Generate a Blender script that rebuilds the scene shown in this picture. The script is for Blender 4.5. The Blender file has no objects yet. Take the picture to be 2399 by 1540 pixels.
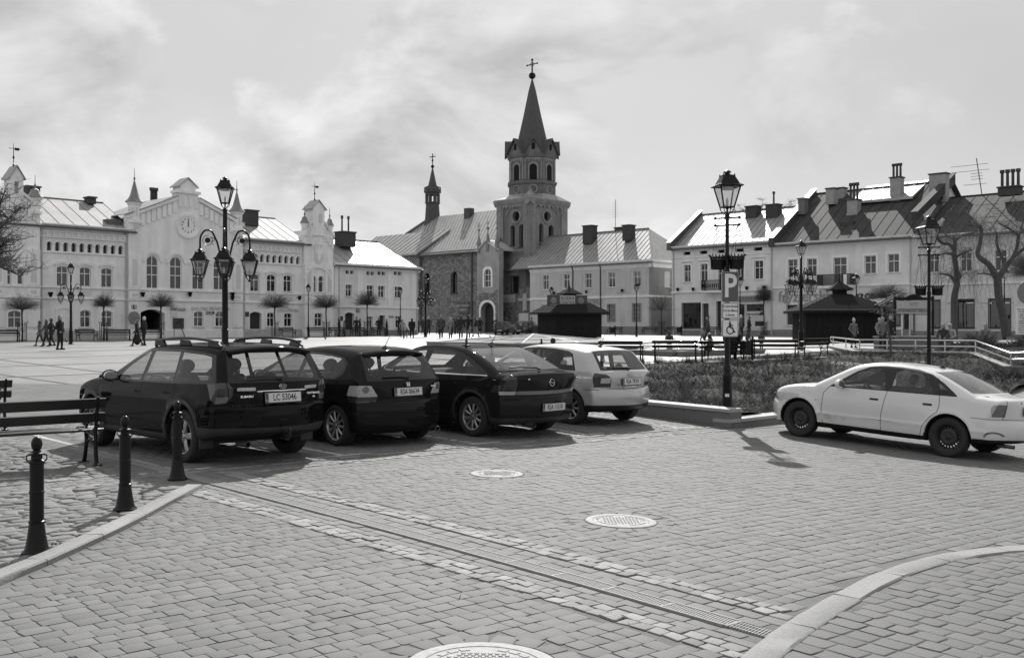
import bpy,bmesh,math,random
import numpy as np
from mathutils import Vector,Matrix
from mathutils.geometry import tessellate_polygon
S=bpy.context.scene
COL=S.collection
R=math.radians
F0,CX,V0,EYE=2400.0,1199.0,770.0,1.70
def sstep(a,b,x):
 t=min(1.0,max(0.0,(x-a)/(b-a)));return t*t*(3-2*t)
def zg(x,y):
 """height of the paved ground: level by the cars, sinking to the right, rising slowly over the square"""
 if y<16:rise=0.0
 elif y<55:rise=.017*(y-16)
 else:rise=.663+.0085*(y-55)
 rise=min(rise,1.3)
 fall=.055*1.5*math.log1p(math.exp(min(30,(x-1)/1.5)))
 fall=min(fall,.75)*(1-sstep(24,42,y))
 dip=.45*sstep(9,14,x)*(1-sstep(37,41.5,y))*sstep(20,27,y)
 return rise-fall-dip
def P3(u,v,d):
 return Vector(((u-CX)/F0*d,d,EYE+(V0-v)/F0*d))
def G(u,v,dz=0.0):
 """the ground point seen at (u, v)"""
 d=1.0
 lo,hi=1.0,400.0
 f=lambda d:(EYE+(V0-v)/F0*d)-(zg((u-CX)/F0*d,d)+dz)
 for i in range(60):
  m=.5*(lo+hi)
  if f(m)>0:lo=m
  else:hi=m
 p=P3(u,v,lo);p.z=zg(p.x,p.y)
 return p
def GD(u,d):
 x=(u-CX)/F0*d
 return Vector((x,d,zg(x,d)))
_M={}
def M(name,v=.5,rough=.6,metal=0.0,noise=None,bump=None,spec=.5,coat=0.0,streak=None,coord='Object'):
 if name in _M:return _M[name]
 m=bpy.data.materials.new(name);m.use_nodes=True
 nt=m.node_tree;b=nt.nodes['Principled BSDF']
 b.inputs['Base Color'].default_value=(v,v,v,1)
 b.inputs['Roughness'].default_value=rough
 b.inputs['Metallic'].default_value=metal
 b.inputs['Specular IOR Level'].default_value=spec
 if coat:b.inputs['Coat Weight'].default_value=coat;b.inputs['Coat Roughness'].default_value=.04
 tc=None
 if noise or bump or streak:
  tc=nt.nodes.new('ShaderNodeTexCoord')
 out=None
 if noise:
  sc,amt=noise[:2]
  n=nt.nodes.new('ShaderNodeTexNoise');n.inputs['Scale'].default_value=sc;n.inputs['Detail'].default_value=6;n.inputs['Roughness'].default_value=.65
  nt.links.new(tc.outputs[coord],n.inputs['Vector'])
  r=nt.nodes.new('ShaderNodeMapRange');r.inputs['From Min'].default_value=.25;r.inputs['From Max'].default_value=.75
  r.inputs['To Min'].default_value=v*(1-amt);r.inputs['To Max'].default_value=v*(1+amt)
  nt.links.new(n.outputs['Fac'],r.inputs['Value']);out=r.outputs['Result']
 if streak:
  sx,sz,amt=streak
  mp=nt.nodes.new('ShaderNodeMapping');mp.inputs['Scale'].default_value=(sx,sx,sz)
  nt.links.new(tc.outputs[coord],mp.inputs['Vector'])
  n2=nt.nodes.new('ShaderNodeTexNoise');n2.inputs['Scale'].default_value=1;n2.inputs['Detail'].default_value=5
  nt.links.new(mp.outputs['Vector'],n2.inputs['Vector'])
  r2=nt.nodes.new('ShaderNodeMapRange');r2.inputs['From Min'].default_value=.3;r2.inputs['From Max'].default_value=.7
  r2.inputs['To Min'].default_value=1-amt;r2.inputs['To Max'].default_value=1+amt*.4
  nt.links.new(n2.outputs['Fac'],r2.inputs['Value'])
  mu=nt.nodes.new('ShaderNodeMath');mu.operation='MULTIPLY'
  nt.links.new(r2.outputs['Result'],mu.inputs[0])
  if out:nt.links.new(out,mu.inputs[1])
  else:mu.inputs[1].default_value=v
  out=mu.outputs[0]
 if out:
  c=nt.nodes.new('ShaderNodeCombineColor')
  for i in range(3):nt.links.new(out,c.inputs[i])
  nt.links.new(c.outputs[0],b.inputs['Base Color'])
 if bump:
  sc,st=bump[:2]
  n=nt.nodes.new('ShaderNodeTexNoise');n.inputs['Scale'].default_value=sc;n.inputs['Detail'].default_value=5
  nt.links.new(tc.outputs[coord],n.inputs['Vector'])
  bp=nt.nodes.new('ShaderNodeBump');bp.inputs['Strength'].default_value=st;bp.inputs['Distance'].default_value=bump[2]if len(bump)>2 else .02
  nt.links.new(n.outputs['Fac'],bp.inputs['Height']);nt.links.new(bp.outputs['Normal'],b.inputs['Normal'])
 _M[name]=m
 return m
def glass_thin(name,tint=.5,rough=.0,refl=.0):
 """a thin pane: fresnel mirror over a tinted see-through sheet"""
 if name in _M:return _M[name]
 m=bpy.data.materials.new(name);m.use_nodes=True
 nt=m.node_tree;nt.nodes.remove(nt.nodes['Principled BSDF'])
 o=nt.nodes['Material Output']
 t=nt.nodes.new('ShaderNodeBsdfTransparent');t.inputs[0].default_value=(tint,tint,tint,1)
 g=nt.nodes.new('ShaderNodeBsdfGlossy');g.inputs['Roughness'].default_value=rough;g.inputs[0].default_value=(.95,.95,.95,1)
 fr=nt.nodes.new('ShaderNodeFresnel');
 ge=nt.nodes.new('ShaderNodeNewGeometry');io=nt.nodes.new('ShaderNodeMapRange');io.inputs['To Min'].default_value=1.5;io.inputs['To Max'].default_value=1/1.5
 nt.links.new(ge.outputs['Backfacing'],io.inputs['Value']);nt.links.new(io.outputs[0],fr.inputs['IOR'])
 mx=nt.nodes.new('ShaderNodeMixShader')
 a=nt.nodes.new('ShaderNodeMath');a.operation='MULTIPLY_ADD';a.inputs[1].default_value=1.25;a.inputs[2].default_value=refl;a.use_clamp=True
 nt.links.new(fr.outputs[0],a.inputs[0])
 nt.links.new(a.outputs[0],mx.inputs[0]);nt.links.new(t.outputs[0],mx.inputs[1]);nt.links.new(g.outputs[0],mx.inputs[2])
 nt.links.new(mx.outputs[0],o.inputs['Surface'])
 _M[name]=m
 return m
class MB:
 def __init__(s):s.V=[];s.F=[];s.I=[];s.M=Matrix.Identity(4);s.mi=0
 def at(s,mat):s.M=mat;return s
 def v(s,p):
  s.V.append((s.M@Vector(p)).to_tuple());return len(s.V)-1
 def f(s,idx):s.F.append(tuple(idx));s.I.append(s.mi)
 def poly(s,pts):s.f([s.v(p)for p in pts])
 def box(s,x0,y0,z0,x1,y1,z1):
  a=[s.v(p)for p in((x0,y0,z0),(x1,y0,z0),(x1,y1,z0),(x0,y1,z0),(x0,y0,z1),(x1,y0,z1),(x1,y1,z1),(x0,y1,z1))]
  for q in((0,3,2,1),(4,5,6,7),(0,1,5,4),(1,2,6,5),(2,3,7,6),(3,0,4,7)):s.f([a[i]for i in q])
 def cbox(s,x0,y0,z0,x1,y1,z1,c=.01):
  """box with bevelled edges along z and on top"""
  def ring(i,z):return[s.v(p)for p in((x0+i,y0,z),(x1-i,y0,z),(x1,y0+i,z),(x1,y1-i,z),(x1-i,y1,z),(x0+i,y1,z),(x0,y1-i,z),(x0,y0+i,z))]
  def ringin(i,z):return[s.v(p)for p in((x0+2*i,y0+i,z),(x1-2*i,y0+i,z),(x1-i,y0+2*i,z),(x1-i,y1-2*i,z),(x1-2*i,y1-i,z),(x0+2*i,y1-i,z),(x0+i,y1-2*i,z),(x0+i,y0+2*i,z))]
  r=[ringin(c,z0),ring(c,z0+c),ring(c,z1-c),ringin(c,z1)]
  s.f(r[0][::-1]);s.f(r[3])
  for a,b in zip(r,r[1:]):
   for i in range(8):s.f((a[i],a[(i+1)%8],b[(i+1)%8],b[i]))
 def loft(s,rings,cap0=True,cap1=True,closed=True):
  n=len(rings[0]);ids=[[s.v(p)for p in r]for r in rings]
  for a,b in zip(ids,ids[1:]):
   for i in range(n if closed else n-1):s.f((a[i],a[(i+1)%n],b[(i+1)%n],b[i]))
  if cap0:s.f(ids[0][::-1])
  if cap1:s.f(ids[-1])
 def lathe(s,prof,n=16,c=(0,0,0),cap=True,ax='z',a0=0.0):
  rings=[]
  for r,z in prof:
   ring=[]
   for i in range(n):
    a=a0+2*math.pi*i/n
    if ax=='z':p=(c[0]+r*math.cos(a),c[1]+r*math.sin(a),c[2]+z)
    elif ax=='y':p=(c[0]+r*math.sin(a),c[1]+z,c[2]+r*math.cos(a))
    else:p=(c[0]+z,c[1]+r*math.cos(a),c[2]+r*math.sin(a))
    ring.append(p)
   rings.append(ring)
  s.loft(rings,cap,cap)
 def tube(s,pts,r,n=6,cap=True):
  pts=[Vector(p)for p in pts]
  if not hasattr(r,'__len__'):r=[r]*len(pts)
  t0=(pts[1]-pts[0]).normalized()
  ref=Vector((0,0,1))if abs(t0.z)<.9 else Vector((1,0,0))
  u=t0.cross(ref).normalized();rings=[]
  for i,p in enumerate(pts):
   if i==0:t=t0
   elif i==len(pts)-1:t=(pts[i]-pts[i-1]).normalized()
   else:
    t=(pts[i+1]-pts[i-1]);t=t.normalized()if t.length>1e-9 else t0
   u=(u-t*u.dot(t));u=u.normalized()if u.length>1e-6 else t.orthogonal().normalized()
   w=t.cross(u)
   rings.append([p+(u*math.cos(2*math.pi*k/n)+w*math.sin(2*math.pi*k/n))*r[i]for k in range(n)])
  s.loft(rings,cap,cap)
 def bar(s,a,b,w,h,up=(0,0,1)):
  """rectangular bar from a to b"""
  a=Vector(a);b=Vector(b);t=(b-a).normalized();up=Vector(up)
  x=t.cross(up);x=x.normalized()if x.length>1e-6 else t.orthogonal().normalized()
  y=x.cross(t)
  rr=[]
  for p in(a,b):rr.append([p+x*(w/2*i)+y*(h/2*j)for i,j in((-1,-1),(1,-1),(1,1),(-1,1))])
  s.loft(rr)
 def sphere(s,c,r,n=12,m=8,sc=(1,1,1)):
  rings=[]
  for j in range(1,m):
   t=math.pi*j/m
   rings.append([(c[0]+r*sc[0]*math.sin(t)*math.cos(2*math.pi*i/n),c[1]+r*sc[1]*math.sin(t)*math.sin(2*math.pi*i/n),c[2]-r*sc[2]*math.cos(t))for i in range(n)])
  s.loft(rings)
 def sheet(s,outer,holes=(),fn=None):
  """flat polygon (2-D points) with holes, mapped by fn(a,b)->3-D"""
  fn=fn or(lambda a,b:(a,b,0))
  loops=[list(outer)]+[list(h)for h in holes]
  tris=tessellate_polygon([[Vector((p[0],p[1],0))for p in l]for l in loops])
  flat=[p for l in loops for p in l]
  ids=[s.v(fn(*p))for p in flat]
  for t in tris:
   a,b,c=(flat[i]for i in t)
   ar=(b[0]-a[0])*(c[1]-a[1])-(c[0]-a[0])*(b[1]-a[1])
   if abs(ar)<1e-12:continue
   t=t if ar>0 else t[::-1]
   s.f([ids[i]for i in t])
 def slab(s,outer,holes=(),t=.1,fn=None):
  """polygon with holes given thickness: fn(a,b,c), front at c=0, back at c=t"""
  fn=fn or(lambda a,b,c:(a,b,c))
  def area(p):return sum(p[i][0]*p[(i+1)%len(p)][1]-p[(i+1)%len(p)][0]*p[i][1]for i in range(len(p)))
  s.sheet(outer,holes,lambda a,b:fn(a,b,0))
  k=len(s.F)
  s.sheet(outer,holes,lambda a,b:fn(a,b,t))
  for i in range(k,len(s.F)):s.F[i]=s.F[i][::-1]
  for li,l in enumerate([outer]+list(holes)):
   l=list(l)
   if(area(l)>0)!=(li==0):l=l[::-1]
   a=[s.v(fn(p[0],p[1],0))for p in l];b=[s.v(fn(p[0],p[1],t))for p in l]
   n=len(l)
   for i in range(n):s.f((a[i],b[i],b[(i+1)%n],a[(i+1)%n]))
 def arrays(s,V,F):
  o=len(s.V);s.V.extend([(s.M@Vector(p)).to_tuple()for p in V])
  for f in F:s.f([o+i for i in f])
 def build(s,name,mats,parent=None,ang=35,loc=None):
  me=bpy.data.meshes.new(name)
  me.from_pydata(s.V,[],s.F)
  mats=mats if isinstance(mats,(list,tuple))else[mats]
  for m in mats:me.materials.append(m)
  if len(mats)>1:me.polygons.foreach_set('material_index',s.I)
  if ang:
   me.polygons.foreach_set('use_smooth',[True]*len(s.F));me.set_sharp_from_angle(angle=R(ang))
  me.update()
  o=bpy.data.objects.new(name,me);COL.objects.link(o)
  if parent:o.parent=parent
  if loc is not None:o.location=loc
  return o
def split_pieces(o,cap=14):
 """pieces of one mesh that do not touch become separate children of the same name"""
 me=o.data;n=len(me.vertices);par=list(range(n))
 def fd(i):
  while par[i]!=i:par[i]=par[par[i]];i=par[i]
  return i
 for e in me.edges:par[fd(e.vertices[0])]=fd(e.vertices[1])
 gr={}
 for p in me.polygons:gr.setdefault(fd(p.vertices[0]),[]).append(p)
 if not 1<len(gr)<=cap:return
 base=o.name.split('.')[0]
 for k,ps in enumerate(gr.values()):
  mp={};V=[];F=[]
  for p in ps:
   q=[]
   for i in p.vertices:
    if i not in mp:mp[i]=len(V);V.append(me.vertices[i].co.to_tuple())
    q.append(mp[i])
   F.append(q)
  m2=bpy.data.meshes.new(base);m2.from_pydata(V,[],F)
  for m in me.materials:m2.materials.append(m)
  m2.polygons.foreach_set('material_index',[p.material_index for p in ps]);m2.polygons.foreach_set('use_smooth',[True]*len(ps));m2.set_sharp_from_angle(angle=R(30))
  if k==0:o.data=m2
  else:
   c=o.copy();c.data=m2;COL.objects.link(c)
def weld(o,d=3e-4):
 bm=bmesh.new();bm.from_mesh(o.data);bmesh.ops.remove_doubles(bm,verts=bm.verts,dist=d);bm.to_mesh(o.data);bm.free()
def tag(o,label,cat,group=None,kind=None):
 o['label']=label;o['category']=cat
 if group:o['group']=group
 if kind:o['kind']=kind
 return o
def struct(o,kind='structure',label=None):
 o['kind']=kind
 if label:o['label']=label
 return o
def empty(name,loc=(0,0,0),rz=0.0):
 o=bpy.data.objects.new(name,None);COL.objects.link(o);o.location=loc;o.rotation_euler=(0,0,rz)
 o.empty_display_size=.2
 return o
def copy_tree(o,parent=None):
 c=o.copy();COL.objects.link(c)
 if parent:c.parent=parent
 for ch in list(o.children):copy_tree(ch,c)
 return c
def text_geo(txt,size=1.0,ext=0.0,align='CENTER',sx=1.0,bold=0.0,spacing=1.0):
 """outline lettering as mesh arrays in the xy plane"""
 cu=bpy.data.curves.new('lettering','FONT');cu.body=txt;cu.size=size;cu.align_x=align;cu.align_y='CENTER'
 cu.extrude=ext;cu.resolution_u=3;cu.offset=bold;cu.space_character=spacing
 ob=bpy.data.objects.new('lettering',cu);COL.objects.link(ob)
 dg=bpy.context.evaluated_depsgraph_get()
 me=bpy.data.meshes.new_from_object(ob.evaluated_get(dg))
 V=[(v.co.x*sx,v.co.y,v.co.z)for v in me.vertices];F=[tuple(p.vertices)for p in me.polygons]
 bpy.data.objects.remove(ob);bpy.data.curves.remove(cu);bpy.data.meshes.remove(me)
 return V,F
def frame_mat(o,x,y,z):
 """matrix with columns x, y, z and origin o"""
 x,y,z=Vector(x),Vector(y),Vector(z)
 return Matrix(((x.x,y.x,z.x,o[0]),(x.y,y.y,z.y,o[1]),(x.z,y.z,z.z,o[2]),(0,0,0,1)))
def arc(cx,cy,r,a0,a1,n=8,ry=None):
 ry=ry or r
 return[(cx+r*math.cos(R(a0+(a1-a0)*i/n)),cy+ry*math.sin(R(a0+(a1-a0)*i/n)))for i in range(n+1)]
def crv(P,k=6,closed=False):
 """Catmull-Rom through the points (a repeated point makes a corner)"""
 P=[Vector(p)for p in P];out=[];n=len(P)
 for i in range(n if closed else n-1):
  p0=P[(i-1)%n]if closed or i else P[0];p1=P[i];p2=P[(i+1)%n];p3=P[(i+2)%n]if closed or i+2<n else P[-1]
  if(p2-p1).length<1e-6:continue
  if(p1-p0).length<1e-6:p0=p1-(p2-p1)
  if(p3-p2).length<1e-6:p3=p2+(p2-p1)
  L=(p2-p1).length
  m1=((p2-p0)/max(1e-9,((p2-p1).length+(p1-p0).length)))*L
  m2=((p3-p1)/max(1e-9,((p3-p2).length+(p2-p1).length)))*L
  for j in range(k):
   t=j/k
   out.append(p1*(2*t**3-3*t**2+1)+m1*(t**3-2*t**2+t)+p2*(-2*t**3+3*t**2)+m2*(t**3-t**2))
 if not closed:out.append(P[-1])
 return out
def smax(a,b,k):
 h=np.maximum(k-np.abs(a-b),0)/k
 return np.maximum(a,b)+h*h*k*.25
def smin(a,b,k):return-smax(-a,-b,k)
def poly_sdf(px,py,poly):
 """signed distance to a closed polygon, negative inside"""
 d=np.full(px.shape,1e9);ins=np.zeros(px.shape,bool);n=len(poly)
 for i in range(n):
  ax,ay=poly[i];bx,by=poly[(i+1)%n]
  ex,ey=bx-ax,by-ay;L=ex*ex+ey*ey
  if L<1e-14:continue
  wx,wy=px-ax,py-ay
  t=np.clip((wx*ex+wy*ey)/L,0,1)
  d=np.minimum(d,(wx-t*ex)**2+(wy-t*ey)**2)
  if ay!=by:
   c=((ay>py)!=(by>py))&(px<ex*(py-ay)/ey+ax)
   ins^=c
 d=np.sqrt(d)
 return np.where(ins,-d,d)
def grid_sdf(poly,step=.004,pad=.45):
 """distance to a polygon tabulated on a fine grid; returns a fast bilinear lookup"""
 P=np.array(poly);lo=P.min(0)-pad;hi=P.max(0)+pad
 nx,ny=(np.ceil((hi-lo)/step).astype(int)+2)
 gx=lo[0]+step*np.arange(nx);gy=lo[1]+step*np.arange(ny)
 D=poly_sdf(*np.meshgrid(gx,gy,indexing='ij'),poly).astype(np.float32)
 def f(x,y):
  a=np.clip((x-lo[0])/step,0,nx-2.001);b=np.clip((y-lo[1])/step,0,ny-2.001)
  i=a.astype(np.int32);j=b.astype(np.int32);a=a-i;b=b-j
  return(D[i,j]*(1-a)+D[i+1,j]*a)*(1-b)+(D[i,j+1]*(1-a)+D[i+1,j+1]*a)*b
 return f
def line_dist(px,py,pts):
 d=np.full(px.shape,1e9)
 for(ax,ay),(bx,by)in zip(pts,pts[1:]):
  ex,ey=bx-ax,by-ay;L=ex*ex+ey*ey+1e-14
  t=np.clip(((px-ax)*ex+(py-ay)*ey)/L,0,1)
  d=np.minimum(d,(px-ax-t*ex)**2+(py-ay-t*ey)**2)
 return np.sqrt(d)
def surface_nets(fn,lo,hi,h,newton=2):
 """quads of the zero set of fn(X,Y,Z) inside the box"""
 n=[int(math.ceil((hi[i]-lo[i])/h))+1 for i in range(3)]
 ax=[lo[i]+h*np.arange(n[i])for i in range(3)]
 X,Y,Z=np.meshgrid(*ax,indexing='ij')
 D=fn(X,Y,Z)
 ins=D<0
 c=[(i,j,k)for i in(0,1)for j in(0,1)for k in(0,1)]
 sl=lambda o:tuple(slice(o[a],n[a]-1+o[a])for a in range(3))
 cnt=sum(ins[sl(o)].astype(np.int8)for o in c)
 act=(cnt>0)&(cnt<8)
 idx=np.full(act.shape,-1,np.int64);cells=np.argwhere(act);idx[act]=np.arange(len(cells))
 acc=np.zeros((len(cells),3));w=np.zeros(len(cells))
 for a in c:
  for ax_ in range(3):
   if a[ax_]:continue
   b=list(a);b[ax_]=1
   va=D[cells[:,0]+a[0],cells[:,1]+a[1],cells[:,2]+a[2]];vb=D[cells[:,0]+b[0],cells[:,1]+b[1],cells[:,2]+b[2]]
   cr=(va<0)!=(vb<0)
   t=np.where(cr,va/np.where(cr,va-vb,1),0)
   p=np.tile(np.array(a,float),(len(cells),1));p[:,ax_]+=t
   acc[cr]+=p[cr];w[cr]+=1
 V=(cells+acc/w[:,None])*h+np.array(lo)
 Q=[]
 for a in range(3):
  b,cc=(a+1)%3,(a+2)%3
  s0=[slice(None)]*3;s0[a]=slice(0,n[a]-1);s1=[slice(None)]*3;s1[a]=slice(1,n[a])
  cr=ins[tuple(s0)]!=ins[tuple(s1)]
  E=np.argwhere(cr)
  E=E[(E[:,b]>0)&(E[:,cc]>0)&(E[:,b]<n[b]-1)&(E[:,cc]<n[cc]-1)]
  q=[]
  for db,dc in((-1,-1),(0,-1),(0,0),(-1,0)):
   k=E.copy();k[:,b]+=db;k[:,cc]+=dc
   q.append(idx[k[:,0],k[:,1],k[:,2]])
  q=np.stack(q,1)
  fl=ins[E[:,0],E[:,1],E[:,2]]
  q[~fl]=q[~fl][:,::-1]
  Q.append(q)
 Q=np.concatenate(Q);Q=Q[(Q>=0).all(1)]
 for _ in range(newton):
  e=h*.15;x,y,z=V.T
  f0=fn(x,y,z)
  g=np.stack([fn(x+e,y,z)-fn(x-e,y,z),fn(x,y+e,z)-fn(x,y-e,z),fn(x,y,z+e)-fn(x,y,z-e)],1)/(2*e)
  st=-(f0/np.maximum((g*g).sum(1),.25))[:,None]*g
  L=np.linalg.norm(st,axis=1,keepdims=True)
  V=V+st*np.minimum(1,.45*h/np.maximum(L,1e-9))
 return V,Q
def tri_normals(V,T):
 n=np.cross(V[T[:,1]]-V[T[:,0]],V[T[:,2]]-V[T[:,0]])
 return n/np.maximum(np.linalg.norm(n,axis=1,keepdims=True),1e-12)
def split_field(V,T,L,f,mask):
 """cut the masked triangles along f=0; returns V, T, L, inside-flag of the masked triangles"""
 f=np.where(np.abs(f)<2e-5,2e-5,f)
 sg=f[T]<0
 mixed=mask&(sg.sum(1)>0)&(sg.sum(1)<3)
 keep=~mixed;Tm=T[mixed];Lm=L[mixed];sm=sg[mixed]
 if len(Tm):
  one=sm.sum(1)==1
  lone=np.where(one,sm.argmax(1),(~sm).argmax(1))
  r=np.arange(len(Tm))
  a=Tm[r,lone];b=Tm[r,(lone+1)%3];c=Tm[r,(lone+2)%3]
  def cut(p,q):
   lo=np.minimum(p,q);hi=np.maximum(p,q)
   t=(f[lo]/(f[lo]-f[hi]))[:,None]
   return lo,hi,V[lo]+(V[hi]-V[lo])*t
  l1,h1,p1=cut(a,b);l2,h2,p2=cut(a,c)
  key=np.concatenate([l1*len(V)+h1,l2*len(V)+h2])
  uq,first,inv=np.unique(key,return_index=True,return_inverse=True)
  newV=np.concatenate([p1,p2])[first]
  i1=len(V)+inv[:len(Tm)];i2=len(V)+inv[len(Tm):]
  nT=np.concatenate([np.stack([a,i1,i2],1),np.stack([i1,b,c],1),np.stack([i1,c,i2],1)])
  lone_in=one
  nin=np.concatenate([lone_in,~lone_in,~lone_in])
  V2=np.concatenate([V,newV])
  T2=np.concatenate([T[keep],nT]);L2=np.concatenate([L[keep],Lm,Lm,Lm])
  inside=np.concatenate([mask[keep]&(sg[keep].sum(1)==3),nin])
  return V2,T2,L2,inside
 return V,T,L,mask&(sg.sum(1)==3)
def np_mesh(name,V,T,mats,parent=None,mi=None,ang=40,smooth=True):
 """mesh object from numpy triangles or quads, unused points dropped"""
 used=np.unique(T);re=np.full(len(V),-1);re[used]=np.arange(len(used))
 me=bpy.data.meshes.new(name);me.from_pydata(V[used].tolist(),[],re[T].tolist())
 mats=mats if isinstance(mats,(list,tuple))else[mats]
 for m in mats:me.materials.append(m)
 if mi is not None:me.polygons.foreach_set('material_index',np.asarray(mi,np.int32))
 if smooth:
  me.polygons.foreach_set('use_smooth',[True]*len(T))
  if ang:me.set_sharp_from_angle(angle=R(ang))
 me.update()
 o=bpy.data.objects.new(name,me);COL.objects.link(o)
 if parent:o.parent=parent
 return o
GLASS_CAR=glass_thin('car_glass',.74,0,.0)
GLASS_DARK=glass_thin('car_glass_dark',.35,0,.0)
BLACKTRIM=M('black_trim',.012,.35)
PLASTIC=M('dark_plastic',.03,.55,noise=(30,.25))
SEAM=M('panel_gap',.004,.9)
RUBBER=M('tyre_rubber',.028,.8,noise=(25,.3))
ARCHIN=M('arch_liner',.008,.95)
INTER=M('car_interior',.03,.8,noise=(20,.3))
ALLOY=M('alloy',.42,.32,.8)
STEELW=M('black_steel_wheel',.035,.55,noise=(14,.4))
CHROME=M('chrome',.8,.12,1)
LENSR=M('tail_lens_dark',.03,.12,coat=.6)
LENSW=M('tail_lens_clear',.45,.12,coat=.6,noise=(40,.45))
LENSM=M('tail_lens_mid',.16,.12,coat=.6,noise=(30,.35))
HEADL=M('head_lens',.5,.08,coat=.8)
PLATEW=M('plate_white',.62,.45)
PLATEB=M('plate_blue',.06,.5)
INKB=M('plate_ink',.012,.6)
PAPERC=M('paper',.7,.8)
def paint(name,v,metal=0.0,dirt=.0):
 return M(name,v,.34 if metal else .3,metal,noise=(2.2,dirt)if dirt else None,coat=.8 if metal else .36,spec=.5 if metal else .0)
def add_text(mb,txt,size,mat,ext=.0006,sx=1.0,bold=0.0,spacing=1.0):
 V,F=text_geo(txt,size,ext,sx=sx,bold=bold,spacing=spacing)
 old=mb.M;mb.M=mat;mb.arrays(V,F);mb.M=old
def rim_alloy(n,r,w,double=False):
 """alloy wheel face in the xz plane, outer face towards -y (y=0 at the rim lip)"""
 mb=MB()
 mb.lathe([(r*.86,.09),(r*.90,.03),(r*.955,.006),(r,.0),(r*1.02,.012),(r*1.0,.03)],40,ax='y',cap=False)
 for k in range(n):
  a=2*math.pi*k/n
  def pt(rad,off,y):return(rad*math.sin(a)+off*math.cos(a),y,rad*math.cos(a)-off*math.sin(a))
  for o0,o1,w0,w1 in(((0,0,w,w*1.15),)if not double else((-w*.75,-w*1.5,w*.72,w*.85),(w*.75,w*1.5,w*.72,w*.85))):
   ra,rb=r*.16,r*.93
   rings=[]
   for rad,o,ww,y0,th in((ra,o0,w0,.022,.03),((ra+rb)/2,(o0+o1)/2,(w0+w1)/2,.010,.026),(rb,o1,w1,.012,.03)):
    rings.append([pt(rad,o-ww/2,y0+th*.35),pt(rad,o-ww*.3,y0),pt(rad,o+ww*.3,y0),pt(rad,o+ww/2,y0+th*.35),pt(rad,o+ww/2,y0+th),pt(rad,o-ww/2,y0+th)])
   mb.loft(rings)
 mb.lathe([(.001,.012),(r*.10,.012),(r*.12,.018),(r*.30,.022),(r*.32,.05)],24,ax='y',cap=False)
 mb.mi=1
 for k in range(5):
  a=2*math.pi*(k+.3)/5
  mb.lathe([(.001,.012),(.009,.013),(.009,.03)],8,ax='y',c=(r*.22*math.sin(a),0,r*.22*math.cos(a)),cap=False)
 return mb
def rim_steel(r):
 mb=MB()
 mb.lathe([(r*.80,.10),(r*.84,.05),(r*.93,.02),(r*.955,.004),(r,0),(r*1.02,.012),(r*1.0,.03)],40,ax='y',cap=False)
 holes=[]
 for k in range(20):
  a=2*math.pi*k/20;c=(r*.72*math.cos(a),r*.72*math.sin(a));h=[]
  for j in range(8):
   b=2*math.pi*j/8;u,vv=.0165*math.cos(b),.0125*math.sin(b)
   h.append((c[0]+u*math.cos(a)-vv*math.sin(a),c[1]+u*math.sin(a)+vv*math.cos(a)))
  holes.append(h)
 outer=arc(0,0,r*.83,0,360,48)[:-1]
 def bowl(a,b,c):
  q=math.hypot(a,b)/r
  return(a,.075-.035*max(0,1-abs(q-.5)/.35)+c,b)
 mb.slab(outer,holes,.006,bowl)
 mb.lathe([(r*.05,.02),(r*.16,.028),(r*.2,.04),(r*.34,.042),(r*.45,.035),(r*.6,.048)],32,ax='y',cap=False)
 for k in range(5):
  a=2*math.pi*k/5
  mb.lathe([(.001,.02),(.011,.022),(.011,.05)],8,ax='y',c=(r*.26*math.sin(a),0,r*.26*math.cos(a)),cap=False)
 return mb
def tyre_mb(R_,r,w):
 mb=MB()
 mb.lathe([(r*.97,.012),(r*1.03,.004),((R_+r)/2,-.008),(R_*.93,-.002),(R_*.975,.016),(R_*.995,.035),(R_,w*.5),(R_*.995,w-.035),(R_*.96,w-.01),((R_+r)/2,w),(r*.97,w-.02)],48,ax='y',cap=False)
 mb.lathe([(R_*.86,-.0085),(R_*.868,-.0085)],48,ax='y',cap=False)
 for k in range(60):
  a=2*math.pi*k/60
  mb.at(Matrix.Rotation(a,4,'Y'));mb.box(-.008,.03,R_-.012,.008,w-.03,R_+.0025)
 mb.at(Matrix.Identity(4))
 return mb
def licence_plate(root,txt,mat4,frame=True,dim=1.0,w=.52,stick=''):
 h=.114;mb=MB();mb.at(mat4)
 if frame:mb.mi=3;mb.cbox(-w/2-.008,-h/2-.016,-.012,w/2+.008,h/2+.006,.004,.003)
 mb.mi=0;mb.cbox(-w/2,-h/2,-.002,w/2,h/2,.0065,.0015)
 mb.mi=1;mb.box(-w/2+.002,-h/2+.002,.006,-w/2+.042,h/2-.002,.0071)
 mb.mi=2;add_text(mb,txt,.108,mat4@Matrix.Translation((.02,-.001,.0072)),sx=.80 if len(txt)<9 else .735,bold=.0012)
 mb.mi=0;add_text(mb,'PL',.03,mat4@Matrix.Translation((-w/2+.022,-.033,.0076)))
 return mb.build('licence_plate',[PLATEW,PLATEB,INKB,BLACKTRIM],root,ang=30)
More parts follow.
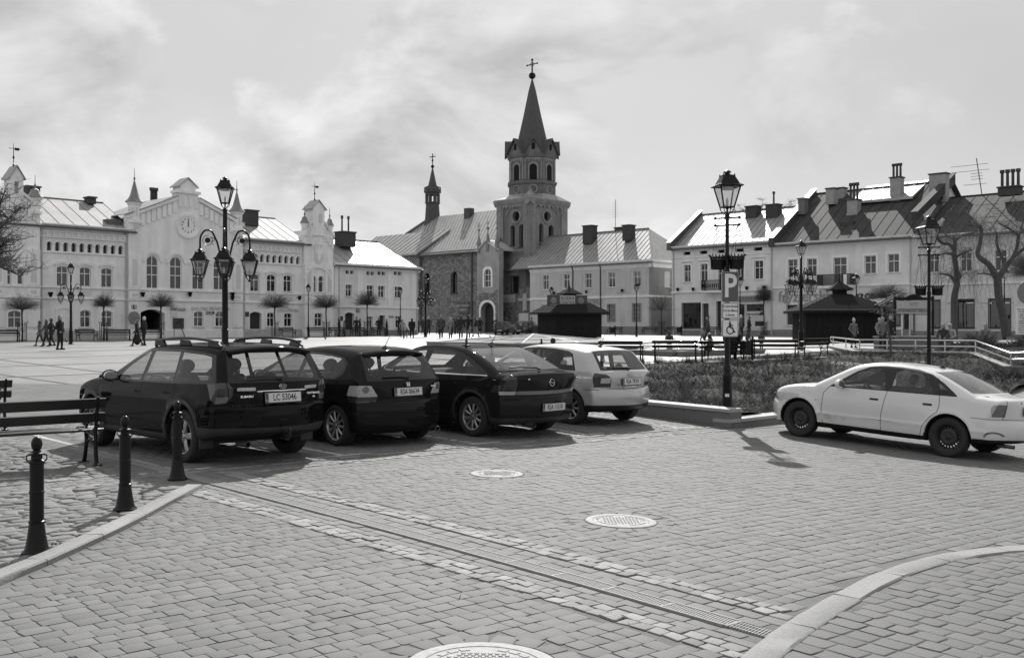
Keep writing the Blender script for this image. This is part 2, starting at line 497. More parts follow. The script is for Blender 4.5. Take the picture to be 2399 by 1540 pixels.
def car_shell(sp,h=.018):
 prof=[(p.x,p.y)for p in crv(sp['prof'],6)]
 sdf=grid_sdf(prof,.005)
 W,WB,TR=sp['W'],sp['WB'],sp['R']
 belt=sp['belt'];tum=sp['tumble'];crown=sp.get('crown',.05);bowr,bowf=sp.get('bowr',.09),sp.get('bowf',.28)
 xs=[b[0]for b in belt];zs=[b[1]for b in belt]
 ra=sp.get('ra',TR+.055);flare=sp.get('flare',.012);k=sp.get('k',.10)
 def fn(X,Y,Z):
  q=np.abs(Y)/W
  up=np.clip((Z-.75)/.35,0,1);up=up*up*(3-2*up)
  Zw=Z+crown*q**2*up
  t=np.clip((X-WB*.5)/(WB*.5+.3),-1.35,1.35)
  low=np.clip(1-np.clip(Z-.62,0,1)/.5,.35,1)
  Xw=X+np.where(t>0,bowf*t**4,-bowr*t**6*1.0)*q**2.6*low
  A=sdf(Xw,Zw)
  zb=np.interp(X,xs,zs)
  yy=np.where(Z>zb,W-.03-(Z-zb)*tum,W-.03*np.clip((Z-.60)/np.maximum(zb-.60,.05),0,1)**1.6)
  yy=yy-np.clip(.48-Z,0,1)**1.5*.30
  yy=yy-sp.get('nar',.05)*np.clip((np.abs(X-WB*.48)-WB*.40)/.9,0,1.2)**1.5
  for cx in(0,WB):
   rr=np.sqrt((X-cx)**2+(Z-TR)**2)
   yy=yy+flare*np.exp(-((rr-ra-.02)/.06)**2)*(Z>.2)
  for z0,dd,sg in sp.get('crease',()):
   yy=yy+dd*np.exp(-((Z-z0)/sg)**2)
  f=smax(A,(np.abs(Y)-yy)*.93,k)
  for cx in(0,WB):
   rr=np.sqrt((X-cx)**2+(Z-TR-.005)**2)
   cyl=np.maximum(rr-ra,(W-.30)-np.abs(Y))
   f=smax(f,-cyl,.012)
  return f
 x0=min(p[0]for p in prof)-.06;x1=max(p[0]for p in prof)+.06
 V,Q=surface_nets(fn,(x0,-W-.06-h*.37,.08),(x1,W+.06,max(p[1]for p in prof)+.06),h,2)
 T=np.concatenate([Q[:,[0,1,2]],Q[:,[0,2,3]]])
 return V,T
def make_car(sp):
 W,WB,TR,TW=sp['W'],sp['WB'],sp['R'],sp.get('TW',.205)
 root=empty(sp['name']);body=sp['paint']
 V,T=car_shell(sp,sp.get('h',.018))
 N=tri_normals(V,T)
 labs=[('body',None,body,None)]
 L=np.zeros(len(T),np.int32)
 def lab(*a):
  if a not in labs:labs.append(a)
  return labs.index(a)
 C=V[T].mean(1)
 for cx in(0,WB):
  rr=np.hypot(C[:,0]-cx,C[:,2]-TR-.005)
  L[(rr<sp.get('ra',TR+.055)+.006)&(np.abs(C[:,1])<W-.02)]=lab('body',None,ARCHIN,None)
 L[(N[:,2]<-.75)&(C[:,2]<.5)]=lab('body',None,ARCHIN,None)
 for rg in sp['regions']:
  name,proj,poly,mat=rg[0],rg[1],rg[2],rg[3]
  par=rg[4]if len(rg)>4 else None
  opt=rg[5]if len(rg)>5 else{}
  sides=(1,-1)if proj=='side' or opt.get('pair')else(0,)
  for sd in sides:
   N=tri_normals(V,T);C=V[T].mean(1)
   if proj=='side':
    mask=(np.abs(N[:,1])>opt.get('n',.38))&(C[:,1]*sd>W*.35)&(N[:,1]*sd>0);px,py=V[:,0],V[:,2]
    if opt.get('nr'):mask&=np.abs(N[:,1])>=-N[:,0]
   elif proj=='rear':
    mask=(N[:,0]<-opt.get('n',.22))&(C[:,0]<1.0);px,py=np.abs(V[:,1]),V[:,2]
    if opt.get('nr'):mask&=np.abs(N[:,1])<-N[:,0]
    if sd:mask&=C[:,1]*sd>0
   elif proj=='front':
    mask=(N[:,0]>opt.get('n',.22))&(C[:,0]>WB*.5);px,py=np.abs(V[:,1]),V[:,2]
    if sd:mask&=C[:,1]*sd>0
   elif proj=='top':
    mask=(N[:,2]>.3)&(C[:,2]>.6);px,py=V[:,0],np.abs(V[:,1])
   if opt.get('keep'):mask&=L==0
   mask&=np.array([labs[i][2]is not ARCHIN for i in range(len(labs))])[L]
   if opt.get('line'):f=line_dist(px,py,poly)-opt['line']
   else:f=poly_sdf(px,py,poly)
   V,T,L,ins=split_field(V,T,L,f,mask)
   if name=='same':
    for i in np.unique(L[ins]):
     p=labs[i];j=lab(p[0],p[1],mat,p[3]);L[ins&(L==i)]=j
   else:
    L[ins]=lab(name,sd if(proj=='side' or opt.get('pair'))else None,mat,par)
 parts={}
 for i,(nm,sd,mat,par)in enumerate(labs):parts.setdefault((nm,sd,par),[]).append(i)
 objs={}
 for(nm,sd,par),ids in sorted(parts.items(),key=lambda kv:(kv[0][2]is not None,kv[0][0],str(kv[0][1]))):
  m=np.isin(L,ids)
  if not m.any():continue
  mats=[];mi=np.zeros(m.sum(),np.int32);Lm=L[m]
  for i in ids:
   mt=labs[i][2]
   if mt not in mats:mats.append(mt)
   mi[Lm==i]=mats.index(mt)
  p=root if par is None else objs.get((par,sd),root)
  o=np_mesh(nm,V,T[m],mats,p,mi,ang=50)
  if nm!='body':weld(o)
  objs[(nm,sd)]=o
 isg=np.array([l[2]in(GLASS_CAR,GLASS_DARK)for l in labs])[L]
 N=tri_normals(V,T);VN=np.zeros_like(V)
 for j in range(3):np.add.at(VN,T[:,j],N)
 VN/=np.maximum(np.linalg.norm(VN,axis=1,keepdims=True),1e-9)
 C=V[T].mean(1)
 lin=~isg&(C[:,2]>.45)&~np.array([l[2]is ARCHIN for l in labs])[L]
 np_mesh('interior_lining',V-VN*.022,T[lin][:,::-1],INTER,root,ang=60)
 mb=MB()
 def seat(x,y,w):
  mb.cbox(x-.08,y-w/2,.28,x+.46,y+w/2,.52,.05)
  b=Matrix.Translation((x-.02,y,.45))@Matrix.Rotation(R(-18),4,'Y')
  mb.at(b);mb.cbox(-.07,-w/2,0,.07,w/2,.60,.05)
  mb.box(-.02,-.07,.58,.0,-.055,.70);mb.box(-.02,.055,.58,.0,.07,.70)
  mb.sphere((0,0,.74),.12,10,8,(.5,1.08,.82));mb.at(Matrix.Identity(4))
 sx=sp.get('seatx',WB*.40)
 seat(sx,.36,.48);seat(sx,-.36,.48)
 for y in(.36,-.36):pass
 rx=sp.get('rseatx',WB*.08)
 mb.cbox(rx-.08,-.62,.30,rx+.42,.62,.54,.05)
 b=Matrix.Translation((rx-.02,0,.48))@Matrix.Rotation(R(-20),4,'Y')
 mb.at(b);mb.cbox(-.07,-.62,0,.07,.62,.50,.05)
 for y in(-.38,.38):mb.sphere((0,y,.56),.10,10,6,(.5,1.2,.8))
 mb.at(Matrix.Identity(4))
 mb.cbox(WB*.66,-.66,.55,WB*.84,.66,sp.get('dash',.93),.05)
 mb.cbox(WB*.62,.16,.8,WB*.72,.56,sp.get('dash',.93)+.03,.04)
 c=Vector((WB*.60,.36,.84));ring=[]
 ax1=Vector((0,1,0));ax2=Vector((.42,0,.9)).normalized()
 for i in range(17):
  a=2*math.pi*i/16;ring.append(c+ax1*math.cos(a)*.185+ax2*math.sin(a)*.185)
 mb.tube(ring,.016,6);mb.tube([c-ax1*.17,c+ax1*.17],.014,5);mb.tube([c,c+Vector((.3,0,-.12))],.03,6)
 mb.cbox(-.5,-.62,.25,WB*.7,.62,.3,.02)
 sh=sp.get('shelf')
 if sh:mb.cbox(sh[0],-.60,sh[2]-.02,sh[1],.60,sh[2],.008)
 mb.build('seats',INTER,root)
 rr=sp['rim']
 t0=r0=None
 for cx in(0,WB):
  for sd in(1,-1):
   wh=empty('wheel');wh.parent=root
   wh.location=(cx,sd*(W-.035),TR);wh.rotation_euler=(0,R(random.uniform(0,60)),R(180)if sd>0 else 0)
   if t0 is None:
    t0=tyre_mb(TR,rr,TW).build('tyre',RUBBER,wh,ang=30);r0=sp['rimfn']().build('rim',sp.get('rimmats',[ALLOY,BLACKTRIM]),wh,ang=30)
    dm=MB();dm.lathe([(.001,.10),(rr*.8,.10),(rr*.9,.16)],24,ax='y',cap=False)
    if not sp.get('steel'):dm.lathe([(.05,.075),(rr*.62,.075),(rr*.62,.10)],24,ax='y',cap=False)
    d0=dm.build('brake',ARCHIN,wh)if not sp.get('steel')else None
   else:
    for q in(t0,r0,d0):
     if q is None:continue
     c2=q.copy();COL.objects.link(c2);c2.parent=wh
 mx,mz,my=sp['mirror']
 for sd in(1,-1):
  mb=MB()
  Vm,Qm=surface_nets(lambda X,Y,Z:smax(smax(np.sqrt((X/.085)**2+(Y/.115)**2+(Z/.08)**2)-1,-X*9-.25,.2)*.08,0*X-1,.001),(-.13,-.15,-.12),(.13,.15,.12),.012,1)
  Tm=np.concatenate([Qm[:,[0,1,2]],Qm[:,[0,2,3]]])
  Nm=tri_normals(Vm,Tm);gl=Nm[:,0]<-.9
  o=np_mesh('door_mirror',Vm+np.array([mx,sd*(my+.10),mz]),Tm,[sp.get('mirpaint',body),CHROME],root,gl.astype(np.int32),40)
  ms=MB();ms.bar((mx+.02,sd*(my-.04),mz-.06),(mx+.01,sd*(my+.06),mz-.05),.05,.03);ms.build('mirror_arm',BLACKTRIM,o)
 for e in sp.get('extras',()):e(root,sp)
 for(hx,hz,hw,hmat)in sp.get('handles',()):
  for sd in(1,-1):
   par=None
   for nm in('front_door','rear_door','door'):
    oo=objs.get((nm,sd))
    if oo:
     xx=[v.co.x for v in oo.data.vertices]
     if min(xx)<hx<max(xx):par=oo
   mb=MB();yw=W-.03+sp.get('hoff',.012)
   mb.cbox(hx-hw/2,sd*yw-.018,hz-.018,hx+hw/2,sd*yw+.018,hz+.018,.006)
   mb.build('handle',hmat,par or root)
 for ch in root.children:
  if not ch.name.startswith('wheel')or 'arch' in ch.name:ch.scale.z=sp.get('zs',1)
 return root,objs
def set_car(root,rl,head,sp):
 """rl: ground point of the rear-left wheel centre; head: heading angle of +x; sits on the local ground"""
 fx=Vector((math.cos(head),math.sin(head),0));ly=Vector((-fx.y,fx.x,0))
 hw=sp['W']-.13
 o=Vector(rl)-ly*hw
 def z(p):return zg(p.x,p.y)
 a=o+ly*hw;b=o-ly*hw;c=a+fx*sp['WB'];d=b+fx*sp['WB']
 za,zb,zc,zd=z(a),z(b),z(c),z(d)
 fx.z=((zc+zd)-(za+zb))/2/sp['WB'];ly.z=((za+zc)-(zb+zd))/2/(2*hw)
 fx.normalize();ly=(ly-fx*fx.dot(ly)).normalized();up=fx.cross(ly)
 o.z=(za+zb)/2+sp.get('lift',0)
 root.matrix_world=frame_mat(o,fx,ly,up)
def rear_mat(x,y,z,tilt):
 """plate frame on the tail: local x to the viewer's right, y up, z outwards (towards -x of the car)"""
 t=R(tilt);zax=Vector((-math.cos(t),0,math.sin(t)));xax=Vector((0,-1,0));yax=zax.cross(xax)
 return frame_mat((x,y,z),xax,yax,zax)
def wiper(pts,r=.011):
 def f(root,sp):
  mb=MB();mb.tube(pts,r,6);mb.lathe([(.001,0),(.025,0),(.022,.03)],10,c=pts[0]);mb.build('rear_wiper',BLACKTRIM,root)
 return f
def antenna(x,y,z,L,lean,base=True):
 def f(root,sp):
  mb=MB()
  mb.loft([[(x-.06,y-.02,z),(x+.06,y-.012,z),(x+.06,y+.012,z),(x-.06,y+.02,z)],[(x-.035,y-.008,z+.05),(x+.0,y-.006,z+.04),(x+.0,y+.006,z+.04),(x-.035,y+.008,z+.05)]])
  mb.tube([(x-.02,y,z+.03),(x-.02-L*math.sin(R(lean)),y,z+.03+L*math.cos(R(lean)))],[.006,.003],5)
  mb.build('roof_antenna',BLACKTRIM,root)
 return f
def exhausts(lst):
 def f(root,sp):
  for x,y,z,r in lst:
   mb=MB();mb.lathe([(r*.82,.25),(r*.82,.0),(r,-.004),(r,.25)],14,ax='x',c=(x,y,z),cap=False);mb.build('exhaust_pipe',M('exhaust',.12,.4,.8),root)
 return f
def shape(name,mat,fn):
 def f(root,sp):
  mb=MB();fn(mb);mb.build(name,mat,root)
 return f
def plate_on(txt,x,z,tilt,y=0.0,**k):
 def f(root,sp):licence_plate(root,txt,rear_mat(x,y,z,tilt),**k)
 return f
def emblem(kind,x,y,z,tilt,s=.05,mat=None):
 def f(root,sp):
  mb=MB();m=rear_mat(x,y,z,tilt);mb.at(m)
  def ring(cx,cy,rx,ry,t=.004):mb.tube([(cx+rx*math.cos(2*math.pi*i/20),cy+ry*math.sin(2*math.pi*i/20),.004)for i in range(21)],t,5)
  if kind=='stars':
   ring(0,0,s,s*.58,s*.05)
   for px,py,r in((-.45,.08,.30),(.1,.2,.14),(.42,.25,.14),(.0,-.2,.14),(.32,-.16,.14),(.58,-.05,.12)):
    pts=[]
    for i in range(8):
     a=math.pi*i/4;q=r if i%2==0 else r*.3
     pts.append((px*s+q*s*math.cos(a),py*s+q*s*math.sin(a)))
    mb.slab(pts,(),.003,lambda a,b,c:(a,b,.004-c))
  elif kind=='h':
   mb.tube([(s*a,s*b,.003)for a,b in((-.75,.8),(.75,.8),(.85,.6),(.65,-.75),(.5,-.85),(-.5,-.85),(-.65,-.75),(-.85,.6),(-.75,.8))],s*.09,5)
   mb.bar((-s*.5,s*.75,.004),(-s*.3,-s*.75,.004),s*.28,s*.1,(0,0,1));mb.bar((s*.5,s*.75,.004),(s*.3,-s*.75,.004),s*.28,s*.1,(0,0,1));mb.bar((-s*.38,-s*.05,.004),(s*.38,-s*.05,.004),s*.26,s*.1,(0,0,1))
  elif kind=='bolt':
   ring(0,0,s,s,s*.09)
   mb.slab([(-1.35*s,.12*s),(.05*s,.22*s),(-.1*s,.0),(1.35*s,-.12*s),(-.05*s,-.22*s),(.1*s,0)],(),.006,lambda a,b,c:(a,b,.007-c))
  elif kind=='rings':
   for i in range(4):ring((i-1.5)*s*1.35,0,s,s,s*.11)
  mb.build('emblem',mat or CHROME,root)
 return f
def badge(txt,x,y,z,tilt,size,mat=None,sx=1.0,bold=.001):
 def f(root,sp):
  mb=MB();add_text(mb,txt,size,rear_mat(x,y,z,tilt),.002,sx=sx,bold=bold);mb.build('badge',mat or CHROME,root)
 return f
ROW=R(135.5)
def rect(x0,z0,x1,z1):return[(x0,z0),(x1,z0),(x1,z1),(x0,z1)]
P1=paint('paint_black_estate',.007)
def rails(root,sp):
 for sd in(1,-1):
  mb=MB()
  pts=crv([(-.52,sd*.60,1.425),(-.44,sd*.605,1.475),(-.1,sd*.62,1.515),(.4,sd*.625,1.53),(1.0,sd*.60,1.505),(1.16,sd*.59,1.475),(1.25,sd*.58,1.42)],5)
  rings=[]
  for i,p in enumerate(pts):rings.append([p+Vector((0,y,z))for y,z in((-.018,-.016),(.018,-.016),(.022,.004),(.012,.018),(-.012,.018),(-.022,.004))])
  mb.loft(rings)
  for x0,x1 in((-.50,-.22),(.22,.52),(.92,1.22)):
   mb.loft([[(x0,sd*.60-.02,1.42),(x1,sd*.60-.02,1.43),(x1,sd*.60+.02,1.43),(x0,sd*.60+.02,1.42)],[(x0+.04,sd*.615-.014,1.50),(x1-.04,sd*.615-.014,1.51),(x1-.04,sd*.615+.014,1.51),(x0+.04,sd*.615+.014,1.50)]])
  mb.build('roof_rail',BLACKTRIM,root)
def spoiler(x,z,w,drop=.05,dep=.16):
 def f(root,sp):
  mb=MB();rings=[]
  for t in(-1,-.92,-.6,-.2,.2,.6,.92,1):
   y=t*w;zz=z-.05*t*t;xx=x+.07*abs(t)**3
   e=.6 if abs(t)==1 else 1
   rings.append([(xx+dep,y,zz+.018*e),(xx+dep*.5,y,zz+.022*e),(xx+.02,y,zz+.006),(xx,y,zz-.012*e),(xx+.015,y,zz-drop*e),(xx+dep*.9,y,zz-drop*.6*e)])
  mb.loft(rings);mb.build('roof_spoiler',sp['paint'],root)
 return f
SP1=dict(name='parked_car',W=.885,WB=2.67,R=.335,TW=.225,rim=.222,paint=P1,tumble=.38,crown=.05,bowr=.11,bowf=.30,flare=.022,ra=.39,k=.09,belt=[(-1.2,1.0),(0,.985),(2,.965),(3.6,.93)],prof=[(-.62,.30),(-.93,.355),(-1.03,.42),(-1.06,.56),(-1.055,.685),(-1.055,.685),(-1.03,.715),(-.985,.725),(-.985,.725),(-.985,.80),(-.965,.93),(-.93,1.02),(-.93,1.02),(-.83,1.18),(-.70,1.37),(-.66,1.42),(-.66,1.42),(-.55,1.447),(-.2,1.468),(.4,1.475),(.9,1.462),(1.25,1.42),(1.5,1.34),(1.9,1.17),(2.25,1.02),(2.25,1.02),(2.5,1.0),(2.9,.955),(3.3,.88),(3.5,.81),(3.62,.70),(3.67,.54),(3.66,.38),(3.56,.26),(3.3,.235),(3.3,.235),(2.2,.235),(1.5,.23),(.5,.235),(-.62,.30),(-.62,.30)],seatx=1.08,rseatx=.15,dash=.96,zs=1.035,mirror=(1.86,1.02,.86),rimfn=lambda:rim_alloy(5,.222,.075),shelf=(-.75,-.2,.92),handles=[(1.22,.83,.19,P1),(.38,.845,.19,P1)],hoff=.0,regions=[('front_door','side',[(1.98,.955),(2.02,.31),(1.13,.30),(1.11,.97)],P1),('rear_door','side',[(1.11,.97),(1.13,.30),(.50,.30),(.42,.52),(.27,.66),(.21,.78),(.205,.985)],P1),('bumper','side',[(-1.3,.705),(-.36,.70),(-.42,.55),(-.44,.2),(-1.3,.2)],P1),('bumper','rear',rect(-1,.2,1,.70),P1,None,{'n':.05}),('sill_trim','side',[(2.3,.2),(2.3,.33),(.40,.33),(.40,.2)],PLASTIC),('same','rear',rect(-1,.2,1,.46),PLASTIC,None,{'n':.05}),('same','side',[(-1.3,.2),(-1.3,.46),(-.5,.43),(-.5,.2)],PLASTIC),('front_arch_trim','side',arc(2.67,.34,.445,-8,188,24)+arc(2.67,.34,.30,188,-8,24),PLASTIC),('wheel_arch_trim','side',arc(0,.34,.445,-8,188,24)+arc(0,.34,.30,188,-8,24),PLASTIC),('same','side',[(2.05,.955),(1.52,1.31),(1.30,1.375),(.9,1.395),(.3,1.39),(-.3,1.36),(-.56,1.33),(-.74,1.01),(0,.985)],BLACKTRIM),('window','side',[(1.90,.972),(1.47,1.285),(1.28,1.35),(1.10,1.362),(1.16,.976)],GLASS_CAR,'front_door'),('window','side',[(1.09,.978),(1.04,1.368),(.30,1.363),(.25,.992)],GLASS_CAR,'rear_door'),('quarter_window','side',[(.20,.995),(.25,1.36),(-.28,1.333),(-.48,1.305),(-.64,1.015)],GLASS_CAR),('tailgate','rear',[(-1,.705),(.64,.705),(.70,.99),(.63,1.34),(.60,1.42),(-1,1.42)],P1,None,{'n':.1}),('same','rear',[(-1,1.0),(.68,1.0),(.60,1.40),(-1,1.40)],BLACKTRIM),('rear_window','rear',[(-1,1.035),(.56,1.035),(.60,1.07),(.53,1.345),(.50,1.365),(-1,1.375)],GLASS_CAR),('windscreen','front',[(-1,1.02),(.72,1.0),(.60,1.36),(.55,1.39),(-1,1.415)],GLASS_CAR,None,{'n':.2}),('tail_light','rear',[(.68,1.005),(.625,.93),(.63,.84),(.68,.755),(1,.72),(1,1.01)],LENSR,None,{'pair':1,'n':.05,'nr':1}),('tail_light','side',[(-.55,1.0),(-.60,.92),(-.66,.80),(-.80,.725),(-1.3,.72),(-1.3,1.01)],LENSR,None,{'n':.1,'nr':1}),('same','rear',[(.655,.835),(.69,.765),(1,.73),(1,.835)],LENSM,None,{'n':.05,'nr':1}),('same','side',[(-.73,.835),(-.84,.745),(-1.3,.735),(-1.3,.835)],LENSM,None,{'n':.1,'nr':1}),('reverse_light','rear',rect(.36,.905,.585,.945),LENSW,None,{'pair':1}),('headlight','front',[(.42,.70),(.55,.62),(1,.66),(1,.78),(.6,.78)],HEADL,None,{'pair':1}),('same','side',[(1.11,1.0),(1.13,.30)],SEAM,None,{'line':.006}),('same','side',[(2.0,.955),(2.03,.31)],SEAM,None,{'line':.006}),('same','side',[(.205,.985),(.21,.78),(.27,.66),(.42,.52),(.50,.31)],SEAM,None,{'line':.006}),('same','side',[(2.3,.945),(0,.982),(-.74,1.0)],M('belt_strip',.05,.25,.6),None,{'line':.009}),('same','side',[(-1.3,.705),(-.36,.70)],SEAM,None,{'line':.005}),('same','rear',[(.64,.705),(.70,.99),(.66,1.2),(.60,1.42)],SEAM,None,{'line':.005}),('same','rear',[(-1,.705),(.64,.705)],SEAM,None,{'line':.006}),('same','side',[(1.96,.56),(.5,.585)],SEAM,None,{'line':.005}),],extras=[rails,spoiler(-.79,1.425,.60,.05,.2),plate_on('LC 53046',-1.0,.815,5),shape('chrome_strip',CHROME,lambda mb:mb.tube([(-.965-.02*(1-abs(t)),.36*t,.895)for t in(-1,-.9,-.5,0,.5,.9,1)],[.006,.011,.012,.012,.012,.011,.006],6)),emblem('stars',-.985,0,.95,12,.05),badge('SUBARU',-.968,.50,.84,8,.036,sx=1.35),badge('OUTBACK',-.966,-.475,.85,8,.032,sx=1.3),badge('H6',-.968,-.48,.805,8,.028),wiper([(-.945,-.02,1.035),(-.945,.1,1.06),(-.93,.34,1.07),(-.92,.46,1.075)]),exhausts([(-1.0,.5,.27,.035)]),shape('tow_bar',BLACKTRIM,lambda mb:(mb.box(-1.10,-.03,.30,-.6,.03,.36),mb.tube([(-1.06,0,.33),(-1.13,0,.33),(-1.15,0,.36),(-1.15,0,.41)],.016,8),mb.sphere((-1.15,0,.43),.026,10,8))),shape('mud_flap',PLASTIC,lambda mb:mb.box(-.42,.65,.20,-.40,.84,.42)),shape('mud_flap',PLASTIC,lambda mb:mb.box(-.42,-.84,.20,-.40,-.65,.42))])
c1,o1=make_car(SP1)
tag(c1,'black estate car with roof rails and a tow bar, first in the parked row','car','cars parked in the row')
set_car(c1,G(443,1081),ROW,SP1)
P2=paint('paint_black_hatch',.012)
SP2=dict(name='parked_car',W=.848,WB=2.57,R=.305,TW=.205,rim=.215,paint=P2,tumble=.36,crown=.05,bowr=.13,bowf=.30,flare=.006,ra=.345,k=.13,belt=[(-1.2,1.0),(0,.965),(2,.92),(3.6,.86)],prof=[(-.45,.20),(-.66,.21),(-.735,.30),(-.76,.45),(-.755,.60),(-.72,.655),(-.69,.67),(-.69,.67),(-.685,.75),(-.665,.88),(-.635,.965),(-.635,.965),(-.50,1.15),(-.36,1.33),(-.31,1.385),(-.31,1.385),(-.1,1.42),(.3,1.448),(.7,1.45),(1.1,1.425),(1.45,1.35),(1.9,1.17),(2.35,.985),(2.35,.985),(2.7,.92),(3.05,.83),(3.28,.70),(3.38,.55),(3.38,.38),(3.30,.22),(3.1,.18),(3.1,.18),(1.5,.18),(.5,.18),(-.45,.20),(-.45,.20)],seatx=1.0,rseatx=.12,dash=.95,mirror=(1.85,.98,.83),rimfn=lambda:rim_alloy(10,.215,.034),shelf=(-.5,.0,.90),handles=[(1.02,.80,.17,P2)],hoff=.002,regions=[('door','side',[(2.0,.93),(2.05,.28),(.86,.27),(.86,.95)],P2),('bumper','side',[(-1.2,.655),(-.34,.655),(-.35,.2),(-1.2,.1)],P2),('bumper','rear',rect(-1,.1,1,.66),P2,None,{'n':.05}),('same','side',[(2.1,.94),(1.55,1.275),(1.3,1.34),(.9,1.365),(.3,1.34),(-.05,1.30),(-.18,1.22),(-.15,1.06),(-.0,.985)],BLACKTRIM),('window','side',[(1.98,.955),(1.53,1.245),(1.28,1.315),(.92,1.335),(1.02,.96)],GLASS_CAR,'door'),('quarter_window','side',[(.94,.965),(.84,1.335),(.3,1.318),(-.03,1.28),(-.145,1.20),(-.12,1.075),(.02,1.0),(.4,.98)],GLASS_CAR),('tailgate','rear',[(-1,.67),(.58,.67),(.66,.95),(.60,1.30),(.55,1.41),(-1,1.42)],P2,None,{'n':.1}),('same','rear',[(-1,.965),(.665,.965),(.585,1.385),(-1,1.39)],BLACKTRIM),('rear_window','rear',[(-1,1.0),(.54,1.0),(.585,1.04),(.52,1.315),(-1,1.33)],GLASS_CAR),('windscreen','front',[(-1,1.01),(.70,.99),(.56,1.33),(-1,1.385)],GLASS_CAR),('tail_light','rear',[(.60,.90),(.50,.74),(.53,.66),(1,.66),(1,.92)],LENSR,None,{'pair':1,'n':.05,'nr':1}),('tail_light','side',[(-.34,.90),(-.30,.75),(-.36,.66),(-1.2,.66),(-1.2,.92)],LENSR,None,{'n':.1,'nr':1}),('same','rear',[(.60,.90),(.50,.745),(1,.735),(1,.915)],LENSW,None,{'n':.05,'nr':1}),('same','side',[(-.34,.90),(-.30,.755),(-1.2,.735),(-1.2,.915)],LENSW,None,{'n':.1,'nr':1}),('same','rear',arc(.68,.845,.05,0,360,14)[:-1],LENSM,None,{'n':.05}),('headlight','front',[(.45,.70),(.6,.60),(1,.64),(1,.80),(.6,.76)],HEADL,None,{'pair':1}),('same','side',[(.86,.95),(.86,.27)],SEAM,None,{'line':.005}),('same','side',[(2.0,.93),(2.05,.28)],SEAM,None,{'line':.005}),('same','rear',[(.50,.745),(.58,.67)],SEAM,None,{'line':.005}),('same','rear',[(.60,.90),(.66,.95),(.60,1.30),(.56,1.41)],SEAM,None,{'line':.005}),('same','rear',[(-1,.665),(.62,.665)],SEAM,None,{'line':.006}),('same','side',arc(-.02,.80,.085,0,360,20),SEAM,None,{'line':.004}),],extras=[spoiler(-.43,1.395,.56,.06,.2),plate_on('RSA 06634',-.70,.80,4),emblem('h',-.69,0,.905,14,.036),badge('TYPE R',-.675,-.50,.86,10,.03),wiper([(-.63,-.05,.99),(-.62,.05,1.015),(-.61,.3,1.02),(-.6,.40,1.02)]),exhausts([(-.74,-.46,.22,.036),(-.74,-.55,.22,.036)]),antenna(-.12,0,1.415,.22,35)])
c2,o2=make_car(SP2)
tag(c2,'black three-door hatchback with clear tail lights parked beside the tall estate','car','cars parked in the row')
set_car(c2,G(796,1042),ROW,SP2)
P3_=paint('paint_black_lift',.016)
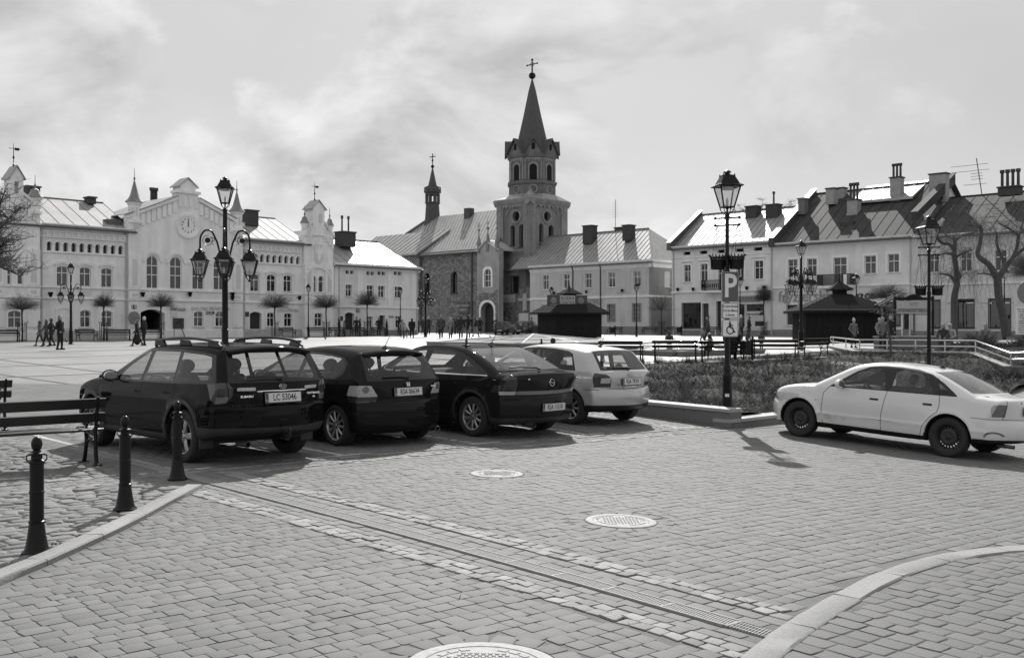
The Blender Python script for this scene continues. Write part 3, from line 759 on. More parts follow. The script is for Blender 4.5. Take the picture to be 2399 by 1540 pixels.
SP3=dict(name='parked_car',W=.90,WB=2.70,R=.325,TW=.215,rim=.215,paint=P3_,tumble=.40,crown=.05,bowr=.12,bowf=.30,flare=.014,ra=.375,k=.09,belt=[(-1.2,1.0),(0,.985),(2,.945),(3.6,.88)],prof=[(-.60,.22),(-.86,.24),(-.95,.32),(-.985,.46),(-.98,.60),(-.96,.665),(-.96,.665),(-.93,.69),(-.93,.69),(-.935,.80),(-.925,.93),(-.91,1.02),(-.91,1.02),(-.87,1.038),(-.70,1.048),(-.55,1.06),(-.55,1.06),(-.2,1.215),(.15,1.35),(.42,1.42),(.7,1.448),(1.1,1.458),(1.45,1.435),(1.75,1.36),(2.1,1.205),(2.5,1.0),(2.5,1.0),(2.8,.955),(3.2,.88),(3.45,.78),(3.57,.66),(3.62,.52),(3.61,.36),(3.52,.22),(3.3,.19),(3.3,.19),(1.5,.19),(.5,.19),(-.60,.22),(-.60,.22)],seatx=1.12,rseatx=.2,dash=.96,mirror=(2.0,1.0,.88),rimfn=lambda:rim_alloy(10,.215,.042),shelf=(-.5,.1,1.0),handles=[(1.32,.82,.18,P3_),(.42,.83,.18,P3_)],hoff=.006,regions=[('front_door','side',[(2.12,.94),(2.16,.28),(1.24,.27),(1.25,.97)],P3_),('rear_door','side',[(1.25,.97),(1.24,.27),(.52,.27),(.45,.50),(.33,.66),(.25,.80),(.24,.985)],P3_),('bumper','side',[(-1.2,.69),(-.36,.67),(-.38,.2),(-1.2,.1)],P3_),('bumper','rear',rect(-1,.1,1,.685),P3_,None,{'n':.05}),('same','rear',rect(-1,.1,1,.34),PLASTIC,None,{'n':.05}),('wheel_arch_trim','side',arc(0,.33,.43,-8,188,24)+arc(0,.33,.28,188,-8,24),M('arch_trim',.025,.45)),('front_arch_trim','side',arc(2.70,.33,.43,-8,188,24)+arc(2.70,.33,.28,188,-8,24),M('arch_trim',.025,.45)),('same','side',[(2.25,.965),(1.78,1.27),(1.5,1.355),(1.1,1.385),(.7,1.375),(.4,1.33),(.15,1.25),(-.2,1.09),(-.36,1.0)],BLACKTRIM),('window','side',[(2.12,.985),(1.74,1.25),(1.48,1.33),(1.25,1.348),(1.33,.985)],GLASS_CAR,'front_door'),('window','side',[(1.22,.985),(1.12,1.35),(.75,1.35),(.46,1.31),(.34,.995)],GLASS_CAR,'rear_door'),('quarter_window','side',[(.24,1.0),(.36,1.275),(.16,1.19),(-.2,1.01)],GLASS_DARK),('chrome_trim','side',[(2.3,.966),(0,.985),(-.32,.99)],CHROME,None,{'line':.011}),('boot_lid','rear',[(-1,.69),(.64,.69),(.68,1.03),(-1,1.05)],P3_,None,{'n':.1}),('rear_window','rear',[(-1,1.075),(.70,1.07),(.60,1.36),(.56,1.39),(-1,1.405)],GLASS_CAR,None,{'n':.15}),('windscreen','front',[(-1,1.02),(.72,1.0),(.60,1.34),(-1,1.395)],GLASS_CAR),('tail_light','rear',[(.68,1.0),(.645,.90),(.64,.70),(1,.70),(1,1.0)],LENSR,None,{'pair':1,'n':.05,'nr':1}),('tail_light','side',[(-.70,1.0),(-.62,.95),(-.58,.85),(-.60,.70),(-1.2,.70),(-1.2,1.0)],LENSR,None,{'n':.1,'nr':1}),('same','rear',rect(.643,.705,1,.76),LENSW,None,{'n':.05,'nr':1}),('same','side',[(-.60,.705),(-.59,.76),(-1.2,.76),(-1.2,.705)],LENSW,None,{'n':.1,'nr':1}),('boot_trim','rear',rect(-1,.705,.635,.762),M('grey_trim',.22,.3,.3),None,{'n':.1}),('headlight','front',[(.45,.74),(.55,.62),(1,.66),(1,.80),(.6,.80)],HEADL,None,{'pair':1}),('same','side',[(1.25,.97),(1.24,.27)],SEAM,None,{'line':.005}),('same','side',[(.30,1.31),(.24,.985),(.25,.80),(.33,.66),(.45,.50),(.52,.27)],SEAM,None,{'line':.005}),('same','side',[(2.12,.94),(2.16,.28)],SEAM,None,{'line':.005}),('same','rear',[(-1,.688),(.64,.688),(.645,.90),(.69,1.02)],SEAM,None,{'line':.005}),('same','side',[(.24,.60),(2.1,.56)],SEAM,None,{'line':.005}),],extras=[plate_on('RSA 11510',-.99,.50,-2,dim=.6),emblem('bolt',-.938,0,.885,4,.055),wiper([(-.60,-.06,1.07),(-.57,-.04,1.10),(-.50,.3,1.12),(-.48,.5,1.115)],.013),exhausts([(-.96,.42,.235,.036)]),antenna(.52,-.05,1.44,.32,35),shape('taxi_antenna',BLACKTRIM,lambda mb:(mb.lathe([(.001,0),(.065,0),(.075,.02),(.03,.04),(.022,.05),(.022,.10),(.012,.14),(.006,.2),(.003,.55)],12,c=(.62,.42,1.415)),mb.lathe([(.066,.006),(.080,.012),(.074,.022)],14,c=(.62,.42,1.418),cap=False))),badge('2.2',-.93,.52,.955,4,.03),shape('filler_badge',CHROME,lambda mb:(mb.box(-.42,.882,.83,-.34,.888,.838),mb.box(-.42,.882,.855,-.34,.888,.863)))])
c3,o3=make_car(SP3)
tag(c3,'black liftback car with thick roof antenna between the hatchback and the silver car','car','cars parked in the row')
set_car(c3,G(1114,1020.5),ROW,SP3)
P4=paint('paint_silver',.50,.35)
SP4=dict(name='parked_car',W=.868,WB=2.51,R=.31,TW=.195,rim=.20,paint=P4,tumble=.36,crown=.05,bowr=.13,bowf=.30,flare=.008,ra=.35,k=.12,belt=[(-1.2,.985),(0,.965),(2,.925),(3.6,.86)],prof=[(-.50,.25),(-.70,.28),(-.78,.36),(-.815,.50),(-.80,.61),(-.755,.665),(-.72,.68),(-.72,.68),(-.715,.80),(-.69,.92),(-.65,.985),(-.62,1.0),(-.62,1.0),(-.46,1.16),(-.27,1.335),(-.20,1.36),(-.20,1.36),(.1,1.395),(.5,1.42),(.9,1.422),(1.25,1.39),(1.6,1.29),(1.9,1.15),(2.25,.985),(2.25,.985),(2.55,.935),(2.9,.86),(3.15,.74),(3.30,.58),(3.32,.40),(3.25,.24),(3.05,.2),(3.05,.2),(1.5,.2),(.5,.2),(-.50,.25),(-.50,.25)],seatx=.98,rseatx=.1,dash=.95,mirror=(1.78,.98,.85),rimfn=lambda:rim_alloy(8,.20,.04),shelf=(-.5,.05,.93),handles=[(1.15,.80,.16,BLACKTRIM),(.40,.81,.16,BLACKTRIM)],hoff=.006,regions=[('front_door','side',[(1.92,.93),(1.95,.28),(1.07,.27),(1.08,.95)],P4),('rear_door','side',[(1.08,.95),(1.07,.27),(.50,.27),(.43,.48),(.36,.62),(.33,.78),(.33,.955)],P4),('bumper','side',[(-1.2,.675),(-.30,.655),(-.36,.3),(-1.2,.1)],P4),('bumper','rear',rect(-1,.1,1,.68),P4,None,{'n':.05}),('same','rear',rect(-1,.1,1,.385),BLACKTRIM,None,{'n':.02}),('same','side',[(-1.2,.1),(-1.2,.385),(-.32,.365),(-.3,.1)],BLACKTRIM,None,{'n':.1}),('same','side',[(2.05,.94),(1.56,1.265),(1.3,1.335),(.95,1.357),(.5,1.345),(.18,1.315),(.06,1.27),(-.10,.975)],BLACKTRIM),('window','side',[(1.9,.96),(1.53,1.24),(1.28,1.31),(1.07,1.325),(1.13,.965)],GLASS_CAR,'front_door'),('window','side',[(1.02,.97),(.96,1.325),(.42,1.315),(.43,.982)],GLASS_CAR,'rear_door'),('quarter_window','side',[(.34,.988),(.32,1.305),(.18,1.29),(.08,1.25),(-.03,1.0)],GLASS_DARK),('tailgate','rear',[(-1,.68),(.56,.68),(.66,.98),(.60,1.35),(-1,1.37)],P4,None,{'n':.1}),('same','rear',[(-1,1.0),(.66,1.0),(.565,1.345),(-1,1.355)],BLACKTRIM),('rear_window','rear',[(-1,1.03),(.54,1.03),(.575,1.06),(.505,1.325),(-1,1.335)],GLASS_CAR),('windscreen','front',[(-1,1.01),(.70,.99),(.58,1.30),(-1,1.36)],GLASS_CAR),('tail_light','rear',[(1,.705),(.485,.705),(.485,.83),(.52,.895),(.60,.94),(1,.965)],LENSR,None,{'pair':1,'n':.05,'nr':1}),('tail_light','side',[(-1.2,.705),(-.52,.705),(-.50,.80),(-.50,.955),(-1.2,.965)],LENSR,None,{'n':.1,'nr':1}),('same','rear',rect(.50,.775,.70,.87),LENSW,None,{'n':.05,'keep':0}),('headlight','front',[(.45,.74),(.5,.60),(1,.62),(1,.80),(.6,.78)],HEADL,None,{'pair':1}),('same','side',[(1.08,.95),(1.07,.27)],SEAM,None,{'line':.005}),('same','side',[(.33,.955),(.33,.78),(.36,.62),(.43,.48),(.50,.27)],SEAM,None,{'line':.005}),('same','side',[(1.92,.93),(1.95,.28)],SEAM,None,{'line':.005}),('same','rear',[(-1,.682),(.56,.682)],SEAM,None,{'line':.0055}),('same','rear',[(.485,.68),(.485,.70)],SEAM,None,{'line':.005}),('same','side',[(-1.2,.675),(-.30,.655)],SEAM,None,{'line':.005}),],extras=[plate_on('RSA 79XV',-.735,.80,6),emblem('rings',-.70,0,.925,14,.03,M('ring_chrome',.5,.2,1)),badge('A3',-.725,.36,.745,4,.045,M('badge_dark',.1,.4)),wiper([(-.62,-.06,1.02),(-.60,.0,1.045),(-.58,.2,1.045),(-.57,.34,1.045)],.014),antenna(.05,0,1.385,.34,28),shape('plate_recess_edge',P4,lambda mb:mb.tube([(-.722,y,z)for y,z in((-.33,.72),(-.345,.87),(-.30,.885),(.30,.885),(.345,.87),(.33,.72))],.006,5)),shape('parcel',PAPERC,lambda mb:(mb.box(-.35,.25,.93,-.25,.36,1.04),mb.box(-.3,.02,.93,-.18,.12,.96)))])
c4,o4=make_car(SP4)
tag(c4,'silver hatchback with black lower bumper parked by the granite planter wall','car','cars parked in the row')
set_car(c4,G(1342,992.5),ROW,SP4)
P5=M('paint_white',.74,.3,noise=(1.6,.05),coat=.8)
P5D=M('paint_white_dirty',.62,.45,noise=(9,.35),coat=.3)
SP5=dict(name='parked_car',W=.867,WB=2.617,R=.315,TW=.195,rim=.212,paint=P5,tumble=.40,crown=.05,bowr=.13,bowf=.34,flare=.012,ra=.365,k=.12,h=.017,belt=[(-1.2,.975),(0,.96),(2,.93),(3.6,.86)],prof=[(-.68,.27),(-.88,.30),(-.945,.40),(-.965,.52),(-.95,.62),(-.925,.655),(-.925,.655),(-.925,.78),(-.915,.90),(-.895,.965),(-.895,.965),(-.85,.985),(-.6,1.005),(-.42,1.02),(-.42,1.02),(-.1,1.165),(.22,1.30),(.42,1.355),(.42,1.355),(.7,1.39),(1.05,1.413),(1.4,1.405),(1.7,1.34),(2.0,1.195),(2.36,1.0),(2.36,1.0),(2.38,.975),(2.6,.955),(2.95,.905),(3.25,.83),(3.40,.755),(3.465,.67),(3.475,.60),(3.51,.575),(3.525,.48),(3.51,.36),(3.46,.25),(3.2,.205),(3.2,.205),(1.5,.21),(.5,.21),(-.68,.27),(-.68,.27)],seatx=1.05,rseatx=.18,dash=.95,mirror=(1.80,1.0,.86),rimfn=lambda:rim_steel(.212),rimmats=[STEELW],steel=1,shelf=(-.5,.1,1.0),handles=[(1.24,.795,.155,BLACKTRIM),(.34,.80,.155,BLACKTRIM)],hoff=.006,crease=[(.46,.006,.03)],regions=[('front_door','side',[(2.06,.935),(2.16,.82),(2.18,.55),(2.15,.27),(1.10,.27),(1.10,.55),(1.06,.80),(1.02,.955)],P5),('rear_door','side',[(1.02,.955),(1.06,.80),(1.10,.55),(1.10,.27),(.44,.27),(.40,.45),(.29,.60),(.17,.70),(.15,.80),(.155,.965)],P5),('bumper','side',[(-1.2,.655),(-.34,.665),(-.36,.3),(-1.2,.1)],P5),('bumper','rear',rect(-1,.1,1,.655),P5,None,{'n':.05}),('front_bumper','side',[(3.6,.61),(2.96,.61),(3.0,.2),(3.6,.1)],P5),('front_bumper','front',rect(-1,.1,1,.61),P5,None,{'n':.05}),('same','side',[(2.3,.1),(2.3,.305),(.33,.295),(.33,.1)],BLACKTRIM),('same','side',[(-1.2,.1),(-1.2,.345),(-.34,.33),(-.34,.1)],BLACKTRIM,None,{'n':.1}),('same','rear',rect(-1,.1,1,.345),BLACKTRIM,None,{'n':.02}),('same','side',[(2.08,.935),(1.9,1.05),(1.62,1.235),(1.42,1.32),(1.15,1.357),(.9,1.362),(.6,1.34),(.35,1.275),(.12,1.15),(-.05,1.03),(-.13,.962)],BLACKTRIM),('window','side',[(1.93,.955),(1.60,1.215),(1.40,1.295),(1.16,1.33),(1.06,.962)],GLASS_CAR,'front_door'),('window','side',[(.98,.965),(.94,1.338),(.62,1.315),(.42,1.265),(.26,.98)],GLASS_CAR,'rear_door'),('quarter_window','side',[(.16,.985),(.245,1.18),(.1,1.085),(-.03,.982)],GLASS_CAR),('boot_lid','rear',[(-1,.66),(.60,.66),(.62,.97),(-1,.99)],P5,None,{'n':.1}),('rear_window','rear',[(-1,1.035),(.70,1.025),(.595,1.315),(-1,1.352)],GLASS_CAR,None,{'n':.15}),('windscreen','front',[(-1,1.02),(.71,1.0),(.60,1.30),(-1,1.36)],GLASS_CAR),('tail_light','rear',[(.60,.895),(.57,.70),(1,.70),(1,.90)],LENSM,None,{'pair':1,'n':.05,'nr':1}),('tail_light','side',[(-.66,.885),(-.635,.84),(-.64,.72),(-.68,.70),(-1.2,.70),(-1.2,.90)],LENSM,None,{'n':.1,'nr':1}),('same','side',[(-.655,.88),(-.64,.84),(-.645,.725),(-.68,.707),(-.715,.71),(-.705,.80),(-.72,.885)],LENSW,None,{'n':.1,'nr':1}),('headlight','front',[(.40,.735),(.42,.64),(1,.62),(1,.76)],HEADL,None,{'pair':1,'n':.05}),('headlight','side',[(3.6,.62),(3.22,.615),(3.20,.67),(3.24,.735),(3.33,.775),(3.6,.80)],HEADL,None,{'n':.1}),('same','side',[(1.02,.955),(1.06,.80),(1.10,.55),(1.10,.27)],SEAM,None,{'line':.005}),('same','side',[(.25,1.24),(.155,.965),(.15,.80),(.17,.70),(.29,.60),(.40,.45),(.44,.27)],SEAM,None,{'line':.005}),('same','side',[(2.06,.935),(2.16,.82),(2.18,.55),(2.15,.27)],SEAM,None,{'line':.005}),('same','side',[(2.30,.475),(.46,.455)],SEAM,None,{'line':.004}),('same','side',[(-1.2,.655),(-.34,.665)],SEAM,None,{'line':.004}),('same','side',[(3.6,.61),(2.96,.61)],SEAM,None,{'line':.004}),('same','rear',[(-1,.66),(.60,.66),(.62,.97)],SEAM,None,{'line':.005}),('same','side',[(3.22,.61),(3.195,.67),(3.235,.74),(3.33,.785)],SEAM,None,{'line':.006}),('same','side',[(2.30,.45),(2.24,.47),(1.75,.45),(1.65,.42),(1.8,.36),(2.1,.33),(2.25,.35)],P5D),('same','side',arc(-.66,.345,.13,20,150,10)+arc(-.66,.345,.10,150,20,10),M('scuff',.16,.6,noise=(30,.5)),None,{'n':.2}),],extras=[plate_on('RSA AH36',-.935,.80,3),emblem('rings',-.93,0,.925,6,.03,M('ring_chrome',.5,.2,1)),badge('A4',-.928,.40,.93,5,.05,M('badge_dark',.1,.4)),exhausts([(-.88,.46,.25,.03)]),antenna(.5,0,1.365,.06,30),shape('side_repeater',LENSM,lambda mb:[mb.cbox(2.27,s*.845-.02,.655,2.32,s*.845+.02,.695,.008)for s in(1,-1)]),shape('wing_badge',M('badge_dark',.1,.4),lambda mb:[mb.cbox(2.26,s*.852-.012,.565,2.33,s*.852+.012,.595,.006)for s in(1,-1)]),shape('wiper_cowl',BLACKTRIM,lambda mb:mb.loft([[(2.30,y,.985),(2.44,y,.965),(2.44,y,.985),(2.34,y,1.0)]for y in(-.6,0,.6)]))])
c5,o5=make_car(SP5)
tag(c5,'white saloon on black steel wheels parked alone below the shrub bank','car')
set_car(c5,G(2221,1069),R(134.0),SP5)
random.seed(7)
DO=G(480,1115);D1=G(1815,1470)
AX=Vector((D1.x-DO.x,D1.y-DO.y,0)).normalized()
BX=Vector((-AX.y,AX.x,0))
if BX.x<0:BX=-BX
def ab(p):q=Vector((p[0]-DO.x,p[1]-DO.y,0));return q.dot(AX),q.dot(BX)
def wp(a,b,dz=0.0):
 x=DO.x+AX.x*a+BX.x*b;y=DO.y+AX.y*a+BX.y*b
 return Vector((x,y,zg(x,y)+dz))
def pave_mat(name,v,var,rough=.75,spec=.3,grain=.10):
 """stone grey, each block its own tone (colour attribute), fine grain, a few stains"""
 m=bpy.data.materials.new(name);m.use_nodes=True;nt=m.node_tree;b=nt.nodes['Principled BSDF']
 b.inputs['Roughness'].default_value=rough;b.inputs['Specular IOR Level'].default_value=spec
 at=nt.nodes.new('ShaderNodeVertexColor');at.layer_name='tone'
 tc=nt.nodes.new('ShaderNodeTexCoord')
 def nz(sc,det):
  n=nt.nodes.new('ShaderNodeTexNoise');n.inputs['Scale'].default_value=sc;n.inputs['Detail'].default_value=det
  nt.links.new(tc.outputs['Object'],n.inputs['Vector']);return n.outputs['Fac']
 def ma(op,a,b_,c=None):
  n=nt.nodes.new('ShaderNodeMath');n.operation=op
  for i,x in enumerate((a,b_,c)):
   if x is None:continue
   if isinstance(x,(int,float)):n.inputs[i].default_value=x
   else:nt.links.new(x,n.inputs[i])
  return n.outputs[0]
 sp=nt.nodes.new('ShaderNodeSeparateColor');nt.links.new(at.outputs['Color'],sp.inputs[0])
 tone=ma('MULTIPLY_ADD',sp.outputs[0],2*var,1-var)
 g=ma('MULTIPLY_ADD',nz(60,4),grain*2,1-grain);st=ma('MULTIPLY_ADD',nz(.55,5),.36,.82)
 val=ma('MULTIPLY',ma('MULTIPLY',tone,g),ma('MULTIPLY',st,v))
 c=nt.nodes.new('ShaderNodeCombineColor')
 for i in range(3):nt.links.new(val,c.inputs[i])
 nt.links.new(c.outputs[0],b.inputs['Base Color'])
 bp=nt.nodes.new('ShaderNodeBump');bp.inputs['Strength'].default_value=.35;bp.inputs['Distance'].default_value=.006
 nt.links.new(nz(45,5),bp.inputs['Height']);nt.links.new(bp.outputs['Normal'],b.inputs['Normal'])
 return m
PAVE=pave_mat('paving_block',.155,.15)
PAVE_R=pave_mat('paving_pavement',.135,.10)
BRICK=pave_mat('paving_brick',.17,.13)
SETT=pave_mat('granite_sett',.245,.30,grain=.28)
COBB=pave_mat('field_cobble',.19,.16,grain=.18)
KERB=M('granite_kerb',.25,.75,noise=(35,.22),bump=(60,.4,.01))
LINE=pave_mat('white_brick',.46,.16)
def stones(name,rects,mat,bev=.0065,dep=.0045,jit=.0035,hz=.0012,tilt=.004,round_=True,up=0.0):
 """each rect: (a, b, la, lb, angle) in drain coordinates; real blocks with rounded shoulders, one sheet of paving"""
 n=len(rects)
 Rr=np.array([r[:4]for r in rects],float);ang=np.array([r[4]if len(r)>4 else 0 for r in rects])
 rng=np.random.default_rng(len(rects))
 la,lb=Rr[:,2]/2,Rr[:,3]/2
 if round_:
  k=.30
  unit=np.array([(-1+k*.5,-1),(1-k*.5,-1),(1,-1+k*.5),(1,1-k*.5),(1-k*.5,1),(-1+k*.5,1),(-1,1-k*.5),(-1,-1+k*.5)])
 else:unit=np.array([(-1,-1),(1,-1),(1,1),(-1,1)],float)
 m=len(unit)
 rings=[(0.0,-dep),(bev*.35,-dep*.28),(bev,0.0)]
 V=np.zeros((n,3*m,3));ca,sa=np.cos(ang),np.sin(ang)
 jx=rng.normal(0,jit,(n,m,2));h=rng.normal(0,hz,n);tx=rng.normal(0,tilt,n);ty=rng.normal(0,tilt,n)
 ox,oy=DO.x,DO.y
 def zgv(x,y):
  rise=np.where(y<16,0,np.where(y<55,.017*(y-16),.663+.0085*(y-55)))
  fall=np.minimum(.055*1.5*np.log1p(np.exp(np.minimum(30,(x-1)/1.5))),.75)
  t=np.clip((y-24)/18,0,1);return rise-fall*(1-t*t*(3-2*t))
 for r,(ins,dz)in enumerate(rings):
  u=unit[None,:,0]*(la[:,None]-ins)+jx[:,:,0];w_=unit[None,:,1]*(lb[:,None]-ins)+jx[:,:,1]
  a=Rr[:,0:1]+u*ca[:,None]-w_*sa[:,None];b=Rr[:,1:2]+u*sa[:,None]+w_*ca[:,None]
  x=ox+AX.x*a+BX.x*b;y=oy+AX.y*a+BX.y*b
  z=zgv(x,y)+up+dz+(h[:,None]+tx[:,None]*u+ty[:,None]*w_ if dz>-dep else-.004)
  V[:,r*m:(r+1)*m]=np.stack([x,y,z],-1)
 F=[]
 base=np.arange(n)*3*m
 quads=[]
 for r in range(2):
  for i in range(m):
   j=(i+1)%m
   quads.append(np.stack([base+r*m+i,base+r*m+j,base+(r+1)*m+j,base+(r+1)*m+i],1))
 Q=np.concatenate(quads);tops=base[:,None]+2*m+np.arange(m)[None]
 me=bpy.data.meshes.new(name)
 nq,nt_=len(Q),len(tops)
 me.vertices.add(n*3*m);me.vertices.foreach_set('co',V.reshape(-1).astype(np.float32))
 me.loops.add(nq*4+nt_*m);me.loops.foreach_set('vertex_index',np.concatenate([Q.ravel(),tops.ravel()]).astype(np.int32))
 me.polygons.add(nq+nt_)
 me.polygons.foreach_set('loop_start',np.concatenate([np.arange(nq)*4,nq*4+np.arange(nt_)*m]).astype(np.int32))
 me.update(calc_edges=True)
 col=me.color_attributes.new('tone','FLOAT_COLOR','POINT')
 t=np.clip(rng.normal(.5,.24,n),0,1);C=np.ones((n,3*m,4),np.float32);C[:,:,0]=t[:,None];C[:,:,1]=t[:,None];C[:,:,2]=t[:,None]
 col.data.foreach_set('color',C.ravel())
 me.materials.append(mat);me.polygons.foreach_set('use_smooth',[True]*(nq+nt_));me.set_sharp_from_angle(angle=R(50))
 me.update()
 if me.polygons[nq].normal.z<0:me.flip_normals()
 o=bpy.data.objects.new(name,me);COL.objects.link(o)
 return o
def inview(a,b,pad=.5):
 p=wp(a,b);return p.y>3.6 and abs(p.x)<.5*p.y*1.02+pad
def B_(u,v):return ab(G(u,v))[1]
def A_(u,v):return ab(G(u,v))[0]
def zpx(x,y,x0,y0,s):return((x0+x/s)/1.7081,(y0+y/s)/1.7081)
def gz(x,y):return ab(G(*zpx(x,y,800,1750,1.5)))
bG=[gz(600,398)[1],gz(1200,570)[1],gz(2000,785)[1]]
bR=[gz(700,335)[1],gz(1500,535)[1],gz(2300,740)[1]]
bL=[gz(600,500)[1],gz(1300,690)[1],gz(2100,960)[1]]
GB,RB,LB=(sum(q)/3 for q in(bG,bR,bL))
A_STALL=sum(A_(*p)for p in((690,1105),(1100,1057),(1680,1000)))/3
print('drain',bG,bR,bL,'stall',A_STALL,[A_(*p)for p in((690,1105),(1100,1057),(1680,1000))])
KL=[ab(G(*p))for p in((-60,1392),(0,1366),(115,1318),(225,1268),(320,1222),(395,1180),(470,1143))]
KR=[ab(G(*p))for p in((1735,1545),(1835,1468),(1950,1398),(2050,1347),(2150,1313),(2260,1291),(2400,1279),(2560,1276))]
KLc=[tuple(p)for p in crv([(a,b,0)for a,b in KL],5)];KRc=[tuple(p)for p in crv([(a,b,0)for a,b in KR],6)]
def below(curve,a,b):
 """signed side of a curve given left-to-right in the picture: >0 nearer the camera"""
 best,sg=1e9,1
 for p,q in zip(curve,curve[1:]):
  ex,ey=q[0]-p[0],q[1]-p[1];L=ex*ex+ey*ey
  t=max(0,min(1,((a-p[0])*ex+(b-p[1])*ey)/L));dx,dy=a-p[0]-t*ex,b-p[1]-t*ey;d=dx*dx+dy*dy
  if d<best:best=d;sg=1 if ex*dy-ey*dx>0 else-1
 return math.sqrt(best)*sg
sideL=1 if below(KLc,*ab(G(200,1450)))>0 else-1
sideR=1 if below(KRc,*ab(G(2200,1500)))>0 else-1
kw=.16
aNear=9.5
def ground_sheet():
 mb=MB()
 ys=list(np.arange(-14,44,1.0))+list(np.arange(44,140,4.0))+[150,200,400,900]
 xs=[-900,-300,-120,-80,-60,-45]+list(np.arange(-36,36.1,1.0))+[45,60,80,120,300,900]
 ids=[[mb.v((x,y,zg(x,y)-.013))for y in ys]for x in xs]
 for i in range(len(xs)-1):
  for j in range(len(ys)-1):mb.f((ids[i][j],ids[i+1][j],ids[i+1][j+1],ids[i][j+1]))
 m=bpy.data.materials.new('square_paving');m.use_nodes=True;nt=m.node_tree;b=nt.nodes['Principled BSDF']
 tc=nt.nodes.new('ShaderNodeTexCoord');mp=nt.nodes.new('ShaderNodeMapping');mp.inputs['Rotation'].default_value=(0,0,R(45))
 nt.links.new(tc.outputs['Object'],mp.inputs[0])
 br=nt.nodes.new('ShaderNodeTexBrick');br.inputs['Scale'].default_value=1.0;br.inputs['Brick Width'].default_value=.40;br.inputs['Row Height'].default_value=.20
 br.inputs['Mortar Size'].default_value=.010;br.inputs['Color1'].default_value=(.19,.19,.19,1);br.inputs['Color2'].default_value=(.235,.235,.235,1);br.inputs['Mortar'].default_value=(.17,.17,.17,1)
 nt.links.new(mp.outputs[0],br.inputs['Vector'])
 n=nt.nodes.new('ShaderNodeTexNoise');n.inputs['Scale'].default_value=.35;n.inputs['Detail'].default_value=8;nt.links.new(tc.outputs['Object'],n.inputs['Vector'])
 r=nt.nodes.new('ShaderNodeMapRange');r.inputs['From Min'].default_value=.3;r.inputs['From Max'].default_value=.7;r.inputs['To Min'].default_value=.74;r.inputs['To Max'].default_value=1.16;nt.links.new(n.outputs['Fac'],r.inputs['Value'])
 mx=nt.nodes.new('ShaderNodeMix');mx.data_type='RGBA';mx.blend_type='MULTIPLY';mx.inputs[0].default_value=1
 cc=nt.nodes.new('ShaderNodeCombineColor')
 for i in range(3):nt.links.new(r.outputs[0],cc.inputs[i])
 nt.links.new(br.outputs['Color'],mx.inputs[6]);nt.links.new(cc.outputs[0],mx.inputs[7]);nt.links.new(mx.outputs[2],b.inputs['Base Color'])
 b.inputs['Roughness'].default_value=.52
 struct(mb.build('ground',m,ang=0))
ground_sheet()
mb=MB();xs_=np.arange(-15,15.1,.5);ys_=np.arange(3,28.1,.5)
ids=[[mb.v((x,y,zg(x,y)-.0056))for y in ys_]for x in xs_]
for i in range(len(xs_)-1):
 for j in range(len(ys_)-1):
  if abs(xs_[i])<.56*ys_[j]+1.5:mb.f((ids[i][j],ids[i+1][j],ids[i+1][j+1],ids[i][j+1]))
struct(mb.build('jointing_sand',M('jointing_sand',.16,.9,noise=(3,.3),spec=.2),ang=0))
PAVE_END=27.0
def fill(pred,aw,lens,mat,name,a0,a1,b0,b1,along='b',gap=.0015,**kw_):
 """rows across a, blocks along b"""
 rects=[];a=a0;rnd=random.Random(len(name))
 while a<a1:
  b=b0+rnd.uniform(-.2,0)
  while b<b1:
   L=rnd.choice(lens)*rnd.uniform(.94,1.06)
   ca,cb=a+aw/2,b+L/2
   if inview(ca,cb)and pred(ca,cb):rects.append((ca,cb,aw-gap,L-gap))
   b+=L
  a+=aw
 if rects:
  return struct(stones(name,rects,mat,**kw_))
mans=[G(1163.5,1109),G(1454,1219.5),G(1130,1560)];mr=[.315,.325,.40]
manab=[ab(p)for p in mans]
def free(a,b,extra=.02):
 return all((a-m[0])**2+(b-m[1])**2>(r+.12+extra)**2 for m,r in zip(manab,mr))
def road(a,b):
 if a<A_STALL+.12 or wp(a,b).y>PAVE_END:return False
 if not free(a,b):return False
 if sideR*below(KRc,a,b)>-.09:return False
 if b>RB+.13:return True
 return False
def road_left(a,b):
 if b>LB-.12 or not free(a,b):return False
 if a<ab(G(470,1150))[0]-.2:return False
 return sideL*below(KLc,a,b)>.07 and sideR*below(KRc,a,b)<-.09
fill(road,.134,(.115,.14,.165,.14),PAVE,'road_paving',A_STALL-.2,aNear,RB-.2,26)
fill(road_left,.134,(.115,.14,.165,.14),PAVE,'road_paving',-.6,aNear,-12,LB)
for(ma,mb_),r in zip(manab,mr):
 rects=[];nr=int(2*math.pi*(r+.085)/.15)
 for i in range(nr):
  t=2*math.pi*i/nr;rects.append((ma+(r+.085)*math.cos(t),mb_+(r+.085)*math.sin(t),.145,.135,t))
 rects=[q for q in rects if not(q[1]<LB+.1 and q[1]>LB-.3 and False)]
 struct(stones('road_paving',rects,PAVE))
GW=.075
def strip(b0,b1,rows,L,mat,name,a0=-3.5,a1=aNear,**k):
 rects=[];wdt=(b1-b0)/rows;rnd=random.Random(5)
 for i in range(rows):
  a=a0+rnd.uniform(0,L)
  while a<a1:
   l=L*rnd.uniform(.85,1.15);c=(a+l/2,b0+wdt*(i+.5))
   if inview(*c)and sideR*below(KRc,*c)<-.06 and free(*c,extra=-.08):rects.append((c[0],c[1],l-.006,wdt-.006,rnd.uniform(-.05,.05)if mat is SETT else 0))
   a+=l
 if rects:struct(stones(name,rects,mat,**k))
strip(GB+GW+.025,RB-.125,2,.20,BRICK,'drain_border')
strip(LB+.125,GB-GW-.025,2,.20,BRICK,'drain_border')
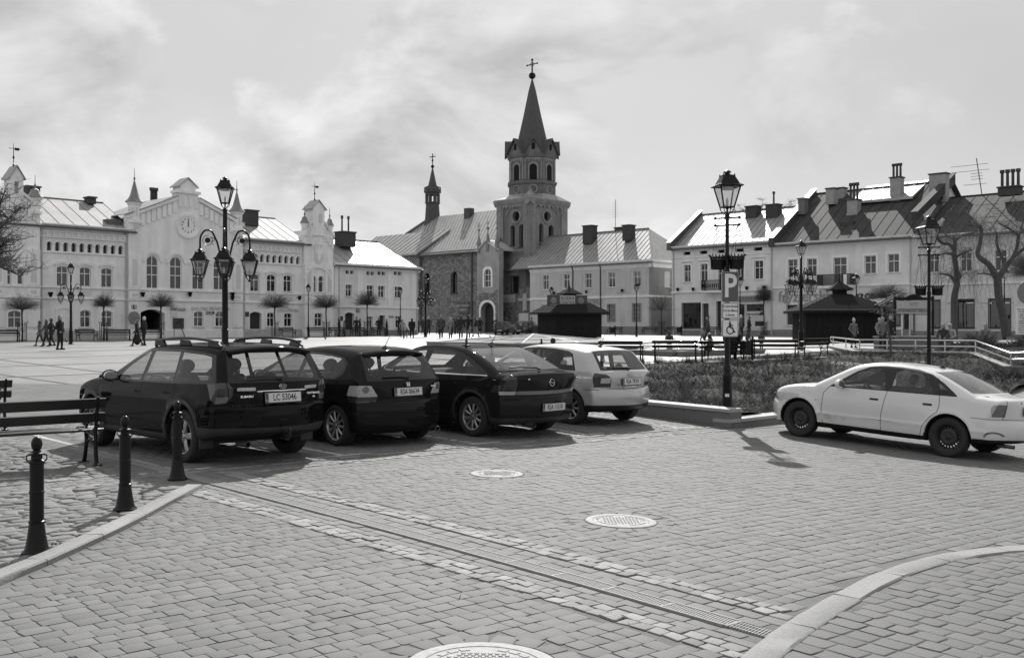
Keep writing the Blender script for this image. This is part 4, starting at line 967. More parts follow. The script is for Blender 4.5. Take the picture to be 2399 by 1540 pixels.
strip(RB-.11,RB+.11,2,.125,SETT,'sett_border',a0=A_STALL-.3,hz=.003,jit=.0055,tilt=.015,up=.005)
strip(LB-.11,LB+.11,2,.125,SETT,'sett_border',a0=ab(G(475,1140))[0],hz=.003,jit=.0055,tilt=.015,up=.005)
AEND=next(i for i in range(0,30)if sideR*below(KRc,i*.5,GB)>.02)
def drain():
 mb=MB();root=empty('drain_grate',wp(2,GB))
 fm=M('cast_iron_worn',.30,.7,0,noise=(30,.25),spec=.3);dk=M('drain_dark',.01,.9)
 for s,nm in((-1,'rail'),(1,'rail')):
  m2=MB();L=[wp(a*.5,GB+s*GW,.002)for a in range(-8,AEND)]
  for p,q in zip(L,L[1:]):m2.bar(p-root.location,q-root.location,.014,.02)
  m2.build(nm,fm,root)
 m2=MB();pts=[(wp(a*.5,GB-GW+.005,-.011)-root.location,wp(a*.5,GB+GW-.005,-.011)-root.location)for a in range(-8,AEND)]
 for(p,q),(p2,q2)in zip(pts,pts[1:]):m2.poly((p,p2,q2,q))
 m2.build('channel',dk,root,ang=0)
 a=-3.9
 while a<aNear:
  if inview(a,GB)and sideR*below(KRc,a,GB)<.0:
   for r in(-1,0,1):
    p=wp(a+(.011 if r==0 else 0),GB+r*.048,.001)-root.location
    e=BX*.018;mb.bar(p-e,p+e,.012,.014)
   if int(a*1000)%500<22:mb.bar(wp(a,GB-GW,.002)-root.location,wp(a,GB+GW,.002)-root.location,.02,.016)
  a+=.022
 for r in(-.024,.024):
  pr=None
  for i in range(-8,AEND):
   p=wp(i*.5,GB+r,.001)-root.location
   if pr is not None and sideR*below(KRc,i*.5,GB)<.05:mb.bar(pr,p,.006,.014)
   pr=p
 mb.build('grating',fm,root,ang=0)
 m2=MB();pts=[(wp(i*.5,GB+GW+.008,-.004),wp(i*.5,GB+GW+.024,-.004))for i in range(-8,AEND)]
 for(p,q),(p2,q2)in zip(pts,pts[1:]):m2.poly((p-root.location,p2-root.location,q2-root.location,q-root.location))
 m2.build('slot',dk,root,ang=0)
 tag(root,'long iron drain grating running across the paving between rows of setts','drain')
drain()
def row_b(a,b0,b1,L,wd,mat,name,n=1,**k):
 rects=[];rnd=random.Random(int(a*100))
 for i in range(n):
  b=b0
  while b<b1:
   l=L*rnd.uniform(.8,1.2);c=(a+(i-(n-1)/2)*wd,b+l/2)
   if inview(*c):rects.append((c[0],c[1],wd-.006,l-.006,rnd.uniform(-.06,.06)))
   b+=l
 if rects:struct(stones(name,rects,mat,**k))
bEnd=ab(G(1700,1000))[1]
row_b(A_STALL,RB-.1,bEnd,.13,.12,SETT,'sett_border',1,hz=.003,jit=.005,tilt=.012,up=.005)
st_e=[ab(G(*p))for p in((828,1067),(1109,1036.5),(1374,1015))]
A_T=sum(p[0]for p in st_e)/3
row_b(A_T+.24,LB,bEnd,.12,.10,SETT,'sett_border',1,hz=.003,jit=.005,tilt=.012,up=.005)
sp_=(st_e[2][1]-st_e[0][1])/2
bmid=st_e[1][1]
marks=[bmid+k*sp_ for k in(-2,-1,0,1,2)]
def stall(a,b):
 if a>A_STALL-.08 or a<A_T-9 or wp(a,b).y>30:return False
 if b<LB+.3 and b>GB-.4 and False:return False
 if abs(a-A_T-.24)<.06:return False
 if any(abs(b-m)<.05 for m in marks)and a<A_T:return False
 if abs(a-A_T)<.05 and any(abs(b-m)<.42 for m in marks):return False
 return b>GB+GW+.30
fill(stall,.105,(.20,.21),BRICK,'stall_paving',A_T-8.6,A_STALL,GB,24,hz=.002,bev=.006,dep=.011,round_=False,jit=.002)
for m in marks:
 rects=[(A_T-.05-.1*i,m,.094,.094)for i in range(58)]+[(A_T,m+.1*k,.094,.094)for k in(-4,-3,-2,-1,0,1,2,3,4)]
 struct(stones('stall_marking',[q for q in rects if inview(q[0],q[1])],LINE,hz=.002,bev=.005,dep=.011,round_=False,jit=.002))
def band(p,q,w=.16):
 mb=MB();n=max(2,int((q-p).length/1.0));t=(q-p).normalized();s=Vector((-t.y,t.x,0))*w/2;pr=None
 for i in range(n+1):
  c=p.lerp(q,i/n);a,b=c-s,c+s;a.z=zg(a.x,a.y)-.004;b.z=zg(b.x,b.y)-.004
  if pr:mb.poly((pr[0],a,b,pr[1]))
  pr=(a,b)
 struct(mb.build('sett_band',M('sett_band_grey',.11,.85,noise=(14,.35)),ang=0))
for k in range(-4,9):
 o=wp(-22-6.5*k,0);band(Vector((o.x,o.y,0))-BX*45,Vector((o.x,o.y,0))+BX*45)
for k in(-5,-3,-1,1,3,5,7):
 o=wp(-16,7*k);band(Vector((o.x,o.y,0)),Vector((o.x,o.y,0))-AX*70,.13)
q0,q1=G(-40,870),G(215,905);band(Vector((q0.x,q0.y,0)),Vector((q1.x,q1.y,0)),.12)
def kerb(curve,side,name,w=.17,h=.05,L=1.0,lift=lambda a,b:0.0):
 mb=MB();pts=[Vector((p[0],p[1],0))for p in curve];d=[0]
 for p,q in zip(pts,pts[1:]):d.append(d[-1]+(q-p).length)
 def at_(s):
  for i in range(len(d)-1):
   if s<=d[i+1]or i==len(d)-2:
    t=(s-d[i])/(d[i+1]-d[i]);return pts[i].lerp(pts[i+1],t),(pts[i+1]-pts[i]).normalized()
 s=0;rnd=random.Random(3)
 while s<d[-1]-.05:
  l=min(L*rnd.uniform(.75,1.1),d[-1]-s);rings=[]
  k=max(2,int(l/.2))
  for j in range(k+1):
   p,t=at_(s+.006+(l-.012)*j/k);nrm=Vector((-t.y,t.x,0))*side
   r=[]
   for o,z in((0,-.02),(0,h-.012),(.012,h),(w-.012,h),(w,h-.010),(w,-.02)):
    q=p-nrm*(o-.02+rnd.uniform(-.002,.002));w3=wp(q.x,q.y,z+lift(q.x,q.y)+(rnd.uniform(-.003,.003)if 0<o<w else 0));r.append(w3)
   rings.append(r)
  mb.loft(rings);s+=l
 struct(mb.build(name,KERB,ang=40))
kerb(KLc,sideL,'kerb',h=.045)
kerb(KRc,-sideR,'kerb',w=.19,h=.012)
def behindL(a,b):return sideL*below(KLc,a,b)<-.17 and b<GB-GW-.30
def pt_uv(a,b):
 p=wp(a,b);return CX+F0*p.x/p.y,V0+F0*(EYE-p.z)/p.y
cob=[];rnd=random.Random(11);aa=-6.0
while aa<7:
 bb=-9+rnd.uniform(0,.2)
 while bb<GB:
  l=rnd.uniform(.13,.27)
  u,v=pt_uv(aa,bb)
  inb=behindL(aa,bb)and inview(aa,bb)
  if inb and bb<LB-.1:
   band=aa-ab(G(250,1130))[0]
   if not(-.55<band<.12):cob.append((aa,bb+l/2,.135*rnd.uniform(.85,1.1),l-.012,rnd.uniform(-.25,.25)))
  bb+=l
 aa+=.142
struct(stones('cobble_paving',cob,COBB,bev=.035,dep=.02,hz=.004,tilt=.015,jit=.008,up=.010))
ba=ab(G(250,1130))[0]
fill(lambda a,b:behindL(a,b)and b<LB-.1,.105,(.2,),BRICK,'brick_band',ba-.45,ba+.02,-9,GB,bev=.006,dep=.011,round_=False,jit=.002)
for q in(ba-.52,ba+.09):
 rects=[];b=-9
 while b<LB-.1:
  if behindL(q,b)and inview(q,b):rects.append((q,b,.10,.125,rnd.uniform(-.1,.1)))
  b+=.13
 struct(stones('sett_border',rects,SETT,hz=.003,jit=.005,tilt=.015,up=.005))
fill(lambda a,b:a<ab(G(475,1140))[0]and a>-9 and LB-.12<b<LB+.12,.105,(.2,),BRICK,'brick_band',-9,1,LB-.3,LB+.3,bev=.006,dep=.011,round_=False)
rects=[];rnd=random.Random(21);aa=-2.0
b=-8.0
while b<16:
 aa=-3+rnd.uniform(0,.2)
 while aa<10:
  l=rnd.choice((.15,.18,.21))
  c=(aa+l/2,b)
  if inview(*c)and sideR*below(KRc,*c)>.20:rects.append((c[0],c[1],l-.008,.158,rnd.uniform(-.02,.02)))
  aa+=l
 b+=.166
struct(stones('pavement',rects,PAVE_R,bev=.014))
MANW=M('manhole_steel',.40,.75,0,noise=(25,.22),spec=.3)
def manhole(p,r,kind,label):
 root=empty('manhole_cover',p);mb=MB();n=48
 up=Vector((0,0,1))
 mb.lathe([(r,-.012),(r,.004),(r*.97,.008),(r*.80,.008),(r*.785,.002)],n,cap=False)
 mb.build('frame',MANW,root)
 m2=MB();m2.lathe([(r*.782,-.001),(r*.78,.005),(r*.74,.0065),(.001,.0065)],n,cap=False)
 if kind=='grid':
  st=.036;k=int(r*.56/st)
  for i in range(-k,k+1):
   for j in range(-k,k+1):
    x,y=(i+.5*(j%2))*st,j*st*.87
    if math.hypot(x,y)<r*.55:m2.lathe([(.0145,.006),(.012,.012),(.001,.012)],6,c=(x,y,0),cap=False)
 else:
  st=.03;k=int(r*.6/st)
  for i in range(-k,k+1):
   for j in range(-k,k+1):
    x,y=i*st,j*st
    if math.hypot(x,y)<r*.56:m2.box(x-.010 if(i+j)%2 else x-.004,y-.004 if(i+j)%2 else y-.010,.006,x+.010 if(i+j)%2 else x+.004,y+.004 if(i+j)%2 else y+.010,.011)
 for q in range(24):
  a0=2*math.pi*q/24
  if q%6 in(0,5):continue
  pts=[(rr*math.cos(a),rr*math.sin(a))for rr,a in((r*.63,a0+.03),(r*.72,a0+.03),(r*.72,a0+.235),(r*.63,a0+.235))]
  m2.slab(pts,(),.004,lambda a,b,c:(a,b,.0105-c))
 m2.build('lid',MANW,root,ang=25)
 m3=MB();m3.lathe([(r*.787,.0015),(r*.800,.0025)],n,cap=False)
 for s in(-1,1):m3.lathe([(.013,.0076),(.001,.0076)],8,c=(s*r*.66,.02,0),cap=False)
 m3.build('gap',M('drain_dark'),root,ang=0)
 root.rotation_euler=(-.0,math.atan2(0,1),R(40))
 z0=zg(p.x,p.y);gx=(zg(p.x+.3,p.y)-z0)/.3
 root.rotation_euler=(0,-gx,R(0))
 tag(root,label,'manhole cover','manhole covers in the road')
manhole(mans[0],mr[0],'grid','round pale manhole cover farthest from the camera, near the liftback')
manhole(mans[1],mr[1],'bars','round pale manhole cover in the middle distance, right of the drain')
manhole(mans[2],mr[2],'grid','large manhole cover cut off by the bottom edge of the photo')
IRON=M('black_iron',.007,.34,noise=(18,.3),spec=.25)
WOODD=M('bench_slat',.014,.33,noise=(9,.4),bump=(40,.25,.004))
def make_bollard():
 root=empty('bollard');mb=MB()
 mb.lathe([(.155,0),(.155,.018),(.135,.03),(.118,.05),(.095,.14),(.082,.21),(.078,.235),(.086,.24),(.086,.25),(.074,.255),(.073,.46),(.080,.465),(.080,.475),(.073,.48),(.073,.685)],20)
 mb.build('post',IRON,root)
 m2=MB();m2.lathe([(.073,.685),(.086,.69),(.086,.705),(.072,.712),(.058,.72),(.058,.745),(.078,.752),(.078,.762),(.048,.77),(.042,.785)],20)
 for a in(0.4,math.pi+.4):
  m2.tube([(.070*math.cos(a),.070*math.sin(a),.755),(.10*math.cos(a),.10*math.sin(a),.745),(.10*math.cos(a),.10*math.sin(a),.715),(.075*math.cos(a),.075*math.sin(a),.70)],.008,6)
 m2.build('collar',IRON,root)
 m3=MB();m3.sphere((0,0,.832),.058,16,12);m3.build('finial',IRON,root)
 return root
bol=make_bollard()
tag(bol,'black iron bollard beside the rear wheel of the tall estate car','bollard','black bollards along the cobbled corner')
bol.location=G(415.5,1123)
bol.scale=(.70,.70,1.0)
def bollard(p,label,group='black bollards along the cobbled corner',s=1.0):
 c=copy_tree(bol);c.location=p;c['label']=label;c['group']=group;return c
bollard(G(293,1194),'black iron bollard between the other two in front of the bench')
bollard(G(86,1296),'nearest black iron bollard at the left beside the pale kerb')
GB2='black bollards on the square'
bollard(GD(237,17.7),'black bollard whose ball top shows beyond the bonnet of the estate car',GB2)
bollard(GD(1409,36),'black bollard standing beside the far end of the bench row behind the silver car',GB2)
bollard(GD(1268,41),'black bollard whose ball top shows in front of the large glass pyramid',GB2)
bollard(GD(1748,50),'black bollard standing behind the litter bin beside two walkers',GB2)
def make_bench(L=1.8):
 """origin under the middle of the rear feet, faces +y, length along x"""
 root=empty('bench')
 for s in(-1,1):
  x=s*(L/2-.10);mb=MB()
  def tb(pts,r,n=8):
   P=crv([(x,a,b)for a,b in pts],5)
   rr=[r[0]+(r[1]-r[0])*i/(len(P)-1)for i in range(len(P))]
   mb.tube(P,rr,n)
  tb([(-.03,.0),(-.01,.015),(.015,.10),(.03,.25),(.03,.42),(.0,.60),(-.06,.86)],(.030,.020))
  tb([(.46,.0),(.44,.015),(.40,.10),(.36,.25),(.37,.36),(.42,.43)],(.030,.020))
  tb([(.03,.40),(.2,.385),(.42,.41)],(.020,.020))
  tb([(.02,.22),(.12,.30),(.20,.32),(.29,.29),(.37,.20)],(.016,.016))
  tb([(-.035,.66),(.10,.70),(.28,.69),(.42,.63),(.47,.55),(.43,.50),(.38,.53),(.40,.57)],(.018,.016))
  tb([(.30,.68),(.24,.60),(.27,.52),(.33,.50),(.34,.43)],(.014,.014))
  mb.cbox(x-.05,-.07,0,x+.05,.04,.02,.005);mb.cbox(x-.05,.40,0,x+.05,.51,.02,.005)
  mb.build('leg',IRON,root)
 for i,(y,z)in enumerate(((.06,.430),(.165,.425),(.27,.425),(.375,.435))):
  mb=MB();mb.cbox(-L/2,y-.045,z,L/2,y+.045,z+.032,.006);mb.build('seat_slat',WOODD,root)
 for z0,z1,y0,y1 in((.545,.655,.012,-.018),(.715,.835,-.028,-.062)):
  mb=MB();c=.006
  mb.loft([[(-L/2,y0,z0),(-L/2,y1,z1),(-L/2,y1+.032,z1+.008),(-L/2,y0+.032,z0+.008)],[(L/2,y0,z0),(L/2,y1,z1),(L/2,y1+.032,z1+.008),(L/2,y0+.032,z0+.008)]])
  mb.build('back_slat',WOODD,root)
 return root
bench0=make_bench()
fA=math.atan2(-AX.y,-AX.x)-math.pi/2
def place_bench(p,rz,label,group,first=False,s=1.0):
 o=bench0 if first else copy_tree(bench0)
 tag(o,label,'bench',group);o.location=p;o.rotation_euler=(0,0,rz);o.scale=(s,s,s)
 return o
r0=G(226,1090);c0=r0-BX*.80;c0.z=zg(c0.x,c0.y)
place_bench(c0,fA,'large black slatted bench in the foreground seen from behind','benches by the car park',True)
r0=G(12,1006);c0=r0-BX*.80;c0.z=zg(c0.x,c0.y)
place_bench(c0,fA,'black bench cut off by the left edge, only its end showing','benches by the car park')
GBM='benches above the shrub bed'
def mid_bench(u0,u1,v,rz,label):
 p=G((u0+u1)/2,v);place_bench(p,R(rz),label,GBM);return p
mid_bench(1420,1486,847,-22,'black bench half hidden behind the roof of the silver hatchback')
mid_bench(1527,1634,846,-14,'black bench left of the seated man, in front of the small glass pyramid')
pSeat=mid_bench(1642,1742,848,-14,'black bench on which a man and a child sit behind the parking sign')
mid_bench(1757,1872,843,-14,'black bench with sunlit seat just right of the litter bin')
mid_bench(1868,1958,838,38,'black bench turned aslant beside the end of the ramp wall')
def make_bin():
 root=empty('litter_bin');mb=MB()
 mb.lathe([(.02,.30),(.20,.30),(.20,.84),(.17,.86),(.02,.86)],16);mb.build('bin_drum',IRON,root)
 m2=MB()
 for i in range(16):
  a=2*math.pi*i/16;m2.bar((.215*math.cos(a),.215*math.sin(a),.28),(.215*math.cos(a),.215*math.sin(a),.87),.05,.014,(math.cos(a),math.sin(a),0))
 m2.build('slats',WOODD,root)
 m3=MB();m3.lathe([(.05,0),(.05,1.0),(.0,1.05)],10,c=(.27,0,0));m3.build('pole',IRON,root)
 return root
bin0=make_bin();tag(bin0,'black slatted litter bin between two benches behind the parking sign','litter bin','litter bins');bin0.location=G(1746,848)
PANE=glass_thin('lantern_glass',.80,.0,.02)
FROST=M('lamp_diffuser',.7,.5)
def lantern(par,c,s=1.0):
 """four-sided tapering lantern, c = top of the stem it sits on"""
 f=empty('lantern');f.parent=par;f.location=c;f.scale=(s,s,s)
 lo,hi,zb,zt=.105,.20,.16,.56
 mb=MB();B=[(-1,-1),(1,-1),(1,1),(-1,1)]
 for x,y in B:mb.bar((x*lo,y*lo,zb),(x*hi,y*hi,zt),.022,.022,(x,y,0))
 for r,z in((lo,zb),(hi,zt)):
  for i in range(4):
   a,b=B[i],B[(i+1)%4];mb.bar((a[0]*r,a[1]*r,z),(b[0]*r,b[1]*r,z),.024,.022)
 for x,y in B:mb.tube(crv([(x*lo,y*lo,zb),(x*lo*.9,y*lo*.9,zb-.06),(x*.03,y*.03,.02)],4),.009,5)
 mb.lathe([(.035,-.02),(.05,0),(.05,.02),(.02,.04),(.02,.12),(.05,.15)],12)
 for x in(-1,1):
  for y in(-1,1):mb.lathe([(.012,zb-.015),(.014,zb),(.004,zb-.05)],6,c=(x*lo,y*lo,0))
 mb.build('cage',IRON,f,ang=30)
 m2=MB()
 def sq(r,z):return[(x*r,y*r,z)for x,y in B]
 m2.loft([sq(.245,zt-.005),sq(.25,zt+.012),sq(.185,zt+.05),sq(.175,zt+.075),sq(.115,zt+.20),sq(.12,zt+.215),sq(.05,zt+.235)])
 m2.lathe([(.05,zt+.23),(.05,zt+.26),(.075,zt+.27),(.075,zt+.29),(.03,zt+.32),(.001,zt+.335)],12)
 for x,y in B:m2.lathe([(.014,zt+.19),(.012,zt+.225),(.003,zt+.25)],6,c=(x*.112,y*.112,0))
 m2.build('lid',IRON,f,ang=25)
 m3=MB()
 for i in range(4):
  a,b=B[i],B[(i+1)%4];k=.96
  m3.poly(((a[0]*lo*k,a[1]*lo*k,zb),(b[0]*lo*k,b[1]*lo*k,zb),(b[0]*hi*k,b[1]*hi*k,zt),(a[0]*hi*k,a[1]*hi*k,zt)))
 m3.build('panes',PANE,f,ang=0)
 m4=MB();m4.lathe([(.12,zt-.06),(.13,zt-.02),(.001,zt-.02)],12);m4.lathe([(.02,zb),(.03,zb+.12),(.001,zb+.2)],8);m4.build('lamp',FROST,f)
 return f
def lamp_pole(root,h,r=.058,base=1.0):
 mb=MB()
 mb.lathe([(.16*base,0),(.16*base,.06),(.13*base,.08),(.118*base,.16),(.112*base,.90),(.125*base,.92),(.125*base,.95),(.10*base,.98),(.085*base,1.02),(.10*base,1.06),(.085*base,1.10),(r*1.1,1.16),(r*1.05,1.5),(r*1.25,1.51),(r*1.25,1.54),(r,1.55),(r*.88,h*.72),(r*1.05,h*.725),(r*1.05,h*.735),(r*.8,h*.74),(r*.7,h-.06),(r*1.0,h-.05),(r*1.0,h-.02),(r*.55,h)],16)
 return mb.build('pole',IRON,root,ang=40)
def single_lamp(h=4.05):
 root=empty('street_lamp');lamp_pole(root,h,.05,.8);lantern(root,(0,0,h));return root
def multi_lamp(h=4.85):
 root=empty('street_lamp');lamp_pole(root,h-.0,.085,1.15);lantern(root,(0,0,h))
 mb=MB();mb.lathe([(.10,h-1.62),(.13,h-1.60),(.13,h-1.45),(.10,h-1.42)],12);mb.build('collar',IRON,root)
 for k in range(4):
  a=R(4+90*k);m2=MB();c,s=math.cos(a),math.sin(a)
  P=crv([(.08*c,.08*s,h-1.5),(.20*c,.20*s,h-.95),(.24*c,.24*s,h-.85),(.36*c,.36*s,h-.62),(.52*c,.52*s,h-.60),(.64*c,.64*s,h-.76),(.66*c,.66*s,h-1.05)],6)
  m2.tube(P,.026,8)
  ring=[(.46*c+.13*math.cos(t)*c,.46*s+.13*math.cos(t)*s,h-.87+.13*math.sin(t))for t in[2*math.pi*i/16 for i in range(17)]]
  m2.tube(ring,.009,5)
  n=Vector((-s,c,0));q=Vector((.46*c,.46*s,h-.87))
  m2.tube([q-n*.02,q+n*.02],.075,12)
  sp2=[(.30*c,.30*s,h-1.0)]
  for t in range(10):aa=t*.7;rr=.085-.007*t;sp2.append(((.33+rr*math.cos(aa))*c,(.33+rr*math.cos(aa))*s,h-.86+rr*math.sin(aa)))
  m2.tube(sp2,.007,4)
  m2.tube([(.66*c,.66*s,h-1.05),(.66*c,.66*s,h-1.12)],.03,8)
  m2.build('arm',IRON,root,ang=40)
  lantern(root,(.66*c,.66*s,h-1.12-.86))
 return root
def set_lamp(o,p,label,group,h=None,rz=0.0,base=None):
 tag(o,label,'street lamp',group);o.location=p;o.rotation_euler=(0,0,rz)
 if h:k=h;o.scale=(k,k,k)
 return o
GS,GM_='single-lantern street lamps','five-lantern street lamps'
LS=single_lamp();LM=multi_lamp()
pL1=GD(1703,19.6);hL1=(EYE+(V0-396)/F0*19.6)-pL1.z
set_lamp(LS,pL1,'black lamp post carrying the parking signs in the shrub bed corner',GS,hL1/4.95,R(8))
def lampS(u,d,vtop,label,rz=10,vb=None):
 p=GD(u,d);h=(EYE+(V0-vtop)/F0*d)-p.z
 return set_lamp(copy_tree(LS),p,label,GS,h/4.95,R(rz))
def lampM(u,d,vtop,label,rz=0):
 p=GD(u,d);h=(EYE+(V0-vtop)/F0*d)-p.z
 return set_lamp(copy_tree(LM),p,label,GM_,h/5.745,R(rz))
d2=27.3;p2=GD(527,d2);set_lamp(LM,p2,'tall black lamp with five lanterns rising behind the parked estate car',GM_,((EYE+(V0-413)/F0*d2)-p2.z)/5.745,R(9))
lampM(166,64,615,'black five-lantern lamp at the left beside the strolling group',20)
lampM(1876,53,562,'black five-lantern lamp left of the dark wooden kiosk',10)
lampM(996.5,92,645,'black five-lantern lamp in front of the stone church wall',25)
lampS(471,91,659,'black lamp standing right in front of the clock gable windows, left of the big lamp')
lampS(722,92,664,'black lamp before the narrow gabled bay of the town hall')
lampS(937.5,97,670,'black lamp before the white house with the queue of people')
lampS(1490.5,93,661,'black lamp before the plain grey house beside the church')
lampS(1291.5,100,670,'black lamp standing behind the small sweet kiosk')
lampS(2005.5,86,640,'black lamp right behind the dark wooden kiosk roof')
lampS(2352,80,625,'black lamp behind the willow trees at the far right')
lampS(1733,88,646,'black lamp half hidden behind the parking sign')
lamp6=lampS(2175.5,28,503,'tall black lamp with a flower basket ring behind the white saloon',6)
def basket(p,zr,rx,s=1.0,label='',zarm=None,zarm2=None):
 """two iron baskets hung either side of a post at p; zr = rim height"""
 root=empty('hanging_basket',p)
 for sd in(-1,1):
  mb=MB();cx=sd*rx
  n=16;w=.145
  for i in range(n):
   a=2*math.pi*i/n;c,s_=math.cos(a),math.sin(a)
   mb.tube([(cx+w*.86*c,w*.86*s_,zr-.25),(cx+w*.9*c,w*.9*s_,zr-.10),(cx+w*1.0*c,w*1.0*s_,zr-.02),(cx+w*1.28*c,w*1.28*s_,zr+.01)],.011,4)
  for rr,z in((w*.87,zr-.25),(w*.92,zr-.04)):
   mb.tube([(cx+rr*math.cos(2*math.pi*i/20),rr*math.sin(2*math.pi*i/20),z)for i in range(21)],.013,5)
  mb.lathe([(.001,zr-.24),(w*.83,zr-.24),(w*.86,zr-.07),(.001,zr-.06)],16,c=(cx,0,0))
  for i in range(3):
   a=2*math.pi*i/3+.5;mb.tube([(cx+w*math.cos(a),w*math.sin(a),zr),(sd*(rx+.02),0,zarm)],.004,4)
  mb.build('basket',IRON,root,ang=40)
 for z in(zarm,zarm2):
  if z is None:continue
  mb=MB();mb.tube([(-rx-.05,0,z),(rx+.05,0,z)],.018,8)
  for sd in(-1,1):mb.sphere((sd*(rx+.05),0,z),.03,8,6)
  mb.build('cross_arm',IRON,root)
 return tag(root,label,'flower basket','hanging baskets on lamp posts')
dL=19.6
zz_=lambda v:EYE+(V0-v)/F0*dL
bk=basket(Vector((pL1.x,pL1.y,0)),zz_(598),.18,label='pair of empty iron flower baskets hung on the parking-sign lamp post',zarm=zz_(527),zarm2=zz_(510));bk.rotation_euler=(0,0,R(-25))
p6=GD(2175.5,28);z6=lambda v:EYE+(V0-v)/F0*28
bk=basket(Vector((p6.x,p6.y,0)),z6(669),.215,label='pair of empty iron flower baskets on the lamp behind the white saloon',zarm=z6(597),zarm2=z6(579));bk.rotation_euler=(0,0,R(-10))
SIGNB=M('sign_blue',.085,.4,noise=(3,.08));SIGNW=M('sign_white',.70,.4,noise=(4,.05));SIGNK=M('sign_black',.02,.5);SIGNG=M('sign_back',.35,.45,.5)
sq_a=R(14)
sx_=Vector((math.cos(sq_a),-math.sin(sq_a)*-1,0));sx_=Vector((math.cos(sq_a),math.sin(sq_a),0));sn_=Vector((sx_.y,-sx_.x,0))
def sign(name,label,v0,v1,w,mat,group,draw):
 z0,z1=zz_(v1),zz_(v0);c=Vector((pL1.x,pL1.y,(z0+z1)/2))+sn_*.085+sx_*.02
 h=z1-z0-.008;m=frame_mat(c,sx_,(0,0,1),sn_)
 mb=MB();mb.at(m)
 def rr(w_,h_,r):return[p for(cx,cy,a)in((w_/2-r,-h_/2+r,-90),(w_/2-r,h_/2-r,0),(-w_/2+r,h_/2-r,90),(-w_/2+r,-h_/2+r,180))for p in arc(cx,cy,r,a,a+90,4)]
 mb.mi=1;mb.slab(rr(w,h,.03),(),.03,lambda a,b,c_:(a,b,.0-c_))
 mb.mi=0;mb.sheet(rr(w-.02,h-.02,.024),(),lambda a,b:(a,b,.002))
 draw(mb,m,w,h)
 mb.mi=1
 for z in(-h*.3,h*.3):mb.box(-.06,z-.015,-.085,.02,z+.015,-.028)
 o=mb.build(name,[mat,SIGNG,SIGNK,SIGNW,SIGNB],ang=20);tag(o,label,'sign',group);return o
def drawP(mb,m,w,h):
 mb.mi=3;k=.004
 add_text(mb,'P',.62,m@Matrix.Translation((.0,-.0,k)),0,sx=.86,bold=.012)
def drawT(mb,m,w,h):
 mb.mi=2
 for i,t in enumerate(('Za zezwoleniem','Urzędu Miasta','w Sanoku')):add_text(mb,t,.062,m@Matrix.Translation((0,.082-.082*i,.004)),0,sx=.80,bold=.0012)
 for s in(1,):
  e=w/2-.016;f_=h/2-.016
  for q in((-e,-f_,e,-f_),(e,-f_,e,f_),(e,f_,-e,f_),(-e,f_,-e,-f_)):mb.bar((q[0],q[1],.003),(q[2],q[3],.003),.004,.002,(0,0,1))
def drawW(mb,m,w,h):
 mb.mi=2
 def st(pts,r):mb.tube([(x,y,.004)for x,y in pts],r,5)
 k=h*.9
 mb.slab([(x*k,y*k)for x,y in arc(-.02,.40,.055,0,360,14)[:-1]],(),.003,lambda a,b,c:(a,b,.006-c))
 st([(x*k,y*k)for x,y in((-.02,.33),(-.01,.05))],.022*k/.3)
 st([(x*k,y*k)for x,y in((-.01,.18),(.17,.18))],.013*k/.3)
 st([(x*k,y*k)for x,y in((-.01,.05),(.16,.04),(.25,-.26),(.34,-.22))],.015*k/.3)
 st([(x*k,y*k)for x,y in arc(.0,-.12,.24,110,330,16)],.011*k/.3)
 e=w/2-.014;f_=h/2-.014
 for q in((-e,-f_,e,-f_),(e,-f_,e,f_),(e,f_,-e,f_),(-e,f_,-e,-f_)):mb.bar((q[0],q[1],.003),(q[2],q[3],.003),.004,.002,(0,0,1))
GPS='signs on the lamp post'
sign('parking_sign','tall dark blue parking sign with a big white letter P',636,707.5,.345,SIGNB,GPS,drawP)
sign('permit_plate','white plate with three lines of permit text under the parking sign',708.5,746,.335,SIGNW,GPS,drawT)
sign('wheelchair_plate','white plate with a black wheelchair symbol below the permit text',747.5,789,.335,SIGNW,GPS,drawW)
mb=MB();m=frame_mat(Vector((pL1.x,pL1.y,pL1.z+.0))+Vector((-.03,-.112,.56)),(1,0,0),(0,0,1),(0,-1,0));mb.at(m)
mb.box(-.035,-.03,0,.045,.03,.004);mb.at(Matrix.Identity(4));tag(mb.build('sticker',SIGNW,ang=0),'small white sticker on the base of the sign lamp post','sticker')
def edge_sign():
 d=27.0;p=GD(2409,d);zc=EYE+(V0-685)/F0*d;root=empty('traffic_sign',p);z0=p.z
 mb=MB();mb.lathe([(.03,0),(.03,zc-z0+.38)],10);mb.build('pole',SIGNG,root)
 m2=MB();m2.lathe([(.001,-.052),(.325,-.05),(.325,-.04),(.001,-.038)],36,c=(0,0,zc-z0),ax='y');m2.build('disc',M('sign_disc_grey',.17,.45),root)
 m3=MB();h0,h1=EYE+(V0-783)/F0*d-z0,EYE+(V0-719)/F0*d-z0;w=.74
 m=frame_mat((0,-.05,(h0+h1)/2),(1,0,0),(0,0,1),(0,-1,0));m3.at(m)
 m3.mi=0;m3.cbox(-w/2,-(h1-h0)/2,-.02,w/2,(h1-h0)/2,0,.008);m3.mi=1
 for i,t in enumerate(('Nie dotyczy','- dostawy towaru','  i spedycji','  5.00-9.00 i','  17.00-19.00','  załadunku','- służb miejskich','- mieszkańców za','  zezwoleniem','  Sanoka','- rowerów')):
  V,F=text_geo(t,.078,0,'LEFT',sx=.95,bold=.0008);old=m3.M;m3.M=m@Matrix.Translation((-w/2+.03,(h1-h0)/2-.055-i*.061,.002));m3.arrays(V,F);m3.M=old
 m3.build('text_plate',[SIGNW,SIGNK],root,ang=20)
 tag(root,'round grey sign above a white text plate, cut off by the right edge','traffic sign')
edge_sign()
